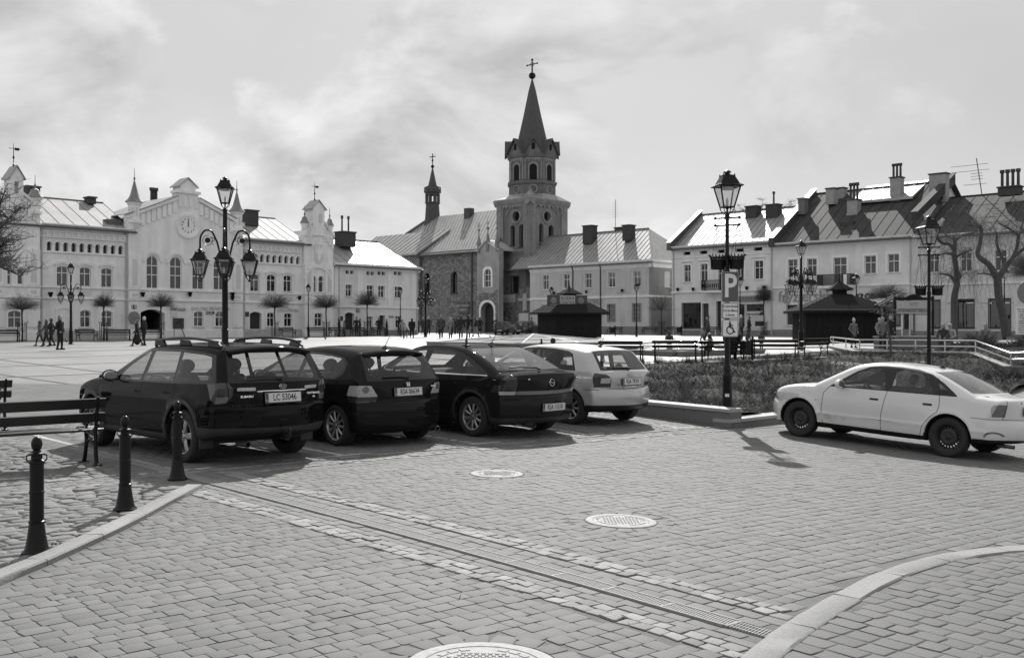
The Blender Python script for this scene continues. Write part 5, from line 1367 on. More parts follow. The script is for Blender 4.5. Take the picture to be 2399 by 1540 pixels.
GRAN=M('granite_wall',.17,.72,noise=(55,.35),bump=(70,.25,.006));GRANC=M('granite_cap',.36,.6,noise=(60,.2))
C0=G(1712,1003.5);C1=G(1479,970);C2=G(1832,990)
dA=Vector((C1.x-C0.x,C1.y-C0.y,0)).normalized();dB=Vector((C2.x-C0.x,C2.y-C0.y,0)).normalized()
def lowwall(p,dirv,L,zt0,zt1,label,thick=.34,step=1.1,side=1):
 root=empty('planter_wall',p);mb=MB();m2=MB();n=Vector((-dirv.y,dirv.x,0))*side
 s=0
 while s<L-.01:
  l=min(step,L-s);e=min(s+l,L)
  def q(t,o,z):v=dirv*t+n*o;return(v.x,v.y,z)
  za,zb=(zt0+(zt1-zt0)*t/L for t in(s,e));b0=zg(p.x+dirv.x*s,p.y+dirv.y*s)-.1-p.z;b1=zg(p.x+dirv.x*e,p.y+dirv.y*e)-.1-p.z
  g=.003
  mb.loft([[q(s+g,0,b0),q(s+g,thick,b0),q(s+g,thick,za-.06-p.z),q(s+g,0,za-.06-p.z)],[q(e-g,0,b1),q(e-g,thick,b1),q(e-g,thick,zb-.06-p.z),q(e-g,0,zb-.06-p.z)]])
  m2.loft([[q(s+g,-.03,za-.06-p.z),q(s+g,thick+.02,za-.06-p.z),q(s+g,thick+.02,za-p.z),q(s+g,-.022,za-p.z),q(s+g,-.03,za-.008-p.z)],[q(e-g,-.03,zb-.06-p.z),q(e-g,thick+.02,zb-.06-p.z),q(e-g,thick+.02,zb-p.z),q(e-g,-.022,zb-p.z),q(e-g,-.03,zb-.008-p.z)]])
  s+=l
 mb.build('wall',GRAN,root,ang=20);m2.build('coping',GRANC,root,ang=20)
 return tag(root,label,'planter wall','granite planter walls')
zW1=EYE+(V0-958)/F0*C0.y;zW2=EYE+(V0-982)/F0*C0.y
sgn=1 if Vector((-dA.y,dA.x,0)).dot(dB)>0 else-1
lowwall(C0+dA*.02,dA,7.5,zW1,zW1+.12,'higher speckled granite planter wall running back behind the silver hatchback',side=sgn)
lowwall(C0+dB*.0,dB,9.0,zW2,zW2-.12,'lower granite planter wall running behind the nose of the white saloon',side=-1 if Vector((-dB.y,dB.x,0)).dot(dA)<0 else 1,thick=.36)
SOIL=M('bed_soil',.018,.95,noise=(6,.4))
def bed_z(s,t):
 x=C0.x+dA.x*s+dB.x*t;y=C0.y+dA.y*s+dB.y*t
 k=sstep(0,12,s);front=(zW1-.06 if t<1 else zW2-.02)
 k0=sstep(6,10,t);base=(zW2*(1-k0)+(zg(x,y)+.08)*k0)*(1-k)+(zg(x,y)+.03)*k
 return Vector((x,y,max(base,zg(x,y)+.03+.10*(1-sstep(5,10,s)))+(.10*math.sin(s*1.3+t*.7)*sstep(.5,3,s)+.08*math.sin(t*1.9-s*.6))*(1-sstep(6,11,s))))
def in_bed(s,t):
 p=bed_z(s,t);u=CX+F0*p.x/p.y
 lim=12.2 if u<1955 else 10.5
 if u<1482+(s*1.5):return False
 return .30<s<lim and .30<t<34
def shrubs():
 mb=MB();N1=44;
 ids={}
 for i in range(0,26):
  for j in range(0,70):
   s,t=.3+i*.48,.3+j*.5
   p=bed_z(s,t);u=CX+F0*p.x/p.y
   ids[i,j]=mb.v(p-Vector((0,0,.02)))if u>1470 else None
 for i in range(25):
  for j in range(69):
   q=[ids[i,j],ids[i+1,j],ids[i+1,j+1],ids[i,j+1]]
   if None not in q:mb.f(q)
 struct(mb.build('bed_soil',SOIL,ang=60))
 rng=np.random.default_rng(4)
 V,F,I=[],[],[]
 def sprig(p,d,L,nb,w,mi):
  """a juniper sprig: needles either side of a thin stem"""
  d=d.normalized();sd=d.cross(Vector((0,0,1)));sd=sd.normalized()if sd.length>1e-4 else Vector((1,0,0));up=sd.cross(d)
  for k in range(nb):
   t=(k+.5)/nb;c=p+d*(L*t)+up*(-.12*L*t*t)
   for sg in(-1,1):
    e=(sd*sg*rng.uniform(.5,1)+d*rng.uniform(.5,.9)+up*rng.uniform(-.2,.7)).normalized()*(L*.34*(1-.5*t))
    b=d.cross(e).normalized()*w
    o=len(V);V.extend([tuple(c-d*w),tuple(c+d*w),tuple(c+e+b*.3)]);F.append((o,o+1,o+2));I.append(mi)
  o=len(V);q=sd*w*.5;V.extend([tuple(p-q),tuple(p+q),tuple(p+d*L-up*.12*L)]);F.append((o,o+1,o+2));I.append(mi)
 cnt=0;tries=0
 while cnt<17000 and tries<200000:
  tries+=1
  s=12.2*rng.random()**1.25+.25;t=.3+30*rng.random()**1.15
  if not in_bed(s,t):continue
  p=bed_z(s,t)
  if p.y>45:continue
  u=CX+F0*p.x/p.y
  if u>2440:continue
  cl=.5+.5*math.sin(s*2.1+1.3*math.sin(t*1.7))*math.sin(t*1.5+.8*s)
  L=.30*(.7+.6*cl)*rng.uniform(.6,1.3)*(1-.5*sstep(6,12,s))
  a=rng.uniform(0,2*math.pi);el=rng.uniform(.15,1.1)
  d=Vector((math.cos(a)*math.cos(el),math.sin(a)*math.cos(el),math.sin(el)))
  sprig(p+Vector((0,0,-.03+.08*cl*rng.random())),d,L,8 if p.y<27 else 5,.0045 if p.y<27 else .008,0 if rng.random()<.78 else(1 if rng.random()<.85 else 2))
  cnt+=1
 me=bpy.data.meshes.new('shrubs');me.from_pydata(V,[],F)
 for nm,v in(('shrub_dark',.018),('shrub_mid',.027),('shrub_dry',.08)):me.materials.append(M(nm,v,.7))
 me.polygons.foreach_set('material_index',I);o=bpy.data.objects.new('shrubs',me);COL.objects.link(o)
 o['kind']='stuff';o['label']='dark low juniper shrubs covering the sloping bed'
 m2=MB()
 k=0
 while k<260:
  s=.4+11.6*rng.random();t=.3+24*rng.random()
  if not in_bed(s,t):continue
  p=bed_z(s,t);a=rng.uniform(0,6.28);L=rng.uniform(.12,.4);up=rng.uniform(.1,.35)
  q=p+Vector((math.cos(a)*L*.5,math.sin(a)*L*.5,.10+up*.5));r=p+Vector((math.cos(a)*L,math.sin(a)*L,.06+up*.4))
  m2.tube([p,q,r],[.004,.003,.002],3,False);k+=1
 o=m2.build('dry_stalks',M('dry_stalk',.15,.7),ang=0);o['kind']='stuff';o['label']='pale dry stalks lying among the dark shrubs'
 m3=MB();k=0
 while k<260:
  s=.4+6*rng.random()**1.4;t=.3+9*rng.random()
  if not in_bed(s,t):continue
  p=bed_z(s,t)+Vector((0,0,rng.uniform(.05,.2)));m3.sphere(p,rng.uniform(.006,.014),5,3);k+=1
 o=m3.build('blossoms',M('blossom',.55,.7),ang=0);o['kind']='stuff';o['label']='tiny pale blossoms scattered over the shrub bank'
 for i,(u,v)in enumerate(((1500,850),(1545,852),(1610,850),(1700,852),(1795,848),(1835,846),(1890,846))):
  m4=MB();p=G(u,v)
  for k in range(70):
   a=rng.uniform(0,6.28);r=.22*rng.random()**.5;q=p+Vector((math.cos(a)*r,math.sin(a)*r,0));L=rng.uniform(.2,.46);ln=rng.uniform(.05,.3)
   e=q+Vector((math.cos(a)*ln*L,math.sin(a)*ln*L,L));wv=Vector((-math.sin(a),math.cos(a),0))*.008
   m4.poly((q-wv,q+wv,e))
  tag(m4.build('grass_tuft',M('tuft',.06,.8),ang=0),'dark upright grass tuft on the back edge of the shrub bed','plant','grass tufts behind the shrub bed')
shrubs()
eb=MB()
for i in range(9):
 p,q=(G(1655+32*i+j,852.5-(1.35*i+j*.04))for j in(0,30))
 eb.bar(p+Vector((0,0,.04)),q+Vector((0,0,.04)),.28,.12)
struct(eb.build('bed_edging',GRANC))
STEEL=M('handrail_steel',.62,.18,1.0)
RW=[(1949,808,57.5),(2016,821,44.5),(2288,825,41.3),(2371,856.5,38.0),(2440,854.5,37.0)]
RP=[P3(*q)for q in RW]
def ramp():
 o=RP[1].copy();o.z=zg(o.x,o.y);root=empty('ramp_wall',o);mb=MB();m2=MB()
 for p,q in zip(RP,RP[1:]):
  d=(q-p);d.z=0;d.normalize();n=Vector((-d.y,d.x,0))
  if n.y<0:n=-n
  L=(q-p).length;k=max(1,int(L/1.2));
  for i in range(k):
   for r in range(4):
    a=p.lerp(q,i/k);b=p.lerp(q,(i+1)/k);g=d*.004
    def zz(P_,f):return zg(P_.x,P_.y)-1.6+(P_.z-.07-zg(P_.x,P_.y)+1.6)*f
    f0,f1=(.25*r,.25*(r+1)-.004)
    mb.loft([[a+g-o+Vector((0,0,zz(a,f0)-a.z)),a+g+n*.3-o+Vector((0,0,zz(a,f0)-a.z)),a+g+n*.3-o+Vector((0,0,zz(a,f1)-a.z)),a+g-o+Vector((0,0,zz(a,f1)-a.z))],[b-g-o+Vector((0,0,zz(b,f0)-b.z)),b-g+n*.3-o+Vector((0,0,zz(b,f0)-b.z)),b-g+n*.3-o+Vector((0,0,zz(b,f1)-b.z)),b-g-o+Vector((0,0,zz(b,f1)-b.z))]])
  m2.bar(p+n*.15-Vector((0,0,.035))-o,q+n*.15-Vector((0,0,.035))-o,.36,.07)
 mb.build('wall',GRAN,root,ang=20);m2.build('coping',M('ramp_coping',.24,.6,noise=(50,.25)),root,ang=20)
 tag(root,'speckled granite ramp wall sloping down at the right behind the white saloon','wall')
 hr=empty('handrail',o)
 Q=[p+Vector((0,.15,0))for p in RP]
 h1,h2=.47,.23
 def path(h):return[(v+Vector((0,0,h))-o)for v in Q]
 lo,hi=path(h2),path(h1)
 def lw(P_):return crv(P_,1)
 m1=MB();m1.tube(hi,.034,10);m1.build('rail',STEEL,hr)
 m1=MB();m1.tube(lo,.028,10);m1.build('rail',STEEL,hr)
 m1=MB();c=(lo[0]+hi[0])/2;e=(hi[0]-hi[1]);e.z=0;e.normalize()
 m1.tube(crv([hi[0],hi[0]+e*.35-Vector((0,0,.03)),c+e*.5,lo[0]+e*.35+Vector((0,0,.03)),lo[0]],5),.032,10);m1.build('end_loop',STEEL,hr)
 tot=[]
 for a,b,n in((0,1,2),(1,2,4),(2,3,1),(3,4,1)):
  for i in range(n):tot.append(Q[a].lerp(Q[b],(i+(.15 if a==0 else 0))/n))
 for p in tot:
  m1=MB();m1.lathe([(.028,-.02),(.028,h1)],10,c=p-o);m1.lathe([(.06,-.01),(.055,.012),(.03,.02)],10,c=p-o);m1.build('post',STEEL,hr)
 tag(hr,'shiny steel handrail with two bars along the top of the ramp wall','handrail')
 a,b=P3(2046,789,55),P3(2203,789,52)
 r2=empty('granite_block',GD(2125,53));m1=MB();d=(b-a).normalized();n=Vector((-d.y,d.x,0));o2=r2.location
 m1.loft([[v-o2 for v in(a+Vector((0,0,-1.5)),b+Vector((0,0,-1.5)),b+n*1.2+Vector((0,0,-1.5)),a+n*1.2+Vector((0,0,-1.5)))],[v-o2 for v in(a,b,b+n*1.2,a+n*1.2)]]);m1.build('block',GRAN,r2,ang=20)
 m1=MB();m1.loft([[v-o2 for v in(a-d*.04-n*.04+Vector((0,0,.0)),b+d*.04-n*.04,b+d*.04+n*1.24,a-d*.04+n*1.24)],[v-o2+Vector((0,0,.06))for v in(a-d*.04-n*.04,b+d*.04-n*.04,b+d*.04+n*1.24,a-d*.04+n*1.24)]]);m1.build('coping',GRANC,r2,ang=20)
 tag(r2,'pale granite block behind the handrail, left of the tall lamp','planter')
 a,b=P3(2195,815,49),P3(2420,812,45);m1=MB();o3=GD(2300,46);d=(b-a).normalized();n=Vector((-d.y,d.x,0))
 m1.bar(a-o3-Vector((0,0,.3)),b-o3-Vector((0,0,.3)),.4,.6);w_=m1.build('low_wall',GRAN,ang=20,loc=o3);tag(w_,'low granite wall behind the handrail in front of the willows','wall')
ramp()
PYRG=M('pyramid_glass',.30,.2,.0,noise=(1.5,.4));
def pyramid(u,d,half,zb,zt,rz,label,wv,wl,wr):
 p=GD(u,d);root=empty('glass_pyramid',p);z0=p.z
 h=zt-z0;b=zb-z0
 m1=MB();B=[(-half,-half,b),(half,-half,b),(half,half,b),(-half,half,b)];ap=(0,0,h)
 for i in range(4):m1.poly((B[i],B[(i+1)%4],ap))
 m1.build('panes',PYRG,root,ang=0)
 m2=MB()
 for i in range(4):
  m2.tube([Vector(B[i])+Vector((0,0,.01)),Vector(ap)+Vector((0,0,.01))],.035,6)
  m2.tube([Vector(B[i])+Vector((0,0,.01)),Vector(B[(i+1)%4])+Vector((0,0,.01))],.03,6)
  for t in(.25,.5,.75):
   e=Vector(B[i]).lerp(Vector(B[(i+1)%4]),t);
   if t==.5:m2.tube([e+Vector((0,0,.012)),Vector(ap)+Vector((0,0,.012))],.018,5)
  for t in(.35,.68):
   m2.tube([Vector(B[i]).lerp(Vector(ap),t)+Vector((0,0,.012)),Vector(B[(i+1)%4]).lerp(Vector(ap),t)+Vector((0,0,.012))],.014,5)
 m2.build('frame',M('pyramid_frame',.62,.25,.8),root)
 m3=MB();k=half+.28
 for i in range(4):
  a_,c_=(-k,-k),(k,-k);rt=Matrix.Rotation(math.pi/2*i,4,'Z')
  m3.at(rt);m3.cbox(-k,-k-.15,-.3,k-.31,-k+.15,b-.04,.01)
 m3.at(Matrix.Identity(4));m3.build('plinth',GRAN,root,ang=20)
 m4=MB()
 for i in range(4):
  m4.at(Matrix.Rotation(math.pi/2*i,4,'Z'));m4.cbox(-k-.02,-k-.18,b-.04,k-.34,-k+.18,b+.03,.01)
 m4.at(Matrix.Identity(4));m4.build('coping',GRANC,root,ang=20)
 root.rotation_euler=(0,0,rz);return tag(root,label,'glass pyramid','glass pyramids on the square')
pyramid(1249,49,3.3,EYE-33/F0*45.5,EYE-12.5/F0*49,R(38),'larger low glass pyramid showing above the roofs of the parked cars',0,0,0)
pyramid(1583,49,2.6,EYE-52/F0*45.5,EYE-24/F0*49,R(38),'smaller low glass pyramid with a child beside it, behind the benches',0,0,0)
mb=MB();p=G(1576,823);q=Vector((p.x,p.y,p.z))
mb.tube([P3(1525,803,47)-q,P3(1665,803,46)-q],.025,6)
for u in(1542,1650):mb.lathe([(.03,0),(.03,.6)],8,c=P3(u,803,46.5)-q-Vector((0,0,.58)))
o=mb.build('barrier_rail',STEEL,ang=30,loc=q);tag(o,'thin grey barrier rail in front of the smaller glass pyramid','barrier')
random.seed(5)
ZW=dict(A=(0,550,1.812),B=(700,650,2.053),C=(1450,150,1.232),D=(2050,800,2.3693),E=(2650,620,1.75),F=(3300,620,1.75))
def zp(w,x,y):o=ZW[w];return((o[0]+x/o[2])/1.7081,(o[1]+y/o[2])/1.7081)
P_=Vector((.69,.724,0)).normalized();Q_=Vector((P_.y,-P_.x,0))
class Face:
 """a facade plane: s along it, z up, n outwards to the viewer"""
 def __init__(s,o,u):
  s.o=Vector((o[0],o[1],0));s.u=Vector((u[0],u[1],0)).normalized();s.n=Vector((s.u.y,-s.u.x,0))
  if s.n.dot(-s.o)<0:s.n=-s.n
 def px(s,u,v,dep=0.0):
  r=Vector(((u-CX)/F0,1,(V0-v)/F0));o=s.o-s.n*dep
  t=(s.n.dot(o))/(s.n.x*r.x+s.n.y*r.y)
  p=r*t;return((p-o).dot(s.u),p.z+EYE)
 def z(s,w,x,y,dep=0.0):return s.px(*zp(w,x,y),dep)
 def P(s,a,z,c=0.0):q=s.o+s.u*a-s.n*c;return Vector((q.x,q.y,z))
 def fn(s,org,off=0.0):return lambda a,b,c:s.P(a,b,c+off)-org
 def flip(s):return s.u.cross(Vector((0,0,1))).dot(s.n)<0
PLW=M('plaster_white',.86,.85,noise=(.9,.10),streak=(1.5,.25,.12),bump=(9,.10,.02))
PLG=M('plaster_grey',.60,.85,noise=(.8,.12),streak=(1.2,.2,.14),bump=(9,.10,.02))
PLL=M('plaster_light',.80,.85,noise=(.8,.10),streak=(1.3,.22,.12),bump=(9,.10,.02))
PLP=M('plaster_panel',.66,.85,noise=(.8,.10))
TRIM=M('plaster_trim',.88,.8,noise=(1.2,.10),streak=(2,.3,.10))
PLIN=M('stone_plinth',.24,.85,noise=(3,.25),bump=(10,.2,.02))
FRAME=M('window_frame_white',.88,.45)
FRAMED=M('window_frame_dark',.05,.5)
WGL=glass_thin('window_glass',.50,.0,.03)
CURT=[M('curtain_dark',.035,.9,noise=(4,.5)),M('curtain_mid',.09,.9,streak=(26,.5,.6)),M('curtain_light',.22,.9,streak=(30,.4,.5))]
ZINC=M('roof_zinc_bright',.38,.52,.6,noise=(1.1,.22),bump=(3,.15,.03))
ZINCT=M('roof_tin_pale',.33,.70,.15,noise=(.8,.22),bump=(3,.15,.03))
ZINCG=M('roof_zinc_grey',.36,.50,.45,noise=(1.4,.25),bump=(3,.15,.03))
ROOFD=M('roof_sheet_dark',.060,.75,0,spec=.2,noise=(1.2,.35),bump=(3,.15,.03))
ROOFS=M('roof_seam_dark',.10,.6)
GUT=M('gutter',.12,.45,.5)
CHIM=M('chimney_render',.34,.9,noise=(3,.2));CHIMD=M('chimney_dark',.06,.9,noise=(6,.4))
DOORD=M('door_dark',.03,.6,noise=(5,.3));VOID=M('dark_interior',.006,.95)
def stone_mat():
 m=bpy.data.materials.new('rubble_stone');m.use_nodes=True;nt=m.node_tree;b=nt.nodes['Principled BSDF'];b.inputs['Roughness'].default_value=.9
 tc=nt.nodes.new('ShaderNodeTexCoord');mp=nt.nodes.new('ShaderNodeMapping');mp.inputs['Scale'].default_value=(2.6,2.6,3.6);nt.links.new(tc.outputs['Object'],mp.inputs[0])
 vo=nt.nodes.new('ShaderNodeTexVoronoi');vo.inputs['Scale'].default_value=1.0;nt.links.new(mp.outputs[0],vo.inputs['Vector'])
 v2=nt.nodes.new('ShaderNodeTexVoronoi');v2.feature='DISTANCE_TO_EDGE';v2.inputs['Scale'].default_value=1.0;nt.links.new(mp.outputs[0],v2.inputs['Vector'])
 sp=nt.nodes.new('ShaderNodeSeparateColor');nt.links.new(vo.outputs['Color'],sp.inputs[0])
 r=nt.nodes.new('ShaderNodeMapRange');r.inputs['To Min'].default_value=.16;r.inputs['To Max'].default_value=.32;nt.links.new(sp.outputs[0],r.inputs[0])
 e=nt.nodes.new('ShaderNodeMapRange');e.inputs['From Max'].default_value=.10;e.inputs['To Min'].default_value=.45;e.inputs['To Max'].default_value=1;nt.links.new(v2.outputs['Distance'],e.inputs[0])
 mu=nt.nodes.new('ShaderNodeMath');mu.operation='MULTIPLY';nt.links.new(r.outputs[0],mu.inputs[0]);nt.links.new(e.outputs[0],mu.inputs[1])
 c=nt.nodes.new('ShaderNodeCombineColor')
 for i in range(3):nt.links.new(mu.outputs[0],c.inputs[i])
 nt.links.new(c.outputs[0],b.inputs['Base Color'])
 bp=nt.nodes.new('ShaderNodeBump');bp.inputs['Strength'].default_value=.5;bp.inputs['Distance'].default_value=.06;nt.links.new(e.outputs[0],bp.inputs['Height']);nt.links.new(bp.outputs['Normal'],b.inputs['Normal'])
 return m
STONE=stone_mat()
TOWER=M('tower_render',.245,.9,noise=(.5,.22),streak=(.9,.12,.35),bump=(8,.15,.03));TOWERL=M('tower_trim',.27,.9,noise=(1.2,.2),streak=(1.2,.2,.3))
TOWERD=M('tower_octagon',.18,.9,noise=(.9,.25),streak=(1.0,.15,.4));SLATE=M('spire_slate',.075,.7,noise=(5,.35),bump=(14,.3,.03))
def hole(kind,s0,s1,z0,z1):
 if kind=='rect':return[(s0,z0),(s1,z0),(s1,z1),(s0,z1)]
 w=s1-s0;c=(s0+s1)/2
 if kind=='arch':return[(s0,z0),(s1,z0)]+arc(c,z1-w/2,w/2,0,180,12)
 rise=w*.16;Rr=(w*w/4+rise*rise)/(2*rise);a=math.degrees(math.asin(w/2/Rr))
 return[(s0,z0),(s1,z0)]+arc(c,z1-Rr,Rr,90-a,90+a,8)
class House:
 def __init__(s,name,F,a,label,cat='house',group=None):
  s.F=F;p=F.P(a,0);p.z=zg(p.x,p.y);s.o=p;s.root=empty(name,p);tag(s.root,label,cat,group);s.holes=[];s.kids=[]
 def mb(s):return MB()
 def add(s,mb,name,mat,parent=None,ang=30):return mb.build(name,mat,parent or s.root,ang=ang)
 def wall(s,outline,mat,t=.35,off=0.0,name='wall',holes=None):
  m=MB();hs=s.holes if holes is None else holes
  f=s.F.fn(s.o,off)
  if s.F.flip():m.slab(outline,hs,t,f)
  else:m.slab(outline,hs,t,f)
  o=m.build(name,mat,s.root,ang=30)
  bm=bmesh.new();bm.from_mesh(o.data);bmesh.ops.recalc_face_normals(bm,faces=bm.faces);bm.to_mesh(o.data);bm.free()
  if holes is None:s.holes=[]
  return o
 def box(s,a0,a1,z0,z1,c0,c1,mb):
  """box in facade coordinates, c = depth behind the facade (negative = proud)"""
  f=s.F.fn(s.o);mb.loft([[f(a0,z0,c0),f(a1,z0,c0),f(a1,z0,c1),f(a0,z0,c1)],[f(a0,z1,c0),f(a1,z1,c0),f(a1,z1,c1),f(a0,z1,c1)]])
 def mould(s,a0,a1,prof,mb):
  """horizontal moulding: prof = [(z, out), ...]"""
  f=s.F.fn(s.o);mb.loft([[f(a,z,-o)for z,o in prof]for a in(a0,a1)])
 def win(s,s0,s1,z0,z1,kind='rect',cols=2,tr=(.60,),sur=.09,sill=True,hood=False,curt=None,dep=.13,frame=None,bar=.055,off=0.0,name='window',hole_=True):
  frame=frame or FRAME
  if s0>s1:s0,s1=s1,s0
  if z0>z1:z0,z1=z1,z0
  f=s.F.fn(s.o,off);H=hole(kind,s0,s1,z0,z1)
  if hole_:s.holes.append(H)
  w,h=s1-s0,z1-z0;m=MB();cx_=(s0+s1)/2
  def inset(e):
   if kind=='rect':return hole(kind,s0+e,s1-e,z0+e,z1-e)
   return hole(kind,s0+e,s1-e,z0+e,z1-e)
  n_=len(H);A=H;B=inset(bar)
  m.slab(A,[B],.06,lambda a,b,c:f(a,b,c+dep))
  def bx(a0,a1,b0,b1,c=.05):self_=s;q=[f(a0,b0,dep+.004),f(a1,b0,dep+.004),f(a1,b0,dep+c),f(a0,b0,dep+c)];r=[f(a0,b1,dep+.004),f(a1,b1,dep+.004),f(a1,b1,dep+c),f(a0,b1,dep+c)];m.loft([q,r])
  for i in range(1,cols):
   x=s0+w*i/cols;bx(x-bar*.5,x+bar*.5,z0+bar,z1-bar*.9-(w*.08 if kind=='seg' else 0)*0)
  for t in tr:bx(s0+bar,s1-bar,z0+h*t-bar*.55,z0+h*t+bar*.55,.055)
  if sur:
   S_=[(p[0]+(sur if p[0]>cx_ else-sur),p[1]+(sur if p[1]>z0+h*.5 else(0 if sill else-sur)))for p in H]
   m.slab(S_,[H],.05,lambda a,b,c:f(a,b,c-.045))
  if sill:m.loft([[f(a,z,c)for a,z,c in((s0-.1,z0-.09,-.10),(s0-.1,z0-.09,.1),(s0-.1,z0,.1),(s0-.1,z0-.02,-.12))],[f(a,z,c)for a,z,c in((s1+.1,z0-.09,-.10),(s1+.1,z0-.09,.1),(s1+.1,z0,.1),(s1+.1,z0-.02,-.12))]])
  if hood:
   e=.30 if kind=='seg' else .28
   if kind=='rect':
    m.loft([[f(a,z,c)for z,c in((z1+.22,-.04),(z1+.30,-.16),(z1+.36,-.18),(z1+.36,.02),(z1+.22,.02))]for a in(s0-.22,s1+.22)])
   else:
    top=[p for p in H if p[1]>z1-w*.5-.01][::-1]if kind=='arch' else H[2:][::-1]
    c0=(cx_,z1-w/2)if kind=='arch' else(cx_,z1-(w*w/4+(w*.16)**2)/(2*w*.16))
    rings=[]
    for p in top:
     d=Vector((p[0]-c0[0],p[1]-c0[1]));L=d.length;d=d/L
     r0,r1=L+.16,L+.16+e*.7
     rings.append([f(c0[0]+d.x*r0,c0[1]+d.y*r0,-.02),f(c0[0]+d.x*r0,c0[1]+d.y*r0,-.12),f(c0[0]+d.x*r1,c0[1]+d.y*r1,-.16),f(c0[0]+d.x*r1,c0[1]+d.y*r1,.02)])
    m.loft(rings)
  fo=m.build(name,frame,s.root,ang=30)
  g=MB();g.sheet(H,(),lambda a,b:f(a,b,dep+.045));g.build('pane',WGL,fo,ang=0)
  k=MB();k.sheet(H,(),lambda a,b:f(a,b,dep+.16));c_=curt if curt is not None else random.choice((0,0,1,1,2))
  k.build('curtain',CURT[c_],fo,ang=0)
  return fo
 def door(s,s0,s1,z0,z1,kind='rect',mat=None,dep=.3,panels=True,sur=.12,void=False):
  if s0>s1:s0,s1=s1,s0
  f=s.F.fn(s.o);H=hole(kind,s0,s1,z0,z1);s.holes.append(H);m=MB();cx_=(s0+s1)/2;w,h=s1-s0,z1-z0
  m.sheet(H,(),lambda a,b:f(a,b,dep if not void else dep+2.5))
  if panels and not void:
   for i in(0,1):
    for j in range(3):
     a0,a1=s0+w*(.06+.47*i),s0+w*(.47+.47*i);b0,b1=z0+h*(.06+.27*j),z0+h*(.28+.27*j)
     m.loft([[f(a0,b0,dep-.004),f(a1,b0,dep-.004),f(a1,b1,dep-.004),f(a0,b1,dep-.004)],[f(a0+.04,b0+.04,dep-.03),f(a1-.04,b0+.04,dep-.03),f(a1-.04,b1-.04,dep-.03),f(a0+.04,b1-.04,dep-.03)]])
  if void:
   n=len(H);r0=[f(a,b,.2)for a,b in H];r1=[f(a,b,dep+2.5)for a,b in H];ids0=[m.v(p)for p in r0];ids1=[m.v(p)for p in r1]
   for i in range(n):m.f((ids0[i],ids0[(i+1)%n],ids1[(i+1)%n],ids1[i]))
  d=m.build('gateway' if void else 'door',mat or DOORD,s.root,ang=20)
  if sur:
   m=MB();S_=[(p[0]+(sur if p[0]>cx_ else-sur),p[1]+(sur if p[1]>z0+h*.5 else 0))for p in H]
   m.slab(S_,[H],.06,lambda a,b,c:f(a,b,c-.055));m.build('door_surround',TRIM,s.root,ang=30)
  return d
 def roof(s,a0,a1,ze,zr,D,mat,seam=.9,over=.35,hl=0.0,hr=0.0,back=True,seamm=None,fasc=True,name='roof',thick=.14):
  """pitched roof: eave at ze on the facade, ridge at zr and depth D; hl/hr = how far the ridge ends stop short (hips)"""
  f=s.F.fn(s.o);m=MB();sl=(zr-ze)/D
  e0,e1=f(a0,ze-sl*over,-over),f(a1,ze-sl*over,-over);r0,r1=f(a0+hl,zr,D),f(a1-hr,zr,D)
  b0,b1=f(a0,ze-sl*over,2*D+over),f(a1,ze-sl*over,2*D+over)
  dn=Vector((0,0,-thick))
  def sheet(q):m.loft([[p+dn for p in q],q])
  sheet([e0,e1,r1,r0])
  if back:sheet([r0,r1,b1,b0])
  if hl:sheet([b0,e0,r0])
  if hr:sheet([e1,b1,r1])
  ro=m.build(name,mat,s.root,ang=20)
  k=MB();n=int((a1-a0)/seam)
  for i in range(n+1):
   a=a0+(a1-a0)*i/n
   t1=1.0
   if hl and a<a0+hl:t1=(a-a0)/hl
   if hr and a>a1-hr:t1=(a1-a)/hr
   if t1<.03:continue
   p=f(a,ze-sl*over,-over);q=f(a,ze+(zr-ze)*t1,D*t1)if t1<1 else f(a,zr,D)
   k.bar(p+Vector((0,0,.014)),q+Vector((0,0,.014)),.04,.028)
  k.tube([r0+Vector((0,0,.03)),r1+Vector((0,0,.03))],.07,6)
  if hl:k.tube([e0,r0],.06,6)
  if hr:k.tube([e1,r1],.06,6)
  k.build('roof_seam',seamm or mat,ro,ang=30)
  if fasc:
   g=MB();pts=[f(a,ze-sl*over-.07,-over-.07)for a in(a0-.1,a1+.1)]
   g.tube(pts,.075,8);g.build('gutter',GUT,s.root)
  return ro
 def ends(s,a0,a1,z0,ze,zr,D,mat,gl=True,gr=True):
  """end walls and back wall"""
  f=s.F.fn(s.o);m=MB()
  for a,g in((a0,gl),(a1,gr)):
   q=[(z0,.02),(ze,.02)]+([(zr-.16,D)]if g else[])+[(ze,2*D),(z0,2*D)]
   m.poly([f(a,z,c)for z,c in q])
  m.poly([f(a0,z0,2*D),f(a1,z0,2*D),f(a1,ze,2*D),f(a0,ze,2*D)])
  return m.build('rear_walls',mat,s.root,ang=0)
 def chimney(s,pts,dep,mat,w=.9,pots=0,cap=True,potr=.10,poth=.8,slope=None):
  """pts = ((s,z) bottom-left .. (s,z) top-right) on the plane at depth dep"""
  (a0,zb),(a1,zt)=pts;f=s.F.fn(s.o);m=MB()
  if a0>a1:a0,a1=a1,a0
  def ring(e,z):return[f(a0-e,z,dep-w/2-e),f(a1+e,z,dep-w/2-e),f(a1+e,z,dep+w/2+e),f(a0-e,z,dep+w/2+e)]
  m.loft([ring(0,zb),ring(0,zt-.16)])
  c=m.build('chimney',mat,s.root,ang=20)
  if cap:m=MB();m.loft([ring(.0,zt-.157),ring(.09,zt-.13),ring(.09,zt-.02),ring(.02,zt)]);m.build('chimney_cap',CHIMD if mat is CHIM else mat,c,ang=20)
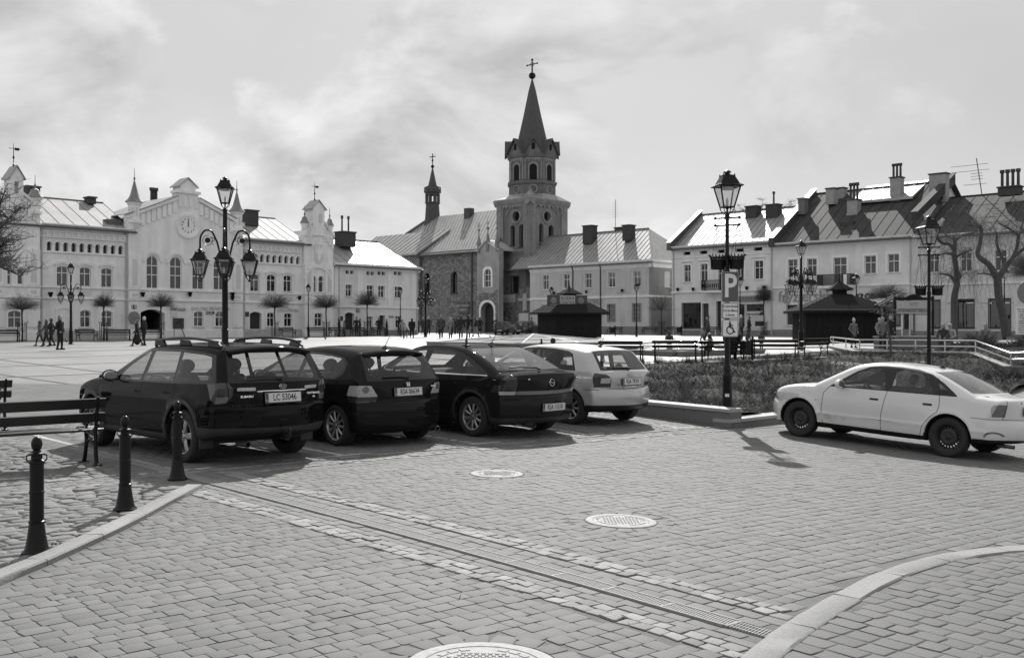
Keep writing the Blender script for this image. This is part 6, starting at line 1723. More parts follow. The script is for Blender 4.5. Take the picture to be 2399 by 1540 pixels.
  for i in range(pots):
   m=MB();a=a0+(a1-a0)*(i+.5)/pots;m.lathe([(potr,zt),(potr*.9,zt+poth*.8),(potr*1.5,zt+poth*.82),(potr*1.5,zt+poth),(.001,zt+poth)],8,c=s.F.P(a,0,dep)-s.o);m.build('chimney_pot',CHIMD,c)
  return c
 def pipe(s,a,z0,z1,r=.06,off=.1,mat=None):
  m=MB();f=s.F.fn(s.o);m.tube([f(a,z0,-off),f(a,z1-.5,-off),f(a,z1,-off-.25)],r,8);m.build('downpipe',mat or GUT,s.root)
 def letters(s,txt,a,z,size,mat,ext=.02,off=.03,sx=1.0,bold=0,name='lettering',arcr=None):
  m=MB();F=s.F;xx=F.u if F.u.x>0 else-F.u
  mm=frame_mat(F.P(a,z,-off)-s.o,xx,(0,0,1),F.n);add_text(m,txt,size,mm,ext,sx=sx,bold=bold);return m.build(name,mat,s.root,ang=20)
 def board(s,a0,a1,z0,z1,mat,txt=(),ink=None,t=.05,name='sign_board',tsz=None,parent=None):
  m=MB();f=s.F.fn(s.o);s.box(a0,a1,z0,z1,-.02-t,-.02,m);m.mi=1;F=s.F;xx=F.u if F.u.x>0 else-F.u
  for tx,fa,fz,sz in txt:
   mm=frame_mat(F.P(a0+(a1-a0)*fa,z0+(z1-z0)*fz,-.025-t)-s.o,xx,(0,0,1),F.n);add_text(m,tx,sz,mm,.002)
  return m.build(name,[mat,ink or SIGNK],parent or s.root,ang=0)
FT=Face((-.4996*77,77),(.689,.725))
T=lambda w,x,y,d=0:FT.z(w,x,y,d)
def townhall():
 s0,sA,sB,sC,sD,sE=-7.5,T('A',288,700)[0],T('A',935,700)[0],T('A',1757,900)[0],T('B',1062,800)[0],T('B',1300,800)[0]
 H=House('town_hall',FT,(sB+sC)/2,'long white town hall with a clock gable, pinnacles and rows of small arched attic windows','building')
 o=H.o;f=FT.fn(o);zb=H.o.z-.4
 zgr=lambda a:zg(FT.P(a,0).x,FT.P(a,0).y)
 zS=T('A',600,1090)[1];zS2=T('A',600,1168)[1]
 zE=(T('A',290,628)[1]+T('A',935,668)[1])/2;print('town hall eave',T('A',290,628),T('A',935,668),T('B',1040,655),'strings',zS,zS2,'bays',sA,sB,sC,sD,sE)
 D=5.5
 def upper(w,lst,kind='seg',**k):
  for x0,x1,y0,y1 in lst:
   a0=T(w,x0,y1)[0];a1=T(w,x1,y1)[0];H.win(a0,a1,T(w,x0,y1)[1],T(w,(x0+x1)/2,y0)[1],kind,**k)
 zf0,zf1=T('A',600,832)[1],T('A',600,768)[1]
 def section(a0,a1,ups,gnd,nfr,w):
  upper(w,ups,'seg',hood=True,tr=(.66,))
  upper(w,gnd,'seg',hood=False,tr=(.62,),sur=.14)
  fw=(a1-a0-.8)/nfr
  for i in range(nfr):
   c=a0+.4+fw*(i+.5);H.win(c-fw*.29,c+fw*.29,zf0,zf1,'arch',cols=1,tr=(),sur=.0,sill=False,curt=0,dep=.28,frame=FRAMED,bar=.06,name='attic_window')
  H.wall([(a0,zb),(a1,zb),(a1,zE),(a0,zE)],PLW)
  m=MB();H.mould(a0,a1,[(zE-.15,.02),(zE-.10,.30),(zE,.42),(zE+.08,.42),(zE+.08,-.1),(zE-.15,-.1)],m)
  H.mould(a0,a1,[(zE-.62,.02),(zE-.55,.12),(zE-.45,.14),(zE-.45,-.05),(zE-.62,-.05)],m)
  H.mould(a0,a1,[(zf0-.20,.02),(zf0-.14,.12),(zf0-.06,.12),(zf0-.06,-.05),(zf0-.20,-.05)],m)
  H.mould(a0,a1,[(zf1+.28,.02),(zf1+.34,.14),(zf1+.42,.14),(zf1+.42,-.05),(zf1+.28,-.05)],m)
  for zz in(zS,zS2):H.mould(a0,a1,[(zz-.10,.02),(zz-.05,.13),(zz+.04,.13),(zz+.08,.04),(zz+.08,-.05),(zz-.10,-.05)],m)
  H.add(m,'cornice',TRIM)
  m=MB();n=int((a1-a0)/.46)
  for i in range(n):
   c=a0+(a1-a0)*(i+.5)/n;w2=(a1-a0)/n
   H.box(c-w2*.5,c-w2*.22,zE-.98,zE-.50,-.13,.02,m)
   pts=[(c-w2*.5,zE-.62),(c+w2*.5,zE-.62)]
  H.add(m,'corbel_table',TRIM)
  m=MB()
  n=int((a1-a0)/.20)
  for i in range(n):a=a0+(a1-a0)*(i+.25)/n;H.box(a,a+(a1-a0)/n*.5,zf1+.14,zf1+.26,-.07,.02,m)
  H.add(m,'dentils',TRIM)
  m=MB()
  for i in range(nfr):
   c=a0+.4+fw*(i+.5);rings=[]
   rw=fw*.29
   for d in arc(0,0,1,0,180,10):
    rings.append([f(c+d[0]*(rw+k_),zf1-rw+d[1]*(rw+k_),-o_)for k_,o_ in((.02,.01),(.02,.09),(.14,.09),(.14,-.02))])
   m.loft(rings)
  H.add(m,'attic_hoods',TRIM)
  m=MB();
  for x0,x1,_,_ in ups:H.box(T(w,x0,1050)[0]-.05,T(w,x1,1050)[0]+.05,zS2+.22,zS-.22,-.012,.02,m)
  H.add(m,'panels',PLP)
  m=MB();H.mould(a0,a1,[(zb,.08),(zgr((a0+a1)/2)+.65,.08),(zgr((a0+a1)/2)+.72,-.02),(zb,-.02)],m);H.add(m,'plinth',M('plinth_light',.46,.85,noise=(2,.2)))
 f_=lambda a,b,c:f(a,b,c)
 H.F=FT
 A='A'
 section(sA,sB,[(410,494,930,1075),(576,658,938,1078),(733,814,944,1084)],[(580,658,1250,1374),(735,815,1254,1374)],10,A)
 m=MB();a0,a1=T(A,415,1380)[0],T(A,507,1380)[0]
 m.slab([(p[0]+(.15 if p[0]>(a0+a1)/2 else-.15),p[1]+(.15 if p[1]>2 else 0))for p in hole('seg',a0,a1,T(A,460,1385)[1],T(A,460,1240)[1])],[hole('seg',a0,a1,T(A,460,1385)[1],T(A,460,1240)[1])],.05,lambda a,b,c:f(a,b,c-.05));H.add(m,'blind_window',TRIM)
 H.door(T('B',612,1400)[0],T('B',708,1400)[0],zgr(sC)+.0,T('B',660,1225)[1],'seg',sur=.22)
 section(sC,sD,[(616,692,914,1055),(753,829,919,1058),(890,959,924,1060)],[(755,818,1230,1345),(895,962,1234,1345)],9,'B')
 def bay(a0,a1,zt,off,outline,name):
  H.wall(outline,PLW,.5+off,-off)
  m=MB()
  for zz in(zS,zS2):H.mould(a0-.03,a1+.03,[(zz-.10,off+.02),(zz-.05,off+.13),(zz+.04,off+.13),(zz+.08,off+.04),(zz+.08,-.05),(zz-.10,-.05)],m)
  H.mould(a0-.04,a1+.04,[(zb,off+.08),(zgr((a0+a1)/2)+.65,off+.08),(zgr((a0+a1)/2)+.72,-.02),(zb,-.02)],m)
  for a,sg in((a0,1),(a1,-1)):
   H.box(min(a,a+sg*1.0),max(a,a+sg*1.0),zS2+.1,zS-.12,-off-.09,-off+.03,m);H.box(min(a,a+sg*1.0),max(a,a+sg*1.0),zS+.09,zE-2.0,-off-.09,-off+.03,m)
   H.box(min(a,a+sg*1.0),max(a,a+sg*1.0),zb+1.3,zS2-.12,-off-.07,-off+.03,m)
  H.add(m,name,TRIM)
  m=MB()
  for a,sg in((a0,1),(a1,-1)):
   H.box(min(a+sg*.28,a+sg*.72),max(a+sg*.28,a+sg*.72),zS+.3,zE-2.4,-off-.105,-off+.02,m);H.box(min(a+sg*.28,a+sg*.72),max(a+sg*.28,a+sg*.72),zS2+.3,zS-.3,-off-.105,-off+.02,m)
  H.add(m,'pilaster_panels',PLP)
 def pinnacle(a,zbase,zsh,zsp,r,off,spire=True):
  """octagonal corner turret with a pointed cap and finial"""
  c=FT.P(a,0,-off+.1)-o;m=MB()
  m.lathe([(.02,zbase-1.1+o.z*0),(r*1.0,zbase-.35),(r*1.25,zbase-.3),(r*1.25,zbase-.05),(r,zbase),(r,zsh-.35),(r*1.05,zsh-.3),(r*1.3,zsh-.12),(r*1.35,zsh)],8,c=c,a0=math.pi/8)
  t=m.build('pinnacle',TRIM,H.root,ang=20)
  m=MB()
  for i in range(8):
   an=2*math.pi*i/8;q=Vector((math.cos(an),math.sin(an),0));m.bar(c+q*r*.915+Vector((0,0,zbase+.25)),c+q*r*.915+Vector((0,0,zsh-.5)),r*.38,.03,q)
  m.build('pinnacle_panels',PLP,t,ang=20)
  m=MB();m.lathe([(r*1.55,zsh-.04),(r*1.5,zsh+.03),(r*1.0,zsh+.28),(r*.72,zsh+.55),(.05,zsp),(.04,zsp+.1)],8,c=c,a0=math.pi/8)
  m.lathe([(.03,zsp+.05),(.10,zsp+.2),(.03,zsp+.34),(.02,zsp+1.0)],8,c=c);m.build('spire',M('spire_lead',.22,.5,.3,noise=(3,.3)),t,ang=20)
 def turret(a0,a1,zt0,zt1,zpk,off,thick,win=None,vane=False,sideroof=True):
  """little gabled bell-cote crowning a gable"""
  c0,c1=-off-.06,-off-.06+thick;m=MB();w=a1-a0;mid=(a0+a1)/2
  hs=[hole('arch',*win)]if win else[]
  m.slab([(a0,zt0),(a1,zt0),(a1,zt1),(mid,zpk-.15),(a0,zt1)],hs,thick,lambda a,b,c:f(a,b,c+c0))
  t=m.build('bell_cote',TRIM,H.root,ang=20)
  m=MB();e=w*.16
  for sg in(-1,1):
   ed=(mid+sg*(w/2+e),zt1-.12);q=[(mid,zpk),ed]
   m.loft([[f(mid,zpk,c0-.12),f(*ed,c0-.12),f(*ed,c1+.12),f(mid,zpk,c1+.12)],[f(mid,zpk-.1,c0-.12),f(ed[0],ed[1]-.1,c0-.12),f(ed[0],ed[1]-.1,c1+.12),f(mid,zpk-.1,c1+.12)]])
  m.build('cote_roof',ZINCG,t,ang=20)
  if vane:
   c=FT.P(mid,0,(c0+c1)/2)-o;m=MB();m.lathe([(.05,zpk-.1),(.09,zpk+.1),(.03,zpk+.15),(.03,zpk+.5),(.09,zpk+.62),(.03,zpk+.75),(.025,zpk+1.35),(.01,zpk+1.7)],8,c=c)
   u=FT.u
   m.bar(c+u*-.35+Vector((0,0,zpk+1.3)),c+u*.55+Vector((0,0,zpk+1.3)),.03,.035)
   m.bar(c+u*.08+Vector((0,0,zpk+1.28)),c+u*.42+Vector((0,0,zpk+1.28)),.025,.2);m.build('weather_vane',IRON,t,ang=20)
 off=.35
 gx=lambda x,y,w=A:T(w,x,y,-off)
 aL,aR=gx(932,1200)[0],gx(1760,1200)[0];zsL=(gx(1003,590)[1]+gx(1690,640)[1])/2;mid=(aL+aR)/2
 aT0,aT1=gx(1278,420)[0],gx(1434,420)[0];ztop=gx(1355,405)[1];zst=(gx(1300,445)[1]+gx(1434,475)[1])/2
 shift=mid-(aT0+aT1)/2;aT0+=shift*.6;aT1+=shift*.6
 for x in(1106,1276,1438,1592):
  y1={1106:1094,1276:1097,1438:1100,1592:1104}[x];y0={1106:856,1276:865,1438:874,1592:880}[x]
  H.win(gx(x-43,y1)[0],gx(x+41,y1)[0],gx(x,y1)[1],gx(x,y0)[1],'arch',hood=True,tr=(.42,.70),sur=.0,off=-off,curt=1)
 H.holes.append(hole('seg',gx(1010,1430)[0],gx(1195,1430)[0],zgr(aL)-.0,gx(1100,1244)[1]));gh=H.holes.pop()
 H.holes.append(gh)
 for x0,x1 in((1404,1474),(1561,1627)):H.win(gx(x0,1368)[0],gx(x1,1368)[0],gx(x0,1368)[1],gx(x0,1258)[1],'seg',tr=(.62,),sur=.14,off=-off)
 hz=list(H.holes)
 bay(aL,aR,zsL,off,[(aL,zb),(aR,zb),(aR,zsL),(aT1,zst),(aT1,ztop),(aT0,ztop),(aT0,zst),(aL,zsL)],'bay_trim')
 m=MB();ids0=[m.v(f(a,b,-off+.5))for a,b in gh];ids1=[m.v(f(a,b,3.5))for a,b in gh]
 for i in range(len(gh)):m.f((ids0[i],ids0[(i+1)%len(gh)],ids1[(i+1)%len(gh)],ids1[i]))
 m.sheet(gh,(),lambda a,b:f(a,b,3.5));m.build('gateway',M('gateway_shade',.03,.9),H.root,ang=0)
 m=MB()
 for(p,q,sg)in(((aL,zsL),(aT0,zst),1),((aR,zsL),(aT1,zst),-1)):
  m.loft([[f(a,b,c)for b,c in((z+.02,-off-.26),(z+.28,-off-.30),(z+.28,.5),(z+.02,.5))]for a,z in(p,q)])
  n=9
  for i in range(n):
   t=(i+.5)/n;a=p[0]+(q[0]-p[0])*t;z=p[1]+(q[1]-p[1])*t
   H.box(a-.16,a+.16,z-1.05,z-.1,-off-.12,-off+.02,m)
 H.box(aT0-.12,aT1+.12,ztop-.02,ztop+.2,-off-.22,-off+.9,m)
 for i in range(4):
  a=aT0+(aT1-aT0)*(i+.5)/4;H.box(a-.1,a+.1,ztop-1.2,ztop-.3,-off-.1,-off+.02,m)
 H.add(m,'gable_cornice',TRIM)
 m=MB()
 for(p,q,sg)in(((aL-.1,zsL),(aT0,zst),1),((aR+.1,zsL),(aT1,zst),-1)):
  m.loft([[f(a,b,c)for b,c in((z+.29,-off-.34),(z+.36,-off-.34),(z+.36,6),(z+.29,6))]for a,z in(p,q)])
 H.add(m,'gable_roof',ZINCG)
 turret((aT0+aT1)/2-.72,(aT0+aT1)/2+.72,ztop+.2,gx(1355,345)[1],gx(1355,288)[1],off,1.3)
 for a in(aL+.55,aR-.55):pinnacle(a,zsL-.1,gx(965,465)[1],gx(965,312)[1],.48,off)
 zc=gx(1360,640)[1];ac=(aT0+aT1)/2;m=MB();xx=FT.u;fm=frame_mat(FT.P(ac,zc,-off-.03)-o,xx,(0,0,1),FT.n);m.at(fm)
 m.lathe([(1.14,-.05),(1.14,.10),(1.02,.14),(.80,.10),(.74,.05),(.001,.05)],40,cap=False);m.at(Matrix.Identity(4));ck=m.build('clock',TRIM,H.root,ang=25)
 m=MB()
 for i in range(12):
  t=math.pi/2-2*math.pi*(i+1)/12;add_text(m,str(i+1),.24,fm@Matrix.Translation((.58*math.cos(t),.58*math.sin(t),.055)),.003,bold=.004)
 m.build('clock_numerals',SIGNK,ck,ang=0)
 m=MB();m.at(fm);m.bar((0,-.1,.075),(.02,.52,.075),.05,.02,(0,0,1));m.bar((0,-.06,.085),(-.015,.34,.085),.07,.02,(0,0,1));m.lathe([(.05,.06),(.05,.1),(.001,.1)],10);m.build('clock_hands',SIGNK,ck,ang=0)
 aT0,aT1=gx(68,400)[0],gx(163,400)[0];mid=(aT0+aT1)/2;aRb=gx(290,1200)[0];aLb=2*mid-aRb;zs2=gx(285,520)[1];zst=gx(165,420)[1]
 for x0,x1 in((52,82),(126,168)):H.win(gx(x0,1062)[0],gx(x1,1062)[0],gx(x0,1062)[1],gx(x0,945)[1],'arch',cols=1,tr=(.6,),sur=.1,off=-off)
 H.win(gx(58,1378)[0],gx(157,1378)[0],gx(58,1378)[1],gx(58,1252)[1],'seg',sur=.14,off=-off,curt=2)
 bay(aLb,aRb,zs2,off,[(aLb,zb),(aRb,zb),(aRb,zs2),(aT1,zst),(aT1,zst+.02),(aT0,zst+.02),(aT0,zst),(aLb,zs2)],'bay_trim')
 m=MB()
 for(p,q)in(((aLb,zs2),(aT0,zst)),((aRb,zs2),(aT1,zst))):
  m.loft([[f(a,b,c)for b,c in((z+.02,-off-.22),(z+.24,-off-.26),(z+.24,.5),(z+.02,.5))]for a,z in(p,q)])
  for i in range(4):
   t=(i+.5)/4;a=p[0]+(q[0]-p[0])*t;z=p[1]+(q[1]-p[1])*t;H.box(a-.13,a+.13,z-1.2,z-.1,-off-.12,-off+.02,m)
 H.add(m,'gable_cornice',TRIM)
 turret(aT0,aT1,gx(115,530)[1],gx(115,285)[1],gx(118,200)[1],off+.12,1.3,(gx(97,400)[0],gx(128,400)[0],gx(112,405)[1],gx(112,318)[1]),True)
 pinnacle(gx(258,450)[0],gx(258,525)[1],gx(258,432)[1],gx(258,365)[1],.40,off)
 H.chimney((T(A,165,450,2.5),T(A,262,360,2.5)),2.5,CHIMD,1.6)
 gb=lambda x,y:T('B',x,y,-off)
 aT0,aT1=gb(1122,450)[0],gb(1219,450)[0];aLb,aRb=gb(1062,1200)[0],gb(1300,1200)[0];zs2=gb(1175,612)[1];zst=(gb(1122,490)[1]+gb(1219,505)[1])/2
 for x0,x1 in((1119,1161),(1180,1221)):H.win(gb(x0,1064)[0],gb(x1,1064)[0],gb(x0,1064)[1],gb(x0,930)[1],'arch',cols=1,tr=(.66,),sur=.0,off=-off,curt=2)
 H.win(gb(1145,1343)[0],gb(1210,1343)[0],gb(1145,1343)[1],gb(1177,1233)[1],'seg',sur=.14,off=-off,curt=0)
 bay(aLb,aRb,zs2,off,[(aLb,zb),(aRb,zb),(aRb,zs2),(aT1,zst),(aT1,zst+.02),(aT0,zst+.02),(aT0,zst),(aLb,zs2)],'bay_trim')
 m=MB()
 for(p,q)in(((aLb,zs2),(aT0,zst)),((aRb,zs2),(aT1,zst))):
  m.loft([[f(a,b,c)for b,c in((z+.02,-off-.22),(z+.24,-off-.26),(z+.24,.5),(z+.02,.5))]for a,z in(p,q)])
  for i in range(4):
   t=(i+.5)/4;a=p[0]+(q[0]-p[0])*t;z=p[1]+(q[1]-p[1])*t;H.box(a-.13,a+.13,z-1.2,z-.1,-off-.12,-off+.02,m)
 c=(gb(1170,1)[0],gb(1170,1000)[1]);rings=[]
 for q in arc(0,0,1,15,165,12):rings.append([f(c[0]+q[0]*1.5,c[1]+q[1]*1.55,-off-.02),f(c[0]+q[0]*1.5,c[1]+q[1]*1.55,-off-.13),f(c[0]+q[0]*1.72,c[1]+q[1]*1.78,-off-.15),f(c[0]+q[0]*1.72,c[1]+q[1]*1.78,-off+.02)])
 m.loft(rings);H.add(m,'gable_cornice',TRIM)
 turret(aT0,aT1,gb(1170,600)[1],gb(1170,372)[1],gb(1168,305)[1],off+.12,1.3,None,True)
 m=MB();a_,b_=gb(1172,490)[0],gb(1196,490)[0];m.slab([(p[0]*1,p[1])for p in hole('arch',a_,b_,gb(1184,492)[1],gb(1184,420)[1])],(),.03,lambda a,b,c:f(a,b,c-off-.23));H.add(m,'niche',PLP)
 for x in(1069,1275):pinnacle(gb(x,550)[0],gb(x,598 if x>1200 else 575)[1],gb(x,515 if x>1200 else 495)[1],gb(x,455 if x>1200 else 440)[1],.28,off)
 a_,z_=gb(1178,745);fm=frame_mat(FT.P(a_,z_,-off-.02)-o,xx,(0,0,1),FT.n);m=MB();w,h=.55,1.05
 m.at(fm);m.slab([(-w*.8,h*.75),(0,h*.9),(w*.8,h*.75),(w,h*.6),(w*.85,0),(w,-h*.55),(w*.5,-h*.85),(0,-h),(-w*.5,-h*.85),(-w,-h*.55),(-w*.85,0),(-w,h*.6)],(),.08,lambda a,b,c:(a,b,.06-c));sh=m.build('shield',PLP,H.root,ang=20)
 m=MB();m.at(fm);ea=[(0,.62),(.08,.60),(.10,.52),(.07,.42),(.16,.34),(.30,.58),(.42,.62),(.46,.40),(.44,.10),(.36,-.10),(.28,-.22),(.22,-.02),(.16,-.25),(.28,-.50),(.18,-.48),(.10,-.36),(.12,-.66),(0,-.74)]
 m.slab([(x,y)for x,y in ea]+[(-x,y)for x,y in ea[::-1]if x>0],(),.05,lambda a,b,c:(a,b,.10-c));m.build('eagle',TRIM,sh,ang=20)
 m=MB();zc_=gb(1180,655)[1]-z_;m.at(fm@Matrix.Translation((0,zc_,0)));m.slab([(-.32,-.22),(.32,-.22),(.42,.22),(.2,.0),(0,.28),(-.2,.0),(-.42,.22)],(),.07,lambda a,b,c:(a,b,.07-c));m.build('crown',TRIM,sh,ang=20)
 zr=(T(A,300,437,D)[1]+T(A,1080,505,D)[1])/2
 H.roof(s0,sB+.35,zE+.08,zr,D,ZINCT,1.15,over=.45,seamm=M('roof_seam_grey',.16,.7))
 zr2=(T('B',660,452,D)[1]+T('B',985,474,D)[1])/2
 H.roof(sC-.35,sD+.4,zE+.08,zr2,D,ZINCT,1.05,over=.45,seamm=M('roof_seam_grey'))
 m=MB();zg_=gx(1355,415)[1]-.6
 m.loft([[f(aL+.4,zsL-.1,.5),f((aL+aR)/2,zg_,.5),f(aR-.4,zsL-.1,.5)],[f(aL+.4,zsL-.1,9),f((aL+aR)/2,zg_,9),f(aR-.4,zsL-.1,9)]]);m.build('roof',ZINCG,H.root,ang=15)
 m=MB();q=gb(1170,500)[1]-.5
 m.loft([[f(gb(1062,1)[0]+.2,zs2-.1,.5),f(gb(1172,1)[0],q,.5),f(gb(1300,1)[0]-.2,zs2-.1,.5)],[f(gb(1062,1)[0]+.2,zs2-.1,6.5),f(gb(1172,1)[0],q,6.5),f(gb(1300,1)[0]-.2,zs2-.1,6.5)]]);m.build('roof',ZINCG,H.root,ang=15)
 H.ends(s0,sE,zb,zE-.1,zr,D,PLW,False,False)
 H.chimney((T(A,627,480,5),T(A,680,432,5)),5,CHIMD,.9)
 H.chimney((T(A,1090,540,6),T(A,1140,488,6)),6,CHIMD,.9,pots=3,poth=1.5,potr=.13)
 H.chimney((T('B',560,520,3.5),T('B',655,395,3.5)),3.5,CHIMD,1.3)
 m=MB();p=T(A,808,612,1.2);H.box(p[0]-.55,p[0]+.55,p[1]-.35,p[1]+.18,.7,1.9,m);m.build('roof_hatch',GUT,H.root)
 for a in(sB-.28,sC+.12,sA+.1):H.pipe(a,zgr(a),zE-.1,.075,.10,M('pipe_pale',.5,.5))
 def bd(w,x0,x1,y0,y1,mat,txt=(),ink=None,dep=0):H.board(T(w,x0,y1,-off)[0],T(w,x1,y1,-off)[0],T(w,x0,y1,-off)[1],T(w,x0,y0,-off)[1],mat,txt,ink)
 F2=H.F;H.F=Face(FT.P(0,0,-off).xy,FT.u.xy)
 DKS=M('sign_dark',.05,.5)
 bd(A,950,988,1212,1243,DKS,(('16',.5,.55,.6),),SIGNW);bd(A,1233,1284,1230,1250,DKS,(('POWIATOWY',.5,.5,.28),),SIGNW);bd(A,1292,1340,1236,1254,DKS,(('URZĄD',.5,.5,.3),),SIGNW)
 bd(A,1237,1282,1258,1300,PLP);bd(A,1492,1554,1260,1280,DKS,(('RUCH',.58,.5,.42),),SIGNW);bd(A,1252,1330,1308,1384,DKS);bd(A,1262,1320,1316,1366,M('poster_grey',.3,.6,noise=(3,.9)))
 H.letters('SALON',T(A,1445,1243,-off)[0],T(A,1445,1240,-off)[1],.48,PLP,.05,.04,name='shop_lettering');H.letters('PRASOWY',T(A,1592,1240,-off)[0],T(A,1592,1240,-off)[1],.44,PLP,.05,.04,name='shop_lettering')
 H.F=FT
 H.letters('KSIĘGARNIA',T('B',925,1212)[0],T('B',925,1212)[1],.42,PLP,.05,.04,name='shop_lettering')
 H.board(T('B',573,1265)[0],T('B',605,1265)[0],T('B',590,1265)[1],T('B',590,1225)[1],DKS);
 for y in(1275,1290,1305):H.board(T('B',573,y)[0],T('B',605,y)[0],T('B',590,y+9)[1],T('B',590,y)[1],TRIM)
 m=MB();fx=FT.fn(o)
 for x in(1262,1318):p=T(A,x,1384,-.8);m.bar(fx(p[0],p[1],-.8),fx(p[0]+(-.15 if x<1290 else .15),zgr(sB),-1.1),.05,.05)
 m.build('poster_easel',IRON,H.root);split_pieces(H.root.children[-1])
 m=MB();p=T(A,972,1305,-.6);fm=frame_mat(FT.P(p[0],p[1],-.6)-o,FT.u,(0,0,1),FT.n);m.at(fm);m.lathe([(.50,-.04),(.50,.04),(.40,.06),(.18,.04),(.001,.07)],20,cap=False)
 for i in range(12):a=i*math.pi/6;m.tube([(.18*math.cos(a),.18*math.sin(a),.05),(.58*math.cos(a),.58*math.sin(a),.03)],.025,5)
 m.build('wheel_emblem',PLIN,H.root,ang=30)
 for w,xs,y in((A,(357,1025,1367,1676),1135),('B',(460,1010),1110)):
  for x in xs:
   p=T(w,x,y,-off);m=MB();c=FT.P(p[0],p[1],-.6)-o;m.lathe([(.10,-.22),(.20,.14),(.22,.16),(.001,.16)],10,c=c);m.bar(c,c+FT.n*-.5,.05,.05);m.build('wall_light',IRON,H.root)
 return H
TH=townhall()
def whitehouse():
 s0,s1=T('B',1302,1000)[0],T('B',1990,1000)[0]
 H=House('house',FT,(s0+s1)/2,'plain white two-storey house with a blank hipped tin roof right of the town hall','house')
 zb=H.o.z-.4;ze=(T('B',1310,835)[1]+T('B',2000,880)[1])/2+.1;D=5.0;f=FT.fn(H.o)
 for x0,x1,y0,y1 in((1400,1454,1000,1098),(1574,1630,1006,1104),(1667,1721,1010,1108),(1803,1858,1016,1110)):
  H.win(T('B',x0,y1)[0],T('B',x1,y1)[0],T('B',x0,y1)[1],T('B',x0,y0)[1],'rect',tr=(.60,),sur=.12)
 H.door(T('B',1393,1390)[0],T('B',1470,1390)[0],H.o.z,T('B',1430,1230)[1],'seg',sur=.2)
 H.win(T('B',1580,1355)[0],T('B',1622,1355)[0],T('B',1600,1355)[1],T('B',1600,1262)[1],'rect',tr=(.7,),curt=0)
 H.door(T('B',1675,1390)[0],T('B',1722,1390)[0],H.o.z,T('B',1700,1255)[1],'rect')
 H.win(T('B',1808,1355)[0],T('B',1858,1355)[0],T('B',1830,1355)[1],T('B',1830,1258)[1],'rect',tr=(.7,),curt=0)
 for x in(1436,1605,1696,1829):
  for k in(-.5,.05):a,z=T('B',x,900 if x<1500 else 910);H.holes.append([(a+k,z-.17),(a+k+.42,z-.17),(a+k+.42,z+.17),(a+k,z+.17)])
 H.wall([(s0,zb),(s1,zb),(s1,ze),(s0,ze)],PLL)
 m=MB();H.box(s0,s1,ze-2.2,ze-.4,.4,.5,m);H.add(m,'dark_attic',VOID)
 m=MB();H.mould(s0,s1+.3,[(ze-.45,.02),(ze-.35,.14),(ze-.1,.40),(ze+.1,.42),(ze+.1,-.1),(ze-.45,-.1)],m)
 z1=T('B',1650,1190)[1];H.mould(s0,s1+.1,[(z1-.1,.02),(z1-.05,.12),(z1+.08,.12),(z1+.1,-.02),(z1-.1,-.02)],m)
 for x in(1330,1520,1768,1965):a=T('B',x,1000)[0];H.box(a-.35,a+.35,z1+.1,ze-.45,-.06,.02,m)
 H.add(m,'cornice',TRIM)
 m=MB();H.mould(s0,s1+.06,[(zb,.06),(H.o.z+.5,.06),(H.o.z+.55,-.02),(zb,-.02)],m);H.add(m,'plinth',PLIN)
 zr=(T('B',1320,635,D)[1]+T('B',1655,646,D)[1])/2
 H.roof(s0-.2,s1+.3,ze+.1,zr,D,ZINC,.95,over=.4,hr=(s1-T('B',1657,646,D)[0]),seamm=M('roof_seam_grey'))
 H.ends(s0,s1,zb,ze,zr,D,PLL,True,False)
 H.chimney((T('B',1345,690,3.2),T('B',1450,572,3.2)),3.2,CHIMD,1.4,pots=2,poth=1.6,potr=.09)
 for a in(s0+.6,s1-.1):H.pipe(a,H.o.z,ze,.06,.09,M('pipe_pale'))
 H.board(T('B',1487,1225)[0],T('B',1514,1225)[0],T('B',1500,1228)[1],T('B',1500,1200)[1],M('sign_dark'),(('18',.5,.55,.5),),SIGNW)
 H.board(T('B',1757,1270)[0],T('B',1795,1270)[0],T('B',1775,1272)[1],T('B',1775,1258)[1],M('sign_dark'),(('BANK',.5,.5,.25),),SIGNW)
 H.board(T('B',1345,1295)[0],T('B',1375,1295)[0],T('B',1360,1295)[1],T('B',1360,1262)[1],M('sign_dark'))
whitehouse()
FN=Face((-4.7,131),Q_.xy)
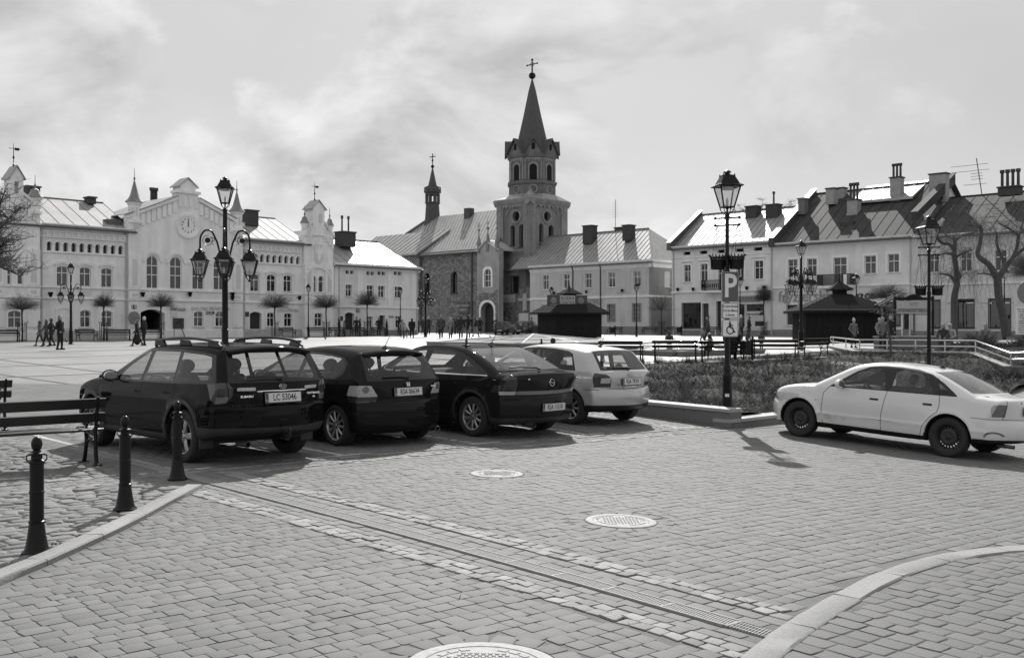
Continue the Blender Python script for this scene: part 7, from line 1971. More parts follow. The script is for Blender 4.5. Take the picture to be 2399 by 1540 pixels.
def church():
 N=lambda x,y,d=0:FN.z('C',x,y,d)
 a0,a1=N(290,1200)[0],N(556,1200)[0]
 H=House('church',FN,(a0+a1)/2,'stone church with a tall slate spire, rubble nave walls and a small ridge turret','church')
 o=H.o;f=FN.fn(o);zb=o.z-1.0;ze=(N(300,1065)[1]+N(550,1047)[1])/2;D=7.5
 for x0,x1,y0,y1 in((434,469,1152,1258),(303,331,1160,1262)):
  H.win(N(x0,y1)[0],N(x1,y1)[0],N(x0,y1)[1],N((x0+x1)/2,y0)[1],'arch',cols=2,tr=(.3,.6),sur=.0,sill=True,curt=0,dep=.4,frame=FRAMED)
 H.wall([(a0,zb),(a1+1.2,zb),(a1+1.2,ze),(a0,ze)],STONE,.6)
 m=MB();H.mould(a0-.2,a1+.4,[(ze-.4,.02),(ze-.2,.2),(ze,.3),(ze+.1,.3),(ze+.1,-.2),(ze-.4,-.2)],m);H.add(m,'cornice',PLIN)
 zr=(N(380,884,D)[1]+N(665,846,D)[1])/2
 m=MB();ar0,ar1=N(345,884,D)[0],N(672,846,D)[0]+3
 q=[f(a0-.3,ze-.2,-.5),f(a1+4,ze-.2,-.5),f(ar1,zr,D),f(ar0,zr,D)]
 m.loft([[p-Vector((0,0,.2))for p in q],q]);m.loft([[p-Vector((0,0,.2))for p in(q[3],q[2],f(ar1,ze,2*D),f(a0,ze,2*D))],[q[3],q[2],f(ar1,ze,2*D),f(a0,ze,2*D)]])
 lf=[f(a0-.3,ze-.2,-.5),f(ar0,zr,D),f(N(215,972,D)[0],N(215,972,D)[1],D)]
 m.loft([[p-Vector((0,0,.2))for p in lf],lf])
 ro=m.build('roof',ZINCG,H.root,ang=20)
 m=MB();n=26
 for i in range(n+1):
  t=i/n;m.bar(q[0].lerp(q[1],t)+Vector((0,0,.02)),q[3].lerp(q[2],t)+Vector((0,0,.02)),.05,.04)
 for i in range(9):t=i/8;m.bar(lf[0].lerp(lf[2],t)+Vector((0,0,.04)),lf[0].lerp(lf[1],1).lerp(lf[2],t)+Vector((0,0,.04)),.06,.07)
 m.bar(lf[1]+Vector((0,0,.05)),lf[2]+Vector((0,0,.05)),.5,.25);m.build('roof_seam',M('roof_seam_grey'),ro,ang=0)
 m=MB();m.tube([f(a0-.4,ze-.3,-.6),f(a1+1,ze-.3,-.6)],.1,8);m.build('gutter',GUT,H.root)
 H.ends(a0,a1+1,zb,ze,zr,D,STONE,False,True)
 for x in(541,):a=N(x,1200)[0];H.pipe(a,zb,ze,.10,.12)
 H.pipe(a0+.1,zb,ze,.10,.12)
 w0,w1=N(-40,1100)[0],N(290,1100)[0];wz=N(230,1066)[1];Dw=4.0;wr=N(180,970,Dw)[1]
 m=MB();q=[f(w0,wz-.1,-.8),f(w1,wz-.1,-.8),f(w1+1.5,wr,Dw),f(N(72,962,Dw)[0],wr,Dw)];m.loft([[p-Vector((0,0,.2))for p in q],q]);h_=[f(w0,wz-.1,-.8),q[3],f(w0,wz-.1,2*Dw)];m.loft([[p-Vector((0,0,.2))for p in h_],h_]);r2=m.build('roof',ZINCG,H.root,ang=20)
 m=MB()
 for i in range(15):t=i/14;m.bar(q[0].lerp(q[1],t)+Vector((0,0,.02)),q[3].lerp(q[2],t)+Vector((0,0,.02)),.05,.04)
 m.build('roof_seam',M('roof_seam_grey'),r2,ang=0)
 m=MB();H.box(w0+.5,w1,zb,wz,-.4,8,m);H.add(m,'wall',STONE)
 c=f((N(313,885,D)[0]+N(378,885,D)[0])/2,0,D);zt=lambda y:N(345,y,D)[1];m=MB();r=1.12
 m.lathe([(r*1.12,zt(935)),(r*1.0,zt(885)),(r*.88,zt(822)),(r*1.02,zt(818)),(r*1.02,zt(812))],8,c=c,a0=math.pi/8);m.build('turret',SLATE,H.root,ang=20)
 m=MB()
 for i in range(8):
  a=math.pi/8+i*math.pi/4;p=c+Vector((math.cos(a)*r*.82,math.sin(a)*r*.82,0));m.bar(p+Vector((0,0,zt(815))),p+Vector((0,0,zt(768))),.26,.26)
  an=a+math.pi/8;q1=Vector((math.cos(an),math.sin(an),0));m.bar(c+q1*r*.76+Vector((0,0,zt(778))),c+q1*r*.76+Vector((0,0,zt(766))),.7,.2,q1)
 m.build('turret_posts',SLATE,H.root,ang=20)
 m=MB();m.lathe([(r*.82,zt(770)),(r*1.05,zt(764)),(r*1.12,zt(748)),(r*.62,zt(735)),(r*.42,zt(705)),(r*.14,zt(655)),(.10,zt(645))],8,c=c,a0=math.pi/8);
 for i in range(8):
  an=math.pi/4*i;q1=Vector((math.cos(an),math.sin(an),0));sd=Vector((-q1.y,q1.x,0));b=c+q1*r*1.08
  m.loft([[b+sd*-.44+Vector((0,0,zt(765))),b+sd*.44+Vector((0,0,zt(765))),b+Vector((0,0,zt(738)))],[c+q1*.3+sd*-.3+Vector((0,0,zt(745))),c+q1*.3+sd*.3+Vector((0,0,zt(745))),c+q1*.3+Vector((0,0,zt(728)))]])
 sp=m.build('turret_spire',SLATE,H.root,ang=20)
 m=MB();m.sphere(c+Vector((0,0,zt(636))),.25,12,8);m.tube([c+Vector((0,0,zt(645))),c+Vector((0,0,zt(572)))],.07,6);m.bar(c+FN.u*-.6+Vector((0,0,zt(588))),c+FN.u*.6+Vector((0,0,zt(588))),.10,.12);m.sphere(c+Vector((0,0,zt(606))),.15,8,6);m.build('cross',IRON,sp,ang=30)
 m=MB();p=N(530,862,D-.5);H.box(p[0]-.5,p[0]+.5,p[1]-.9,p[1]+.55,D-1.2,D-.2,m);m.build('roof_dormer',SLATE,H.root)
 return H,zr,ze
CH,zrN,zeN=church()
tc0=Vector((2.22,127.0,0))
FL=Face((tc0.x,tc0.y),(-Q_).xy);FR=Face((tc0.x,tc0.y),P_.xy)
def tower():
 root=CH.root;o=CH.o;H=CH
 wL=FL.z('C',671,1000)[0];wR=FR.z('C',1000,1000)[0];print('tower widths',wL,wR)
 zz=lambda y:FL.z('C',830,y)[1]
 zb=o.z-1.0;zc=zz(800);zs=zz(1142)
 base=MB()
 for F,w in((FL,wL),(FR,wR)):
  H.F=F;f=F.fn(o)
  X=(lambda x,y,F=F:F.z('C',x,y))
  if F is FL:
   aw=[(728,750,925,1025),(771,798,919,1032)];rd=(758,882);pil=[0,w];up=(735,768,1180,1258)
  else:
   aw=[(871,892,916,1016),(917,942,924,1016)];rd=(908,882);up=None
  for x0,x1,y0,y1 in aw:
   H.win(X(x0,y1)[0],X(x1,y1)[0],X((x0+x1)/2,y1)[1],X((x0+x1)/2,y0)[1],'arch',cols=2,tr=(.2,.4,.6,.8),sur=.0,sill=True,curt=0,dep=.5,frame=FRAMED,bar=.05,name='belfry_window')
  ca,cz=X(*rd);H.holes.append([(ca+.62*math.cos(t*math.pi/10),cz+.62*math.sin(t*math.pi/10))for t in range(20)])
  if up:
   H.win(X(up[0],up[3])[0],X(up[1],up[3])[0],X(up[0],up[3])[1],X(up[0],up[2])[1],'rect',cols=3,tr=(.33,.66),sur=.15,curt=1,dep=.3,frame=FRAMED)
  H.wall([(0,zb),(w,zb),(w,zc),(0,zc)]if w>0 else[(w,zb),(0,zb),(0,zc),(w,zc)],TOWER,.7)
  m=MB();sgn=1 if w>0 else-1
  def bx(a0,a1,z0,z1,c,mm=None):H.box(min(a0,a1),max(a0,a1),z0,z1,c,.05,mm or m)
  pw=.95*sgn
  for a in(0,w-pw):
   bx(a-(.18*sgn if a==0 else 0),a+pw+(.18*sgn if a!=0 else 0),zs+.5,zc,-.22);bx(a-.05*sgn,a+pw+.05*sgn,zs+.1,zs+.9,-.32);bx(a+.2*sgn,a+pw-.2*sgn,zz(870),zz(848),-.29);bx(a+.25*sgn,a+pw-.25*sgn,zz(838),zz(812),-.29)
  bx(pw,w-pw,zz(812),zc,-.2)
  n=6
  for i in range(n):
   c=pw+(w-2*pw)*(i+.5)/n;hw=abs(w-2*pw)/n*.5
   m.slab([(c-hw,zz(812)),(c+hw,zz(812)),(c+hw,zz(830))]+[(c+q[0],zz(830)+q[1]*.9)for q in arc(0,0,hw*.72,0,180,8)]+[(c-hw,zz(830))],(),.2,lambda a,b,cc:f(a,b,cc-.2))
  bx(pw,w-pw,zz(1052),zz(1040),-.22);bx(pw,w-pw,zz(1062),zz(1054),-.12)
  for k in(.08,.38,.68):bx(pw+(w-2*pw)*k,pw+(w-2*pw)*(k+.24),zz(1112),zz(1080),-.06)
  bx(-.1*sgn,w+.1*sgn,zs-.08,zs+.12,-.3)
  am=(X(aw[0][0],1000)[0]+X(aw[1][1],1000)[0])/2;zh=zz(862);rw=abs(w)*.30
  rings=[[f(am+q[0]*rw,zh+q[1]*rw*.55,-.02),f(am+q[0]*rw,zh+q[1]*rw*.55,-.12),f(am+q[0]*(rw+.18),zh+q[1]*(rw*.55+.18),-.12),f(am+q[0]*(rw+.18),zh+q[1]*(rw*.55+.18),.02)]for q in arc(0,0,1,0,180,14)]
  m.loft(rings)
  for e in(-1,1):bx(am+e*rw,am+e*(abs(w)/2-1),zh-.1,zh+.08,-.12)
  rings=[[f(ca+q[0]*.62,cz+q[1]*.62,-.02),f(ca+q[0]*.66,cz+q[1]*.66,-.13),f(ca+q[0]*.9,cz+q[1]*.9,-.13),f(ca+q[0]*.92,cz+q[1]*.92,.02)]for q in arc(0,0,1,0,360,24)]
  m.loft(rings,False,False)
  H.mould(min(0,w)-.5,max(0,w)+.5,[(zc-.5,.1),(zc-.3,.3),(zc-.1,.42),(zc+.25,.5),(zc+.3,.5),(zc+.3,-.4),(zc-.5,-.4)],m)
  m.build('tower_trim',TOWERL,root,ang=25)
  m=MB();m.lathe([(.60,0),(.001,0)],20,cap=False);m=MB();m.sheet([(ca+.64*math.cos(t*math.pi/10),cz+.64*math.sin(t*math.pi/10))for t in range(20)],(),lambda a,b:f(a,b,.45));m.build('round_window',VOID,root,ang=0)
  for(pt,lab)in(((0,0),0),):
   pass
 H.F=FL;f=FL.fn(o);X=lambda x,y:FL.z('C',x,y)
 m=MB();pts=[(668,1220),(690,1216),(712,1222),(728,1240),(733,1268),(735,1300),(770,1262),(772,1235),(790,1218),(812,1222),(829,1242),(829,1425),(668,1425)]
 m.slab([X(*p)for p in pts],[],.06,lambda a,b,c:f(a,b,c-.05));m.build('bare_stone',STONE,root,ang=0)
 m=MB();a_,b_=X(694,1318)[0],X(756,1318)[0];H.box(min(a_,b_),max(a_,b_),X(1,1310)[1]*0+X(725,1306)[1],X(725,1266)[1],-.16,-.09,m);m.build('banner',M('banner_white',.6,.7,noise=(2,.3)),root)
 for i,t in enumerate(('Boże Ciało','zapraszamy')):H.letters(t,(a_+b_)/2,X(725,1288+i*13)[1],.55,M('banner_ink',.25,.7),.005,.17,name='banner_text')
 m=MB();a_,b_=X(671,1318)[0],X(690,1318)[0];H.box(min(a_,b_),max(a_,b_),X(725,1310)[1],X(725,1266)[1],-.16,-.09,m);m.build('banner',M('poster_grey'),root)
 m=MB();cx_=X(808,1300)[0];H.box(cx_-.32,cx_+.32,X(808,1345)[1],X(808,1262)[1],-.35,-.06,m);H.box(cx_-1.05,cx_+1.05,X(808,1298)[1],X(808,1284)[1],-.36,-.06,m);m.build('wall_cross',M('cross_pale',.5,.8,noise=(2,.2)),root)
 m=MB();a_,b_=X(783,1400)[0],X(830,1400)[0];H.box(min(a_,b_),max(a_,b_),o.z-.3,X(808,1358)[1],-.5,.0,m);m.build('notice_case',PLP,root)
 m=MB();a_,b_=X(663,1370)[0],X(704,1370)[0];H.box(min(a_,b_),max(a_,b_),X(680,1369)[1],X(680,1350)[1],-.2,-.05,m);m.build('plaque',DOORD,root)
 ctr=tc0+(-Q_)*abs(wL)/2+P_*abs(wR)/2;c=Vector((ctr.x,ctr.y,0))-Vector((o.x,o.y,0));c.z=0
 OC=lambda z:Vector((c.x,c.y,z-o.z))
 dC=ctr.y;zo=lambda y:EYE+(V0-zp('C',835,y)[1])/F0*(dC-2.8)
 R8=108/2/F0*dC*1.05
 hx,hy=abs(wL)/2+.45,abs(wR)/2+.45
 def sq(e,z):return[OC(z)+(-Q_)*(hx-e)*i+P_*(hy-e)*j for i,j in((-1,-1),(-.41,-1),(.41,-1),(1,-1),(1,-.41),(1,.41),(1,1),(.41,1),(-.41,1),(-1,1),(-1,.41),(-1,-.41))]
 def oc(r,z):
  out=[]
  for i,j in((-1,-1),(-.41,-1),(.41,-1),(1,-1),(1,-.41),(1,.41),(1,1),(.41,1),(-.41,1),(-1,1),(-1,.41),(-1,-.41)):
   v=((-Q_)*i+P_*j);
   if abs(i)==1 and abs(j)==1:v=v.normalized()*r*.924
   else:v=v.normalized()*r
   out.append(OC(z)+v)
  return out
 m=MB();m.loft([sq(0,zc+.3),sq(.1,zc+.4),oc(R8*1.02,zo(768))]);m.build('skirt_roof',ZINCG,root,ang=15)
 cn=(tc0-Vector((o.x,o.y,0)));
 m=MB()
 for F,w in((FL,wL),):
  p0=Vector((cn.x,cn.y,zc+.3-o.z));apx=OC(zo(738))+(p0-OC(zc+.3-0)).normalized()*R8*.95
  m.loft([[p0+(-Q_)*1.3,p0,p0+P_*1.3],[apx,apx+Vector((0,0,.02)),apx]])
 m.build('skirt_gablet',ZINCG,root,ang=15)
 a8=math.atan2(P_.y,P_.x)+math.pi/8
 m=MB();m.lathe([(R8,zo(785)-o.z),(R8,zo(722)-o.z),(R8*1.04,zo(720)-o.z),(R8*1.09,zo(712)-o.z),(R8*1.09,zo(706)-o.z),(R8*.985,zo(702)-o.z),(R8*.985,zo(590)-o.z),(R8*1.03,zo(586)-o.z),(R8*1.10,zo(575)-o.z),(R8*1.10,zo(568)-o.z)],8,c=(c.x,c.y,0),a0=a8);m.build('octagon',TOWERD,root,ang=15)
 ap=R8*.985*math.cos(math.pi/8)
 for i in range(8):
  an=a8+math.pi/8+i*math.pi/4;d=Vector((math.cos(an),math.sin(an),0));sd=Vector((-d.y,d.x,0));fm=frame_mat(OC(0)+d*ap,sd,(0,0,1),d)
  if d.dot(Vector((0,-1,0)))<-.2:continue
  z0,z1=zo(698)-o.z,zo(622)-o.z;w=.47
  def fq(a,b,cc,fm=fm):return fm@Vector((a,b+o.z,cc))
  fm2=frame_mat(OC(o.z)+d*ap,sd,(0,0,1),d)
  m=MB();m.at(fm2);m.slab(hole('arch',-w,w,z0,z1),(),.03,lambda a,b,cc:(a,b,.05-cc));m.build('louvre_opening',VOID,root,ang=0)
  m=MB();m.at(fm2);m.slab([(p[0]*1.35,p[1]+(.28 if p[1]>z0+.2 else 0))for p in hole('arch',-w,w,z0,z1)],[hole('arch',-w,w,z0,z1)],.12,lambda a,b,cc:(a,b,.12-cc))
  m.box(-ap*.37,z1+.55,0,ap*.37,z1+.8,.10)
  for k in range(5):m.box(-ap*.36+ap*.72*k/5,z1+.3,0,-ap*.36+ap*.72*(k+.5)/5,z1+.56,.09)
  m.box(-ap*.40,z0,0,-ap*.33,z1+.8,.10);m.box(ap*.33,z0,0,ap*.40,z1+.8,.10)
  rr=.42;zc2=zo(745)-o.z
  m.loft([[(q[0]*rr,zc2+q[1]*rr,0),(q[0]*rr,zc2+q[1]*rr,.14),(q[0]*(rr+.16),zc2+q[1]*(rr+.16),.14),(q[0]*(rr+.16),zc2+q[1]*(rr+.16),0)]for q in arc(0,0,1,0,360,20)],False,False)
  m.build('octagon_trim',TOWERL,root,ang=25)
  zg0,zg1=zo(570)-o.z,zo(498)-o.z;hw=R8*1.10*math.sin(math.pi/8);apo=R8*1.10*math.cos(math.pi/8)
  fm3=frame_mat(OC(o.z)+d*apo,sd,(0,0,1),d);m=MB();m.at(fm3);m.slab([(-hw,zg0),(hw,zg0),(0,zg1)],[],.2,lambda a,b,cc:(a,b,-cc))
  m.build('gablet',TOWERD,root,ang=15)
  m=MB();m.at(fm3);m.slab(hole('arch',-.2,.2,zg0+.45,zg0+1.25),(),.04,lambda a,b,cc:(a,b,.03-cc));m.build('gablet_opening',VOID,root,ang=0)
  m=MB();m.at(fm3)
  for e in(-1,1):
   m.loft([[(0,zg1+.12,.35),(e*(hw+.1),zg0,.35),(e*(hw+.1),zg0-.15,.35),(0,zg1-.1,.35)],[(0,zg1+.12,-2.6),(e*(hw*.3),zg0+1.6,-2.6),(e*(hw*.3),zg0+1.4,-2.6),(0,zg1-.1,-2.6)]])
  m.build('gablet_roof',SLATE,root,ang=15)
 m=MB();za=zo(172);m.lathe([(R8*.97,zo(560)-o.z),(R8*.66,zo(500)-o.z),(R8*.40,zo(370)-o.z),(R8*.165,zo(240)-o.z),(.12,zo(185)-o.z),(.10,zo(172)-o.z)],8,c=(c.x,c.y,0),a0=a8);sp=m.build('spire',SLATE,root,ang=15)
 m=MB();k=lambda y:zo(y)-o.z;m.sphere((c.x,c.y,k(162)),.45,14,10);m.tube([(c.x,c.y,k(172)),(c.x,c.y,k(82))],[.12,.07],8)
 for s_ in(-1,1):
  m.bar((c.x,c.y,k(105)),(c.x+s_*.85*Q_.x,c.y+s_*.85*Q_.y,k(105)),.11,.11);m.sphere((c.x+s_*.88*Q_.x,c.y+s_*.88*Q_.y,k(105)),.12,8,6)
  m.tube([(c.x,c.y,k(118)),(c.x+s_*.45*Q_.x,c.y+s_*.45*Q_.y,k(105)),(c.x,c.y,k(92))],.04,5)
 m.sphere((c.x,c.y,k(82)),.16,8,6);m.build('spire_cross',IRON,sp,ang=30)
 FPo=Face(FN.P(0,0,-.9).xy,FN.u.xy);H.F=FPo;fp=FPo.fn(o);Xp=lambda x,y:FPo.z('C',x,y)
 a0,a1=Xp(565,1200)[0],Xp(672,1200)[0];zsh=Xp(575,1048)[1];zpk=Xp(610,1006)[1]
 H.win(Xp(601,1230)[0],Xp(633,1230)[0],Xp(617,1230)[1],Xp(617,1140)[1],'arch',cols=2,tr=(.36,.68),sur=.28,curt=1)
 H.door(Xp(583,1445)[0],Xp(648,1445)[0],o.z-.2,Xp(615,1304)[1],'arch',sur=.28,dep=.8)
 zm=Xp(600,1250)[1]
 H.wall([(a0,zb),(a1,zb),(a1,zsh),(a0+(a1-a0)*.55,zpk+.1),(a0+(a1-a0)*.3,zpk+.1),(a0,zsh)],M('porch_plaster',.40,.9,noise=(.6,.2),streak=(1,.15,.25)),.8)
 m=MB();m.slab([Xp(*p)for p in((567,1285),(578,1262),(600,1255),(640,1262),(664,1240),(668,1425),(652,1425),(650,1310),(616,1296),(584,1312),(580,1430),(567,1430))],(),.05,lambda a,b,c_:fp(a,b,c_-.05));m.build('bare_stone',STONE,root,ang=0)
 m=MB();am=a0+(a1-a0)*.425
 for e in(a0,a1):m.loft([[fp(am,zpk+.25,-.2),fp(e,zsh,-.2),fp(e,zsh-.2,-.2),fp(am,zpk,-.2)],[fp(am,zpk+.25,6),fp(e,zsh,6),fp(e,zsh-.2,6),fp(am,zpk,6)]])
 m.build('porch_roof',M('porch_coping',.5,.6),root,ang=15)
 for x,y,yt in((574,1010,980),(618,1000,950),(664,1000,970)):
  m=MB();q=Xp(x,y);cc=fp(q[0],0,0);m.lathe([(.24,q[1]-1.3),(.24,q[1]-.3),(.32,q[1]-.2),(.07,q[1]+.9),(.06,q[1]+1.5)],8,c=cc);m.sphere(cc+Vector((0,0,q[1]+1.55)),.18,8,6);m.tube([cc+Vector((0,0,q[1]+1.5)),cc+Vector((0,0,q[1]+2.5))],.05,5);m.bar(cc+FN.u*-.3+Vector((0,0,q[1]+2.15)),cc+FN.u*.3+Vector((0,0,q[1]+2.15)),.07,.07);m.build('porch_pinnacle',PLIN,root,ang=25)
 m=MB();q0,q1=FN.z('C',473,1360,-.1),FN.z('C',525,1300,-.1);H.F=FN;H.box(q0[0],q1[0],q0[1],q1[1],-.2,-.06,m);bn=m.build('banner',M('banner_dark',.10,.6,noise=(1.5,.7)),root)
 for i,t in enumerate(('Boże miłosierdzie','zmiłuj się')):H.letters(t,(q0[0]+q1[0])/2,q1[1]-.5-.55*i,.42,M('banner_white'),.004,.21,name='banner_text',sx=.8)
tower()
FG=Face((15.26,112),(-Q_).xy)
def greyhouse():
 X=lambda x,y,d=0:FG.z('D',x,y,d)
 a0,a1=X(166,800)[0],X(1315,800)[0]
 if a0>a1:s0,s1=a1,a0
 else:s0,s1=a0,a1
 H=House('house',FG,(s0+s1)/2,'plain grey two-storey house with a seamed tin roof partly in the church tower shade','house')
 o=H.o;f=FG.fn(o);zb=o.z-.6;ze=(X(170,640)[1]+X(1310,562)[1])/2;D=5.2
 for x0,x1,y0,y1 in((290,342,710,848),(485,540,702,838),(690,748,695,832),(908,972,685,824),(1147,1215,672,816)):
  H.win(X(x0,y1)[0],X(x1,y1)[0],X((x0+x1)/2,y1)[1],X((x0+x1)/2,y0)[1],'rect',tr=(.64,),sur=.0,curt=1)
 for x0,x1,y0,y1 in((283,340,1000,1150),(903,970,990,1142),(1140,1213,983,1140),(690,740,995,1145),(500,550,998,1150)):
  H.win(X(x0,y1)[0],X(x1,y1)[0],X((x0+x1)/2,y1)[1],X((x0+x1)/2,y0)[1],'rect',cols=3,tr=(.25,.5,.75),sur=.12,curt=0,frame=M('frame_grey',.3,.5))
 H.wall([(s0,zb),(s1,zb),(s1,ze),(s0,ze)],PLG)
 z1=X(700,925)[1]
 m=MB();H.mould(s0-.35,s1,[(ze-.75,.02),(ze-.6,.10),(ze-.45,.12),(ze-.25,.30),(ze,.40),(ze+.1,.42),(ze+.1,-.1),(ze-.75,-.1)],m);H.mould(s0-.1,s1,[(z1-.14,.02),(z1-.08,.10),(z1+.06,.10),(z1+.1,-.02),(z1-.14,-.02)],m);H.add(m,'cornice',TRIM)
 m=MB()
 edges=[200,350,460,560,660,760,880,980,1120,1225,1265]
 for x0,x1 in((218,270),(355,462),(556,660),(760,880),(985,1122),(1225,1268)):
  q0,q1=sorted((X(x0,780)[0],X(x1,780)[0]));H.box(q0,q1,z1+.45,ze-.95,-.05,.02,m)
 H.add(m,'panels',M('plaster_grey_panel',.54,.85,noise=(.8,.1)))
 m=MB();H.mould(s0-.06,s1,[(zb,.06),(o.z+.75,.06),(o.z+.8,-.02),(zb,-.02)],m);H.add(m,'plinth',PLIN)
 zr=(X(550,337,D)[1]+X(1270,264,D)[1])/2;hr=abs(X(1270,264,D)[0]-X(1315,562)[0])
 H.roof(s0-.35,s1+3,ze+.1,zr,D,ZINCG,.62,over=.35,hl=max(2.5,abs(X(1270,264,D)[0]-s0)),seamm=M('roof_seam_grey'))
 H.ends(s0,s1,zb,ze,zr,D,PLG,False,True)
 H.chimney((X(692,420,3.6),X(776,236,3.6)),3.6,CHIMD,1.1);H.chimney((X(1068,390,3.3),X(1137,232,3.3)),3.3,CHIMD,1.1);H.chimney((X(985,300,6.5),X(1070,253,6.5)),6.5,CHIMD,.8)
 for x in(576,838):H.pipe(X(x,700)[0],o.z,ze-.1,.07,.10,M('pipe_dark',.06,.5))
 q0,q1=sorted((X(690,990)[0],X(815,990)[0]));H.board(q0,q1,X(750,992)[1],X(750,945)[1],M('sign_dark'),(('Księgarnia',.5,.72,.55),('językowa',.5,.25,.5)),SIGNW,.08)
 m=MB();p=X(975,285,5.0);c=FG.P(p[0],p[1],5.0)-o;m.tube([c-Vector((0,0,.3)),c+Vector((0,0,3.6))],.035,5)
 for k in range(7):m.bar(c+FG.u*-.35+Vector((0,0,1.6+.28*k)),c+FG.u*.35+Vector((0,0,1.6+.28*k)),.02,.02)
 m.build('antenna',GUT,H.root)
 for x,y in((405,880),(710,868),(1050,855)):p=X(x,y);m=MB();c=FG.P(p[0],p[1],-.25)-o;m.lathe([(.08,-.2),(.18,.12),(.001,.14)],8,c=c);m.build('wall_light',IRON,H.root)
 F2=Face(FG.P(0 if s0==a1 else 0,0).xy,P_.xy);F2=Face((FG.P(a1,0).x,FG.P(a1,0).y),P_.xy);H.F=F2;Y=lambda x,y,d=0:F2.z('D',x,y,d);L=14
 w_=Y(1440,820)[0],Y(1492,820)[0];H.win(min(w_),max(w_),Y(1465,822)[1],Y(1465,677)[1],'rect',tr=(.64,),sur=.0,curt=1)
 H.wall([(0,zb),(L,zb),(L,ze),(0,ze)],PLG,.3,0.0)
 m=MB();H.mould(-.35,L,[(ze-.75,.02),(ze-.6,.10),(ze-.45,.12),(ze-.25,.30),(ze,.40),(ze+.1,.42),(ze+.1,-.1),(ze-.75,-.1)],m);H.mould(0,L,[(z1-.14,.02),(z1-.08,.10),(z1+.06,.10),(z1+.1,-.02),(z1-.14,-.02)],m);H.add(m,'cornice',TRIM)
 H.F=FG
greyhouse()
FRW=Face(((1573-CX)/F0*110,110),Q_.xy)
RX=lambda w,x,y,d=0:FRW.z(w,x,y,d)
def firewall(H,a,ze,zr,D,mat,t=.45,up=.45,name='parapet',cop=None):
 f=FRW.fn(H.o);m=MB()
 def ring(a_):return[f(a_,ze-.3,-.6),f(a_,ze+up,-.6),f(a_,zr+up,D),f(a_,zr-.5,D)]
 m.loft([ring(a-t/2),ring(a+t/2)]);p=m.build(name,mat,H.root,ang=15)
 m=MB();m.loft([[f(x,z,c)for x,z,c in((a-t/2-.08,ze+up,-.62),(a+t/2+.08,ze+up,-.62),(a+t/2+.08,zr+up,D),(a-t/2-.08,zr+up,D))],[f(x,z,c)for x,z,c in((a-t/2-.08,ze+up+.08,-.62),(a+t/2+.08,ze+up+.08,-.62),(a+t/2+.08,zr+up+.08,D),(a-t/2-.08,zr+up+.08,D))]]);m.build('parapet_coping',cop or ZINC,p,ang=15)
def balcony(H,a0,a1,z0,z1,out,mat,dense=False):
 f=FRW.fn(H.o);m=MB();H.box(a0,a1,z0-.18,z0,-out,.05,m);b=m.build('balcony',TRIM,H.root,ang=20)
 m=MB();P=[(a0,.0),(a0,out-.05),(a1,out-.05),(a1,.0)]
 for(p,q)in zip(P,P[1:]):
  m.bar(f(p[0],z1,-p[1]),f(q[0],z1,-q[1]),.07,.06);m.bar(f(p[0],z0+.12,-p[1]),f(q[0],z0+.12,-q[1]),.05,.05)
  L=math.hypot(q[0]-p[0],q[1]-p[1]);n=max(2,int(L/(.11 if not dense else .075)))
  for i in range(n+1):
   t=i/n;x,c=p[0]+(q[0]-p[0])*t,p[1]+(q[1]-p[1])*t;m.bar(f(x,z0+.1,-c),f(x,z1,-c),.03 if not dense else .05,.03)
  for i in range(n):
   t=(i+.5)/n;x,c=p[0]+(q[0]-p[0])*t,p[1]+(q[1]-p[1])*t;cc=f(x,(z0+z1)/2,-c)
   if not dense and i%2==0:m.tube([f(x,(z0+z1)/2-.2,-c),f(x,(z0+z1)/2+.2,-c)],.06,5)
 m.build('railing',mat,b,ang=20)
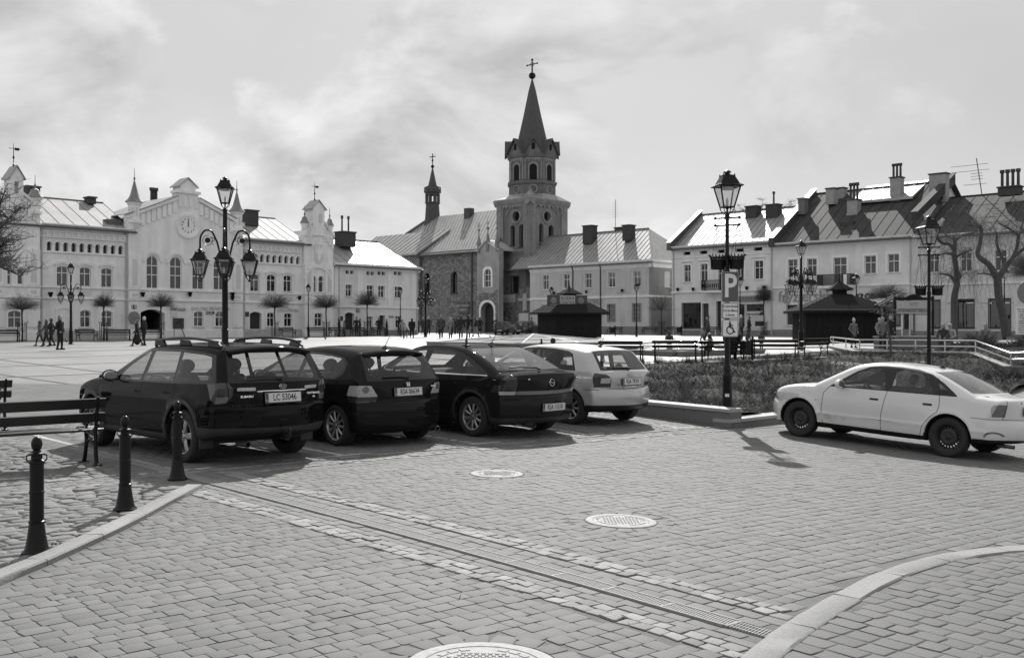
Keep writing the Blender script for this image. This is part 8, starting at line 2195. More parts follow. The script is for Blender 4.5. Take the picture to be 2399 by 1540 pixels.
def rowhouses():
 a0,a1=RX('E',66,800)[0],RX('E',772,800)[0]
 H=House('house',FRW,(a0+a1)/2,'white house with a dazzling tin roof, a small balcony and a phone shop','house',None)
 o=H.o;f=FRW.fn(o);zb=o.z-.5;ze=(RX('E',75,655)[1]+RX('E',760,597)[1])/2;D=5.6;E='E';print('row eave',RX('E',75,655),RX('E',760,597))
 for x0,x1,y0,y1 in((150,198,768,888),(266,316,760,882),(388,438,752,950),(516,570,745,872),(643,706,738,868)):
  H.win(RX(E,x0,y1)[0],RX(E,x1,y1)[0],RX(E,(x0+x1)/2,y1)[1],RX(E,(x0+x1)/2,y0)[1],'rect',tr=(.62,),sur=.14,hood=True,curt=1 if x0<300 else 0)
 vents=((145,195,688),(260,313,681),(383,435,674),(510,568,666),(638,698,657))
 for x0,x1,y in vents:
  q0,q1=RX(E,x0,y)[0],RX(E,x1,y)[0];z=RX(E,(x0+x1)/2,y)[1];H.holes.append([(q0,z-.17),(q1,z-.17),(q1,z+.17),(q0,z+.17)])
 z1=(RX(E,100,962)[1]+RX(E,700,942)[1])/2
 def shop(x0,x1,y0,y1,cols=2,w=E,curt=0,frame=FRAMED):H.win(RX(w,x0,y1)[0],RX(w,x1,y1)[0],RX(w,(x0+x1)/2,y1)[1],RX(w,(x0+x1)/2,y0)[1],'rect',cols=cols,tr=(),sur=.08,curt=curt,frame=frame,name='shop_window')
 shop(140,270,1038,1208,2);H.door(RX(E,278,1200)[0],RX(E,325,1200)[0],o.z,RX(E,300,1038)[1],mat=FRAMED);H.door(RX(E,376,1200)[0],RX(E,412,1200)[0],o.z,RX(E,390,1022)[1])
 shop(535,576,1040,1205,1,curt=1,frame=FRAME);shop(582,712,1040,1205,1,curt=1,frame=FRAME)
 H.wall([(a0,zb),(a1,zb),(a1,ze),(a0,ze)],PLL)
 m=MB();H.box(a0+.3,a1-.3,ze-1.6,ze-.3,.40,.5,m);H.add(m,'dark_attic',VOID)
 m=MB();H.mould(a0-.1,a1,[(ze-.35,.02),(ze-.2,.25),(ze,.45),(ze+.08,.45),(ze+.08,-.1),(ze-.35,-.1)],m);H.mould(a0,a1,[(z1-.14,.02),(z1-.08,.16),(z1+.06,.16),(z1+.1,-.02),(z1-.14,-.02)],m)
 zv=RX(E,400,705)[1];H.mould(a0,a1,[(zv-.08,.02),(zv-.03,.09),(zv+.05,.09),(zv+.05,-.02),(zv-.08,-.02)],m)
 n=int((a1-a0)/.28)
 for i in range(n):a=a0+(a1-a0)*i/n;H.box(a,a+.14,ze-.52,ze-.36,-.16,.02,m)
 H.add(m,'cornice',TRIM)
 m=MB();H.mould(a0,a1,[(zb,.05),(o.z+.45,.05),(o.z+.5,-.02),(zb,-.02)],m);H.add(m,'plinth',PLIN)
 zr=(RX(E,440,402,D)[1]+RX(E,1000,356,D)[1])/2
 H.roof(a0-.1,a1+.2,ze+.08,zr,D,ZINC,.62,over=.35,seamm=M('roof_seam_grey'));H.ends(a0,a1,zb,ze,zr,D,PLL)
 firewall(H,a0-.05,ze,zr,D,GUT)
 H.chimney((RX(E,596,460,4.6),RX(E,676,352,4.6)),4.6,CHIMD,1.0);H.chimney((RX(E,738,455,4.3),RX(E,820,340,4.3)),4.3,CHIMD,1.0,pots=1,poth=1.3,potr=.1);H.chimney((RX(E,961,420,4.8),RX(E,1008,299,4.8)),4.8,M('chimney_mid',.16,.9,noise=(5,.3)),.8)
 balcony(H,RX(E,303,900)[0],RX(E,470,900)[0],RX(E,350,952)[1],RX(E,350,880)[1],.9,IRON)
 H.pipe(a0+.25,o.z,ze,.06,.09,M('pipe_pale'));H.pipe(a1-.1,o.z,ze,.07,.09,M('pipe_pale'))
 q0,q1=RX(E,533,1000)[0],RX(E,682,1000)[0];H.board(q0,q1,RX(E,600,1026)[1],RX(E,600,986)[1],M('shop_band',.22,.5),(('• • • • • • • •',.45,.5,.5),),SIGNK,.12)
 q0,q1=RX(E,584,1100)[0],RX(E,712,1100)[0];H.F=FRW;m=MB();H.box(q0+.05,q1-.05,RX(E,650,1200)[1],RX(E,650,1092)[1],.10,.12,m);m.mi=1;H.box(q0+1.0,q0+2.3,RX(E,650,1195)[1],RX(E,650,1163)[1],.07,.10,m);mm=frame_mat(FRW.P((q0+q1)/2-.3,RX(E,650,1112)[1],-.02+.09)-o,FRW.u,(0,0,1),FRW.n)
 add_text(m,'Inspiruje możliwości',.34,mm,.002);m.build('window_poster',[M('poster_white',.6,.5),SIGNK],H.root,ang=0)
 m=MB();c_=FRW.P(RX(E,697,1115)[0],RX(E,697,1120)[1],.06)-o;fm=frame_mat(c_,FRW.u,(0,0,1),FRW.n);m.at(fm)
 for k in range(8):
  t=math.pi*(k+.5)/8;d=(math.cos(t),math.sin(t));nn=(-d[1],d[0]);m.slab([(d[0]*.08,d[1]*.08),(d[0]*.25+nn[0]*.055,d[1]*.25+nn[1]*.055),(d[0]*.42,d[1]*.42),(d[0]*.25-nn[0]*.055,d[1]*.25-nn[1]*.055)],(),.02,lambda a,b,c:(a,b,.02-c))
 m.build('petal_emblem',SIGNK,H.root,ang=0)
 for x,y in((117,940),(225,938),(600,930),(722,925)):p=RX(E,x,y);m=MB();c=FRW.P(p[0],p[1],-.3)-o;m.lathe([(.1,-.2),(.2,.14),(.001,.16)],8,c=c);m.build('wall_light',IRON,H.root)
 b0,b1=a1,RX('F',612,800)[0]
 H=House('house',FRW,(b0+b1)/2,'wide pale house under a big dark sheet-metal roof with tall chimneys','house',None)
 o=H.o;f=FRW.fn(o);zb=o.z-.5;Fz='F';ze2=(RX('E',790,618)[1]+RX('F',560,568)[1])/2;D2=8.5
 for w,x0,x1,y0,y1 in((E,878,946,730,856),(E,1012,1080,724,850),(Fz,60,152,716,920),(Fz,278,357,704,830),(Fz,440,519,692,822)):
  H.win(RX(w,x0,y1)[0],RX(w,x1,y1)[0],RX(w,(x0+x1)/2,y1)[1],RX(w,(x0+x1)/2,y0)[1],'rect',tr=(.62 if y1<900 else .74,),sur=.22,sill=y1<900,curt=0 if x0!=440 else 2)
 shop(866,948,1046,1190,1,E,1,FRAME);shop(980,1060,1046,1190,1,E,0,FRAME);shop(428,524,1032,1190,1,Fz,0)
 H.door(RX(Fz,545,1190)[0],RX(Fz,590,1190)[0],o.z,RX(Fz,560,1035)[1])
 H.wall([(b0,zb),(b1,zb),(b1,ze2),(b0,ze2)],PLL)
 z1=RX(E,1000,925)[1]
 m=MB();H.mould(b0,b1,[(ze2-.5,.02),(ze2-.35,.12),(ze2-.1,.30),(ze2+.05,.34),(ze2+.05,-.1),(ze2-.5,-.1)],m);H.mould(b0,b1,[(z1-.12,.02),(z1-.06,.12),(z1+.06,.12),(z1+.1,-.02),(z1-.12,-.02)],m);H.add(m,'cornice',TRIM)
 m=MB();H.mould(b0,b1,[(zb,.05),(o.z+.6,.05),(o.z+.65,-.02),(zb,-.02)],m);H.add(m,'plinth',PLIN)
 zr2=(RX(Fz,60,262,D2)[1]+RX(Fz,880,178,D2)[1])/2;print('dark roof ridge',RX(Fz,60,262,D2),RX(Fz,880,178,D2),ze2)
 H.roof(b0,b1+.5,ze2+.05,zr2,D2,ROOFD,1.05,over=.4,seamm=M('roof_seam_black',.03,.8,spec=.2));H.ends(b0,b1,zb,ze2,zr2,D2,PLL)
 firewall(H,b0+.1,ze2,zr2,D2,M('parapet_dark',.06,.7),.5,.5)
 firewall(H,b1+.4,ze2+1.5,zr2+.2,D2,ROOFD,.5,.45,cop=ROOFD)
 sl=(zr2-ze2)/D2
 def chim(w,x0,x1,yb,yt,dep,mat=CHIM,pots=0,**k):H.chimney((RX(w,x0,yb,dep),RX(w,x1,yt,dep)),dep,mat,pots=pots,**k)
 chim(Fz,168,239,470,306,4.4,pots=3,poth=1.6,potr=.12);chim(Fz,468,541,360,150,6.2,pots=3,poth=1.3,potr=.12);chim(Fz,741,858,340,122,6.3);chim(Fz,20,78,350,228,6.0);chim(Fz,80,143,330,225,7.6)
 d0,d1=RX(Fz,225,320,6.0)[0],RX(Fz,610,300,6.0)[0];zd=RX(Fz,420,306,5.6)[1];zt_=RX(Fz,420,205,9.5)[1]
 m=MB();H.box(d0,d1,zd-1.2,zd-.1,5.9,9,m);dm=m.build('dormer',DOORD,H.root,ang=15)
 m=MB();q=[f(d0-.4,zd,5.4),f(d1+.3,zd,5.4),f(d1+.3,zt_,9.5),f(d0-.4,zt_,9.5)];m.loft([[p-Vector((0,0,.25))for p in q],q])
 for i in range(7):t=i/6;m.bar(q[0].lerp(q[1],t),q[3].lerp(q[2],t),.06,.08)
 m.build('dormer_roof',ZINC,dm,ang=15)
 m=MB();p0,p1=RX(Fz,118,510,2.7),RX(Fz,212,466,2.7);H.box(p0[0],p1[0],p0[1]-.3,p1[1],2.2,4.2,m);dm=m.build('dormer',M('dormer_dark',.04,.6),H.root,ang=15)
 m=MB();H.box(p0[0]+.3,p1[0]-.7,p0[1]+.15,p1[1]-.25,2.17,2.25,m);m.build('dormer_window',FRAMED,dm)
 balcony(H,RX(Fz,-15,900)[0],RX(Fz,213,900)[0],RX(Fz,100,918)[1],RX(Fz,100,838)[1],1.2,M('balcony_wood',.05,.6),True)
 m=MB();a=RX(Fz,183,900)[0];H.box(a-.15,a+.15,RX(Fz,183,915)[1],RX(Fz,183,838)[1],-1.26,-1.1,m);m.build('balcony_post',TRIM,H.root)
 H.letters('fryzjerski',RX(E,985,985)[0],RX(E,985,990)[1],1.55,M('letter_grey',.33,.5),.06,.06,sx=.93,name='shop_lettering')
 m=MB();c=FRW.P(RX(E,864,988)[0],RX(E,864,988)[1],-.06)-o;add_text(m,'sklep',.72,frame_mat(c,(0,0,1),-FRW.u,FRW.n),.04);m.build('shop_lettering',M('letter_grey'),H.root,ang=20)
 H.letters('KŁOS',RX(Fz,282,990)[0],RX(Fz,282,990)[1],.75,SIGNK,.06,.06,name='shop_lettering',bold=.01)
 q0,q1=RX(Fz,547,1100)[0],RX(Fz,590,1100)[0]
 H.pipe(b1-.15,o.z,ze2,.06,.09,M('pipe_pale'))
 c0,c1=b1,b1+16
 H=House('house',FRW,c0+6,'pale house behind the bare willows at the right, with dark shop fronts','house',None)
 o=H.o;f=FRW.fn(o);zb=o.z-.5;ze3=(RX(Fz,640,566)[1]+RX(Fz,1380,528)[1])/2
 for x0,x1,y0,y1 in((726,796,690,822),(948,1027,680,816),(1188,1272,664,808)):H.win(RX(Fz,x0,y1)[0],RX(Fz,x1,y1)[0],RX(Fz,(x0+x1)/2,y1)[1],RX(Fz,(x0+x1)/2,y0)[1],'rect',tr=(.66,),sur=.10,curt=0)
 q=RX(Fz,1272,800)[0];H.win(q+2.2,q+3.5,RX(Fz,1230,808)[1],RX(Fz,1230,664)[1],'rect',tr=(.66,),sur=.1)
 shop(752,803,1016,1206,1,Fz,0);shop(926,1041,1012,1206,2,Fz,0);shop(1150,1296,1008,1206,2,Fz,0)
 H.wall([(c0,zb),(c1,zb),(c1,ze3),(c0,ze3)],M('plaster_pale_warm',.70,.85,noise=(.8,.12),streak=(1.3,.22,.14)))
 z1=RX(Fz,900,905)[1];m=MB();H.mould(c0,c1,[(ze3-.4,.02),(ze3-.2,.2),(ze3,.34),(ze3+.05,.34),(ze3+.05,-.1),(ze3-.4,-.1)],m);H.mould(c0,c1,[(z1-.1,.02),(z1-.05,.1),(z1+.06,.1),(z1+.08,-.02),(z1-.1,-.02)],m);H.add(m,'cornice',TRIM)
 m=MB();H.mould(c0,c1,[(zb,.05),(o.z+.55,.05),(o.z+.6,-.02),(zb,-.02)],m);H.add(m,'plinth',PLIN)
 D3=7.0;zr3=(RX(Fz,900,296,D3)[1]+RX(Fz,1380,258,D3)[1])/2
 H.roof(c0+.7,c1,ze3+.05,zr3,D3,ROOFD,1.1,over=.4,seamm=M('roof_seam_black'));H.ends(c0,c1,zb,ze3,zr3,D3,PLL)
 H.chimney((RX(Fz,1222,290,5.2),RX(Fz,1372,212,5.2)),5.2,CHIMD,1.0,pots=4,poth=1.5,potr=.14)
 for x,t in((975,''),(1225,'')):
  p=RX(Fz,x,1035);m=MB();
  for k in(-1.1,.6):
   a,z=p[0]+k,p[1];H.box(a-.45,a+.45,z-.05,z+.06,-.0,.08,m)
  m.build('shop_sign',SIGNW,H.root,ang=0)
 m=MB();base=RX(Fz,1098,272,D3);c=FRW.P(base[0],base[1],D3)-o;top=FRW.P(*RX(Fz,1060,22,D3),D3)-o
 m.tube([c,top],.045,5);u=FRW.u
 for t,L in((.28,1.0),(.42,.5),(.5,.5),(.58,.5),(.66,1.6),(.82,1.6)):q=c.lerp(top,t);m.tube([q-u*L*1.5,q+u*L*.6],.022,4)
 m.build('antenna',GUT,H.root)
rowhouses()
BARK=M('bark',.05,.9,noise=(9,.4),bump=(14,.5,.02));TWIG=M('twig',.085,.85);BARKL=M('willow_bark',.085,.9,noise=(6,.4),bump=(12,.5,.03));TWIGL=M('willow_twig',.12,.8)
def ball_tree(h=2.6,cr=1.35,ch=.75,n=150,seed=1,tw=.012,guard=True,tr=.06):
 rnd=random.Random(seed);root=empty('pollard_tree');mb=MB()
 mb.tube([(0,0,-.05),(.02,.01,h*.4),(-.03,.02,h*.8),(0,0,h)],[tr*1.3,tr,tr*.9,tr*1.1],8);mb.sphere((0,0,h),tr*1.7,8,6)
 mb.build('trunk',BARK,root);m2=MB()
 for i in range(n):
  a=rnd.uniform(0,6.283);e=math.asin(min(1,rnd.uniform(-.3,1.0)));L=rnd.uniform(.75,1.05)
  d=Vector((math.cos(a)*math.cos(e),math.sin(a)*math.cos(e),math.sin(e)));tip=Vector((d.x*cr*L,d.y*cr*L,h+ch*.25+d.z*ch*1.1*L))
  mid=Vector((0,0,h)).lerp(tip,.5)+Vector((rnd.uniform(-.08,.08),rnd.uniform(-.08,.08),.04+.05*(1-abs(d.z))))
  P=crv([(0,0,h),mid,tip],3);m2.tube(P,[tw*1.6-tw*1.1*k/(len(P)-1)for k in range(len(P))],3,False)
  for k in range(5):
   q=P[rnd.randint(1,len(P)-2)];dd=(P[-1]-q)*rnd.uniform(.5,.9)+Vector((rnd.gauss(0,.2)*cr,rnd.gauss(0,.2)*cr,rnd.gauss(.02,.17)));m2.tube([q,q+dd*.6+Vector((0,0,.02)),q+dd],[tw*.8,tw*.6,tw*.35],3,False)
 m2.build('crown',TWIG,root,ang=0)
 if guard:
  m3=MB();r=.30
  for i in range(10):
   a=2*math.pi*i/10;c,s=math.cos(a),math.sin(a);m3.tube(crv([(r*c,r*s,0),(r*c,r*s,1.15),(r*1.05*c,r*1.05*s,1.3),(r*1.35*c,r*1.35*s,1.42)],3),.014,5)
  for z in(.12,.75,1.22):m3.tube([(r*math.cos(2*math.pi*i/16),r*math.sin(2*math.pi*i/16),z)for i in range(17)],.013,5)
  m3.build('tree_guard',IRON,root)
 return root
GBT='pollarded trees with iron guards'
trees=[(52,800,712,90,36,'at the far left, widest of the row'),(243,797,706,54,30,'between two benches left of the clock gable'),(377,795,706,72,34,'in front of the arched gateway'),(643.5,791,708,80,34,'right of the big five-lantern lamp, beside a dark door'),(764,788,708,70,34,'before the gabled bay with the eagle shield'),(860,786,701,60,36,'before the white house with the queue'),(1549,784,712,66,40,'sparse, before the lane right of the grey house'),(1789,785,690,50,38,'before the phone shop window'),(2080,792,686,105,34,'dense and wide, behind the kiosk gable')]
for i,(u,v,vc,wpx,ch,lab)in enumerate(trees):
 p=G(u,v);d=p.y;cr=wpx/2/F0*d;h=EYE+(V0-(vc+4))/F0*d-p.z
 t=ball_tree(h-ch/F0*d*.25,cr,ch/F0*d*.78,(90 if i==6 else 260)if i!=8 else 380,10+i,.0042*d/90+.001,True,.06)
 t.location=p;tag(t,'bare pollarded ball tree '+lab,'tree',GBT)
p=GD(2418,62);t=ball_tree(4.2,1.5,1.3,300,33,.008,False);t.location=p;tag(t,'dense twiggy tree crown cut off by the right edge','tree')
def branching(name,limbs,label,twmat,brmat,droop,ntw,seed,L,tw=.0075,RS=1.0):
 """limbs: lists of (point, radius); twigs sprout along the outer parts and droop"""
 rnd=random.Random(seed);o=limbs[0][0][0].copy();root=empty(name,o);mb=MB();m2=MB()
 for j,l in enumerate(limbs):
  P=crv([q[0]-o for q in l],4);rr=RS*np.interp(np.linspace(0,len(l)-1,len(P)),range(len(l)),[q[1]for q in l]);mb.tube(P,list(rr),8)
  if j==0:continue
  for i in range(ntw):
   t=rnd.random()**.6;k=min(len(P)-1,int(t*len(P)));q=P[k];a=rnd.uniform(0,6.283);up=rnd.uniform(.0,.9)
   l1=L*rnd.uniform(.4,1.1);d=Vector((math.cos(a),math.sin(a)*.8,0))*l1*.55
   pts=[q,q+d*.35+Vector((0,0,up*.5*l1*.5)),q+d*.75+Vector((0,0,up*.35*l1*.5-droop*l1*.12)),q+d+Vector((rnd.gauss(0,.1),rnd.gauss(0,.1),-droop*l1*.5)),q+d*1.12+Vector((rnd.gauss(0,.15),0,-droop*l1*rnd.uniform(.7,1.2)))]
   C=crv(pts,3);m2.tube(C,[tw*1.5-tw*1.1*s/(len(C)-1)for s in range(len(C))],3,False)
   for z in range(2):
    s=rnd.randint(2,len(C)-3);e=C[s]+Vector((rnd.gauss(0,.25),rnd.gauss(0,.25),(-droop*.5+.12)*l1*rnd.uniform(.3,.8)));m2.tube([C[s],C[s].lerp(e,.5)+Vector((0,0,.05)),e],[tw*.8,tw*.6,tw*.35],3,False)
 mb.build('trunk',brmat,root,ang=60);m2.build('crown',twmat,root,ang=0);return tag(root,label,'tree')
def ZF(x,y,d):return P3(*zp('F',x,y),d)
D=54.0;b=ZF(905,1290,D)
w1=[[(ZF(900,1290,D),.36),(ZF(905,1150,D),.31),(ZF(905,1000,D),.29),(ZF(925,900,D),.27)],[(ZF(925,910,D),.24),(ZF(905,880,D+.2),.16),(ZF(870,840,D+.4),.12),(ZF(800,830,D+.8),.06)],[(ZF(925,905,D),.26),(ZF(918,800,D),.22),(ZF(905,700,D),.20),(ZF(910,600,D),.17),(ZF(900,575,D),.2)],[(ZF(905,660,D),.17),(ZF(870,625,D-.2),.15),(ZF(815,612,D-.5),.13),(ZF(780,560,D-.6),.10),(ZF(790,500,D-.6),.06)],[(ZF(905,580,D),.14),(ZF(880,575,D+.3),.10),(ZF(850,560,D+.5),.07),(ZF(825,525,D+.6),.04)],[(ZF(912,600,D),.12),(ZF(960,560,D+.3),.09),(ZF(1040,545,D+.6),.07),(ZF(1110,520,D+.9),.04)],[(ZF(915,715,D),.12),(ZF(960,690,D-.4),.09),(ZF(1030,665,D-.8),.05)],[(ZF(925,880,D),.11),(ZF(950,850,D-.3),.07),(ZF(930,800,D-.5),.05)],[(ZF(905,700,D),.08),(ZF(830,690,D),.06),(ZF(770,720,D),.03)]]
branching('willow_tree',w1,'bare weeping willow with a straight trunk, the left one of two by the ramp',TWIGL,BARKL,.85,30,3,2.5,.0055,RS=.62)
D=52.0
w2=[[(ZF(1275,1270,D),.42),(ZF(1245,1120,D),.36),(ZF(1215,980,D),.33),(ZF(1208,860,D),.33)],[(ZF(1208,870,D),.30),(ZF(1150,770,D),.25),(ZF(1070,700,D),.20),(ZF(1085,620,D),.17),(ZF(1095,540,D),.16),(ZF(1080,490,D),.18)],[(ZF(1085,500,D),.12),(ZF(1040,460,D+.3),.09),(ZF(1000,415,D+.5),.07),(ZF(940,400,D+.7),.04)],[(ZF(1085,510,D),.10),(ZF(1050,495,D-.3),.08),(ZF(1000,495,D-.5),.05)],[(ZF(1208,870,D),.27),(ZF(1270,775,D),.22),(ZF(1320,710,D),.18),(ZF(1345,640,D),.14),(ZF(1355,560,D),.13)],[(ZF(1320,710,D),.15),(ZF(1400,650,D-.4),.12),(ZF(1450,590,D-.6),.08)],[(ZF(1270,775,D),.14),(ZF(1230,700,D+.4),.12),(ZF(1200,610,D+.6),.10),(ZF(1205,560,D+.6),.10)],[(ZF(1355,560,D),.11),(ZF(1280,510,D-.2),.08),(ZF(1220,480,D-.4),.05)],[(ZF(1355,560,D),.11),(ZF(1400,510,D),.08),(ZF(1460,500,D),.05)],[(ZF(1345,600,D),.09),(ZF(1390,420,D+.6),.06),(ZF(1330,320,D+.8),.03)],[(ZF(1208,850,D),.08),(ZF(1120,830,D-.5),.06),(ZF(1060,835,D-.8),.03)]]
branching('willow_tree',w2,'bare weeping willow forking low, the right one of two by the ramp',TWIGL,BARKL,.85,30,4,2.5,.0055,RS=.62)
D=42.5;y1=[[(ZF(455,1450,D),.05),(ZF(460,1340,D),.045),(ZF(445,1220,D),.04),(ZF(435,1080,D),.02)],[(ZF(440,1150,D),.02),(ZF(400,1120,D),.015),(ZF(350,1100,D),.008)],[(ZF(440,1120,D),.02),(ZF(470,1100,D),.015),(ZF(500,1085,D),.008)],[(ZF(455,1290,D),.02),(ZF(500,1285,D-.2),.015),(ZF(540,1268,D-.2),.008)],[(ZF(437,1100,D),.02),(ZF(425,1030,D),.012),(ZF(440,980,D),.006)]]
branching('young_tree',y1,'thin young bare tree standing before the handrail',TWIGL,BARKL,.0,5,6,.7,.008)
def ZA(x,y,d):return P3(*zp('A',x,y),d)
D=34.0;lf=[[(GD(-55,D),.16),(ZA(-170,1150,D),.14),(ZA(-160,950,D),.13)]]
rnd=random.Random(8)
for k in range(9):
 e=ZA(rnd.uniform(-20,170),400+75*k+rnd.uniform(-20,20),D+rnd.uniform(-1.4,1.4));s_=ZA(-160,960,D);lf.append([(s_,.10),(s_.lerp(e,.45)+Vector((0,rnd.uniform(-.3,.3),.25)),.05),(e,.015)])
branching('bare_tree',lf,'dark bare tree reaching in from the left edge, trunk out of view',TWIG,BARK,-.35,46,9,1.5,.010)
D=150.0;p=P3(*zp('E',690,400),D);dt=[[(GD(zp('E',690,400)[0],D),.3),(p-Vector((0,0,2)),.2),(p,.12)]]
for k in range(9):dt.append([(p-Vector((0,0,1.5)),.08),(p+Vector((rnd.uniform(-6,5),rnd.uniform(-3,3),rnd.uniform(-.5,1.6))),.02)])
branching('distant_tree',dt,'bare tree crown showing above the dazzling tin roof',TWIG,BARK,-.3,30,12,1.7,.011)
fT=math.atan2(FT.n.y,FT.n.x)-math.pi/2;fR=math.atan2(FRW.n.y,FRW.n.x)-math.pi/2;fG=math.atan2(FG.n.y,FG.n.x)-math.pi/2
GBF='benches along the house fronts'
for u,v,rz,lab in((12,800,fT,'empty bench at the far left beside the widest ball tree'),(199,797,fT+.3,'empty bench right of the left five-lantern lamp, under a ground-floor window'),(276,797,fT-.3,'empty bench left of the gateway, beside the second ball tree'),(351,795,fT,'dark bench in front of the shaded gateway'),(670,789,fT+.2,'bench beside which a figure in grey stands, right of the dark door'),(740,788.5,fT-.2,'bench just right of the lamp by the gabled bay'),(786.5,787,fT,'bench before which the couple in stripes and checks stand'),(836,786.5,fT,'bench below the house number plate 18'),(885,786,fT,'bench before the window of the white house with the queue'),(1442,784,fG,'bench just right of the small sweet kiosk'),(1524,784,fG,'bench left of the sparse ball tree'),(1578,784,fR,'bench at the corner of the white house with the balcony'),(1675,784,fR,'bench behind the man in the black hat'),(1769,784,fR,'bench before the phone shop window'),(1824,784,fR,'bench between the phone shop and the hairdresser window'),(2000,786,fR,'bench behind the dark wooden kiosk')):
 place_bench(G(u,v),rz,lab,GBF)
b2=copy_tree(bin0);b2.location=G(1434,787);b2['label']='dark litter bin at the right corner of the sweet kiosk'
for u,v,lab in((1832,785,'litter bin on a post beside the far bench near the hairdresser'),(1590,785,'litter bin on a post at the corner of the white house')):b2=copy_tree(bin0);b2.location=G(u,v);b2['label']=lab
KW=M('kiosk_wood',.024,.9,spec=.15,noise=(3,.3),streak=(9,.5,.3));KR_=M('kiosk_shingle',.026,.95,spec=.1,noise=(12,.35),bump=(20,.3,.03))
def kiosk(p,rz,w,l,hw,hr,label,cup=1.0):
 root=empty('kiosk',p,rz);mb=MB();mb.box(-w/2,-l/2,0,w/2,l/2,hw)
 for i in range(int(w/.16)):mb.box(-w/2+.16*i+.01,-l/2-.015,.05,-w/2+.16*i+.15,-l/2+.01,hw-.05)
 for i in range(int(l/.16)):mb.box(w/2-.01,-l/2+.16*i+.01,.05,w/2+.015,-l/2+.16*i+.15,hw-.05);mb.box(-w/2-.015,-l/2+.16*i+.01,.05,-w/2+.01,-l/2+.16*i+.15,hw-.05)
 mb.build('wall',KW,root,ang=0);m2=MB();e=.55;t=cup*.5
 def rg(a,b,z):return[(-a,-b,z),(a,-b,z),(a,b,z),(-a,b,z)]
 m2.loft([rg(w/2+e,l/2+e,hw-.12),rg(w/2+e,l/2+e,hw-.02),rg(t,t,hr)])
 n=9
 for i in range(1,n):
  q=i/n;a,b=(w/2+e)*(1-q)+t*q,(l/2+e)*(1-q)+t*q;z=hw-.02+(hr-hw+.02)*q;m2.loft([rg(a+.05,b+.05,z-.01),rg(a-.1,b-.1,z+.06+.04)],False,False)
 m2.build('roof',KR_,root,ang=15);m3=MB();m3.loft([rg(t*.9,t*.9,hr-.1),rg(t*.9,t*.9,hr+.3)]);m3.build('cupola',KW,root,ang=15)
 m4=MB();m4.loft([rg(t*1.7,t*1.7,hr+.25),rg(t*1.7,t*1.7,hr+.32),rg(.08,.08,hr+.85)]);m4.lathe([(.06,hr+.8),(.09,hr+.95),(.03,hr+1.1),(.01,hr+1.4)],8);m4.build('cupola_roof',KR_,root,ang=15)
 m5=MB()
 for i in range(int((w+2*e)/.2)):x=-w/2-e+.2*i;m5.poly(((x,-l/2-e-.01,hw-.1),(x+.2,-l/2-e-.01,hw-.1),(x+.1,-l/2-e-.01,hw-.28)))
 for i in range(int((l+2*e)/.2)):y=-l/2-e+.2*i;m5.poly(((w/2+e+.01,y,hw-.1),(w/2+e+.01,y+.2,hw-.1),(w/2+e+.01,y+.1,hw-.28)));m5.poly(((-w/2-e-.01,y,hw-.1),(-w/2-e-.01,y+.2,hw-.1),(-w/2-e-.01,y+.1,hw-.28)))
 m5.build('eaves_board',KW,root,ang=0);return tag(root,label,'kiosk')
k1d=90.0;p=GD(1333,k1d);zk=lambda v,d,p:EYE+(V0-v)/F0*d-p.z
kz=kiosk(p,R(22),4.3,4.0,zk(731,k1d,p),zk(696,k1d,p),'dark wooden kiosk selling sweets, with a lettered board on its roof')
r=R(22)
mb=MB();mm=frame_mat((-.85,-1.45,zk(705,k1d,p)),(1,0,0),(0,0,1),(0,-1,0));mb.at(mm);mb.mi=0;mb.box(-1.9,-.48,-.05,1.9,.48,0);mb.mi=1;mb.box(-.72,-.44,0,.72,.44,.02);mb.mi=2
add_text(mb,'SŁODKA',.42,mm@Matrix.Translation((0,.2,.03)),.002,sx=.8);add_text(mb,'CHATKA',.42,mm@Matrix.Translation((0,-.2,.03)),.002,sx=.8);mb.mi=3
for x in(-1.3,1.3):mb.lathe([(.3,.0),(.26,.05),(.001,.06)],12,c=(x,0,0));mb.box(x-.3,-.42,0,x+.3,-.32,.02)
mb.build('roof_sign',[M('sign_board_dark',.06,.5),M('sign_cream',.42,.6),SIGNK,M('sign_motif',.2,.6)],kz,ang=20)
mb=MB();x0=2.17;mm=frame_mat((x0,-.9,1.18),(0,1,0),(0,0,1),(1,0,0));mb.at(mm)
for i in range(2):
 mb.mi=0;mb.box(-.68+.7*i,-1.1,0,-.02+.7*i,1.1,.05);mb.mi=1
 for(cx,cy,rr)in((-.35,-.55,.24),(-.3,.35,.2),(-.45,.0,.16)):mb.lathe([(rr,.05),(rr*.85,.07),(rr*.8,.065),(.001,.065)],14,c=(cx+.7*i,cy,0))
 mb.mi=2;mb.box(-.6+.7*i,.75,.05,-.45+.7*i,1.0,.06)
mb.build('fruit_poster',[M('poster_white'),M('poster_mid',.33,.6,noise=(5,.5)),SIGNK],kz,ang=20)
k2d=72.0;p=GD(1966,k2d);k2=kiosk(p,R(-4),5.6,4.6,zk(727,k2d,p),zk(688,k2d,p),'larger closed dark wooden kiosk with an open gabled porch at its right',.9)
mb=MB();zt,ze_=zk(695,k2d,p),zk(719,k2d,p)
for x in(2.0,4.1):mb.box(x-.06,-3.3,0,x+.06,-3.18,ze_)
for y in(-3.4,-2.2):
 for a,b in(((1.75,ze_),(3.05,zt)),((3.05,zt),(4.35,ze_))):mb.bar((a[0],y,a[1]),(b[0],y,b[1]),.12,.14)
 mb.bar((1.8,y,ze_),(4.3,y,ze_),.1,.12);mb.bar((3.05,y,ze_),(3.05,y,zt),.08,.08)
mb.build('gable_porch',M('kiosk_wood_light',.12,.7,noise=(5,.3)),k2,ang=0)
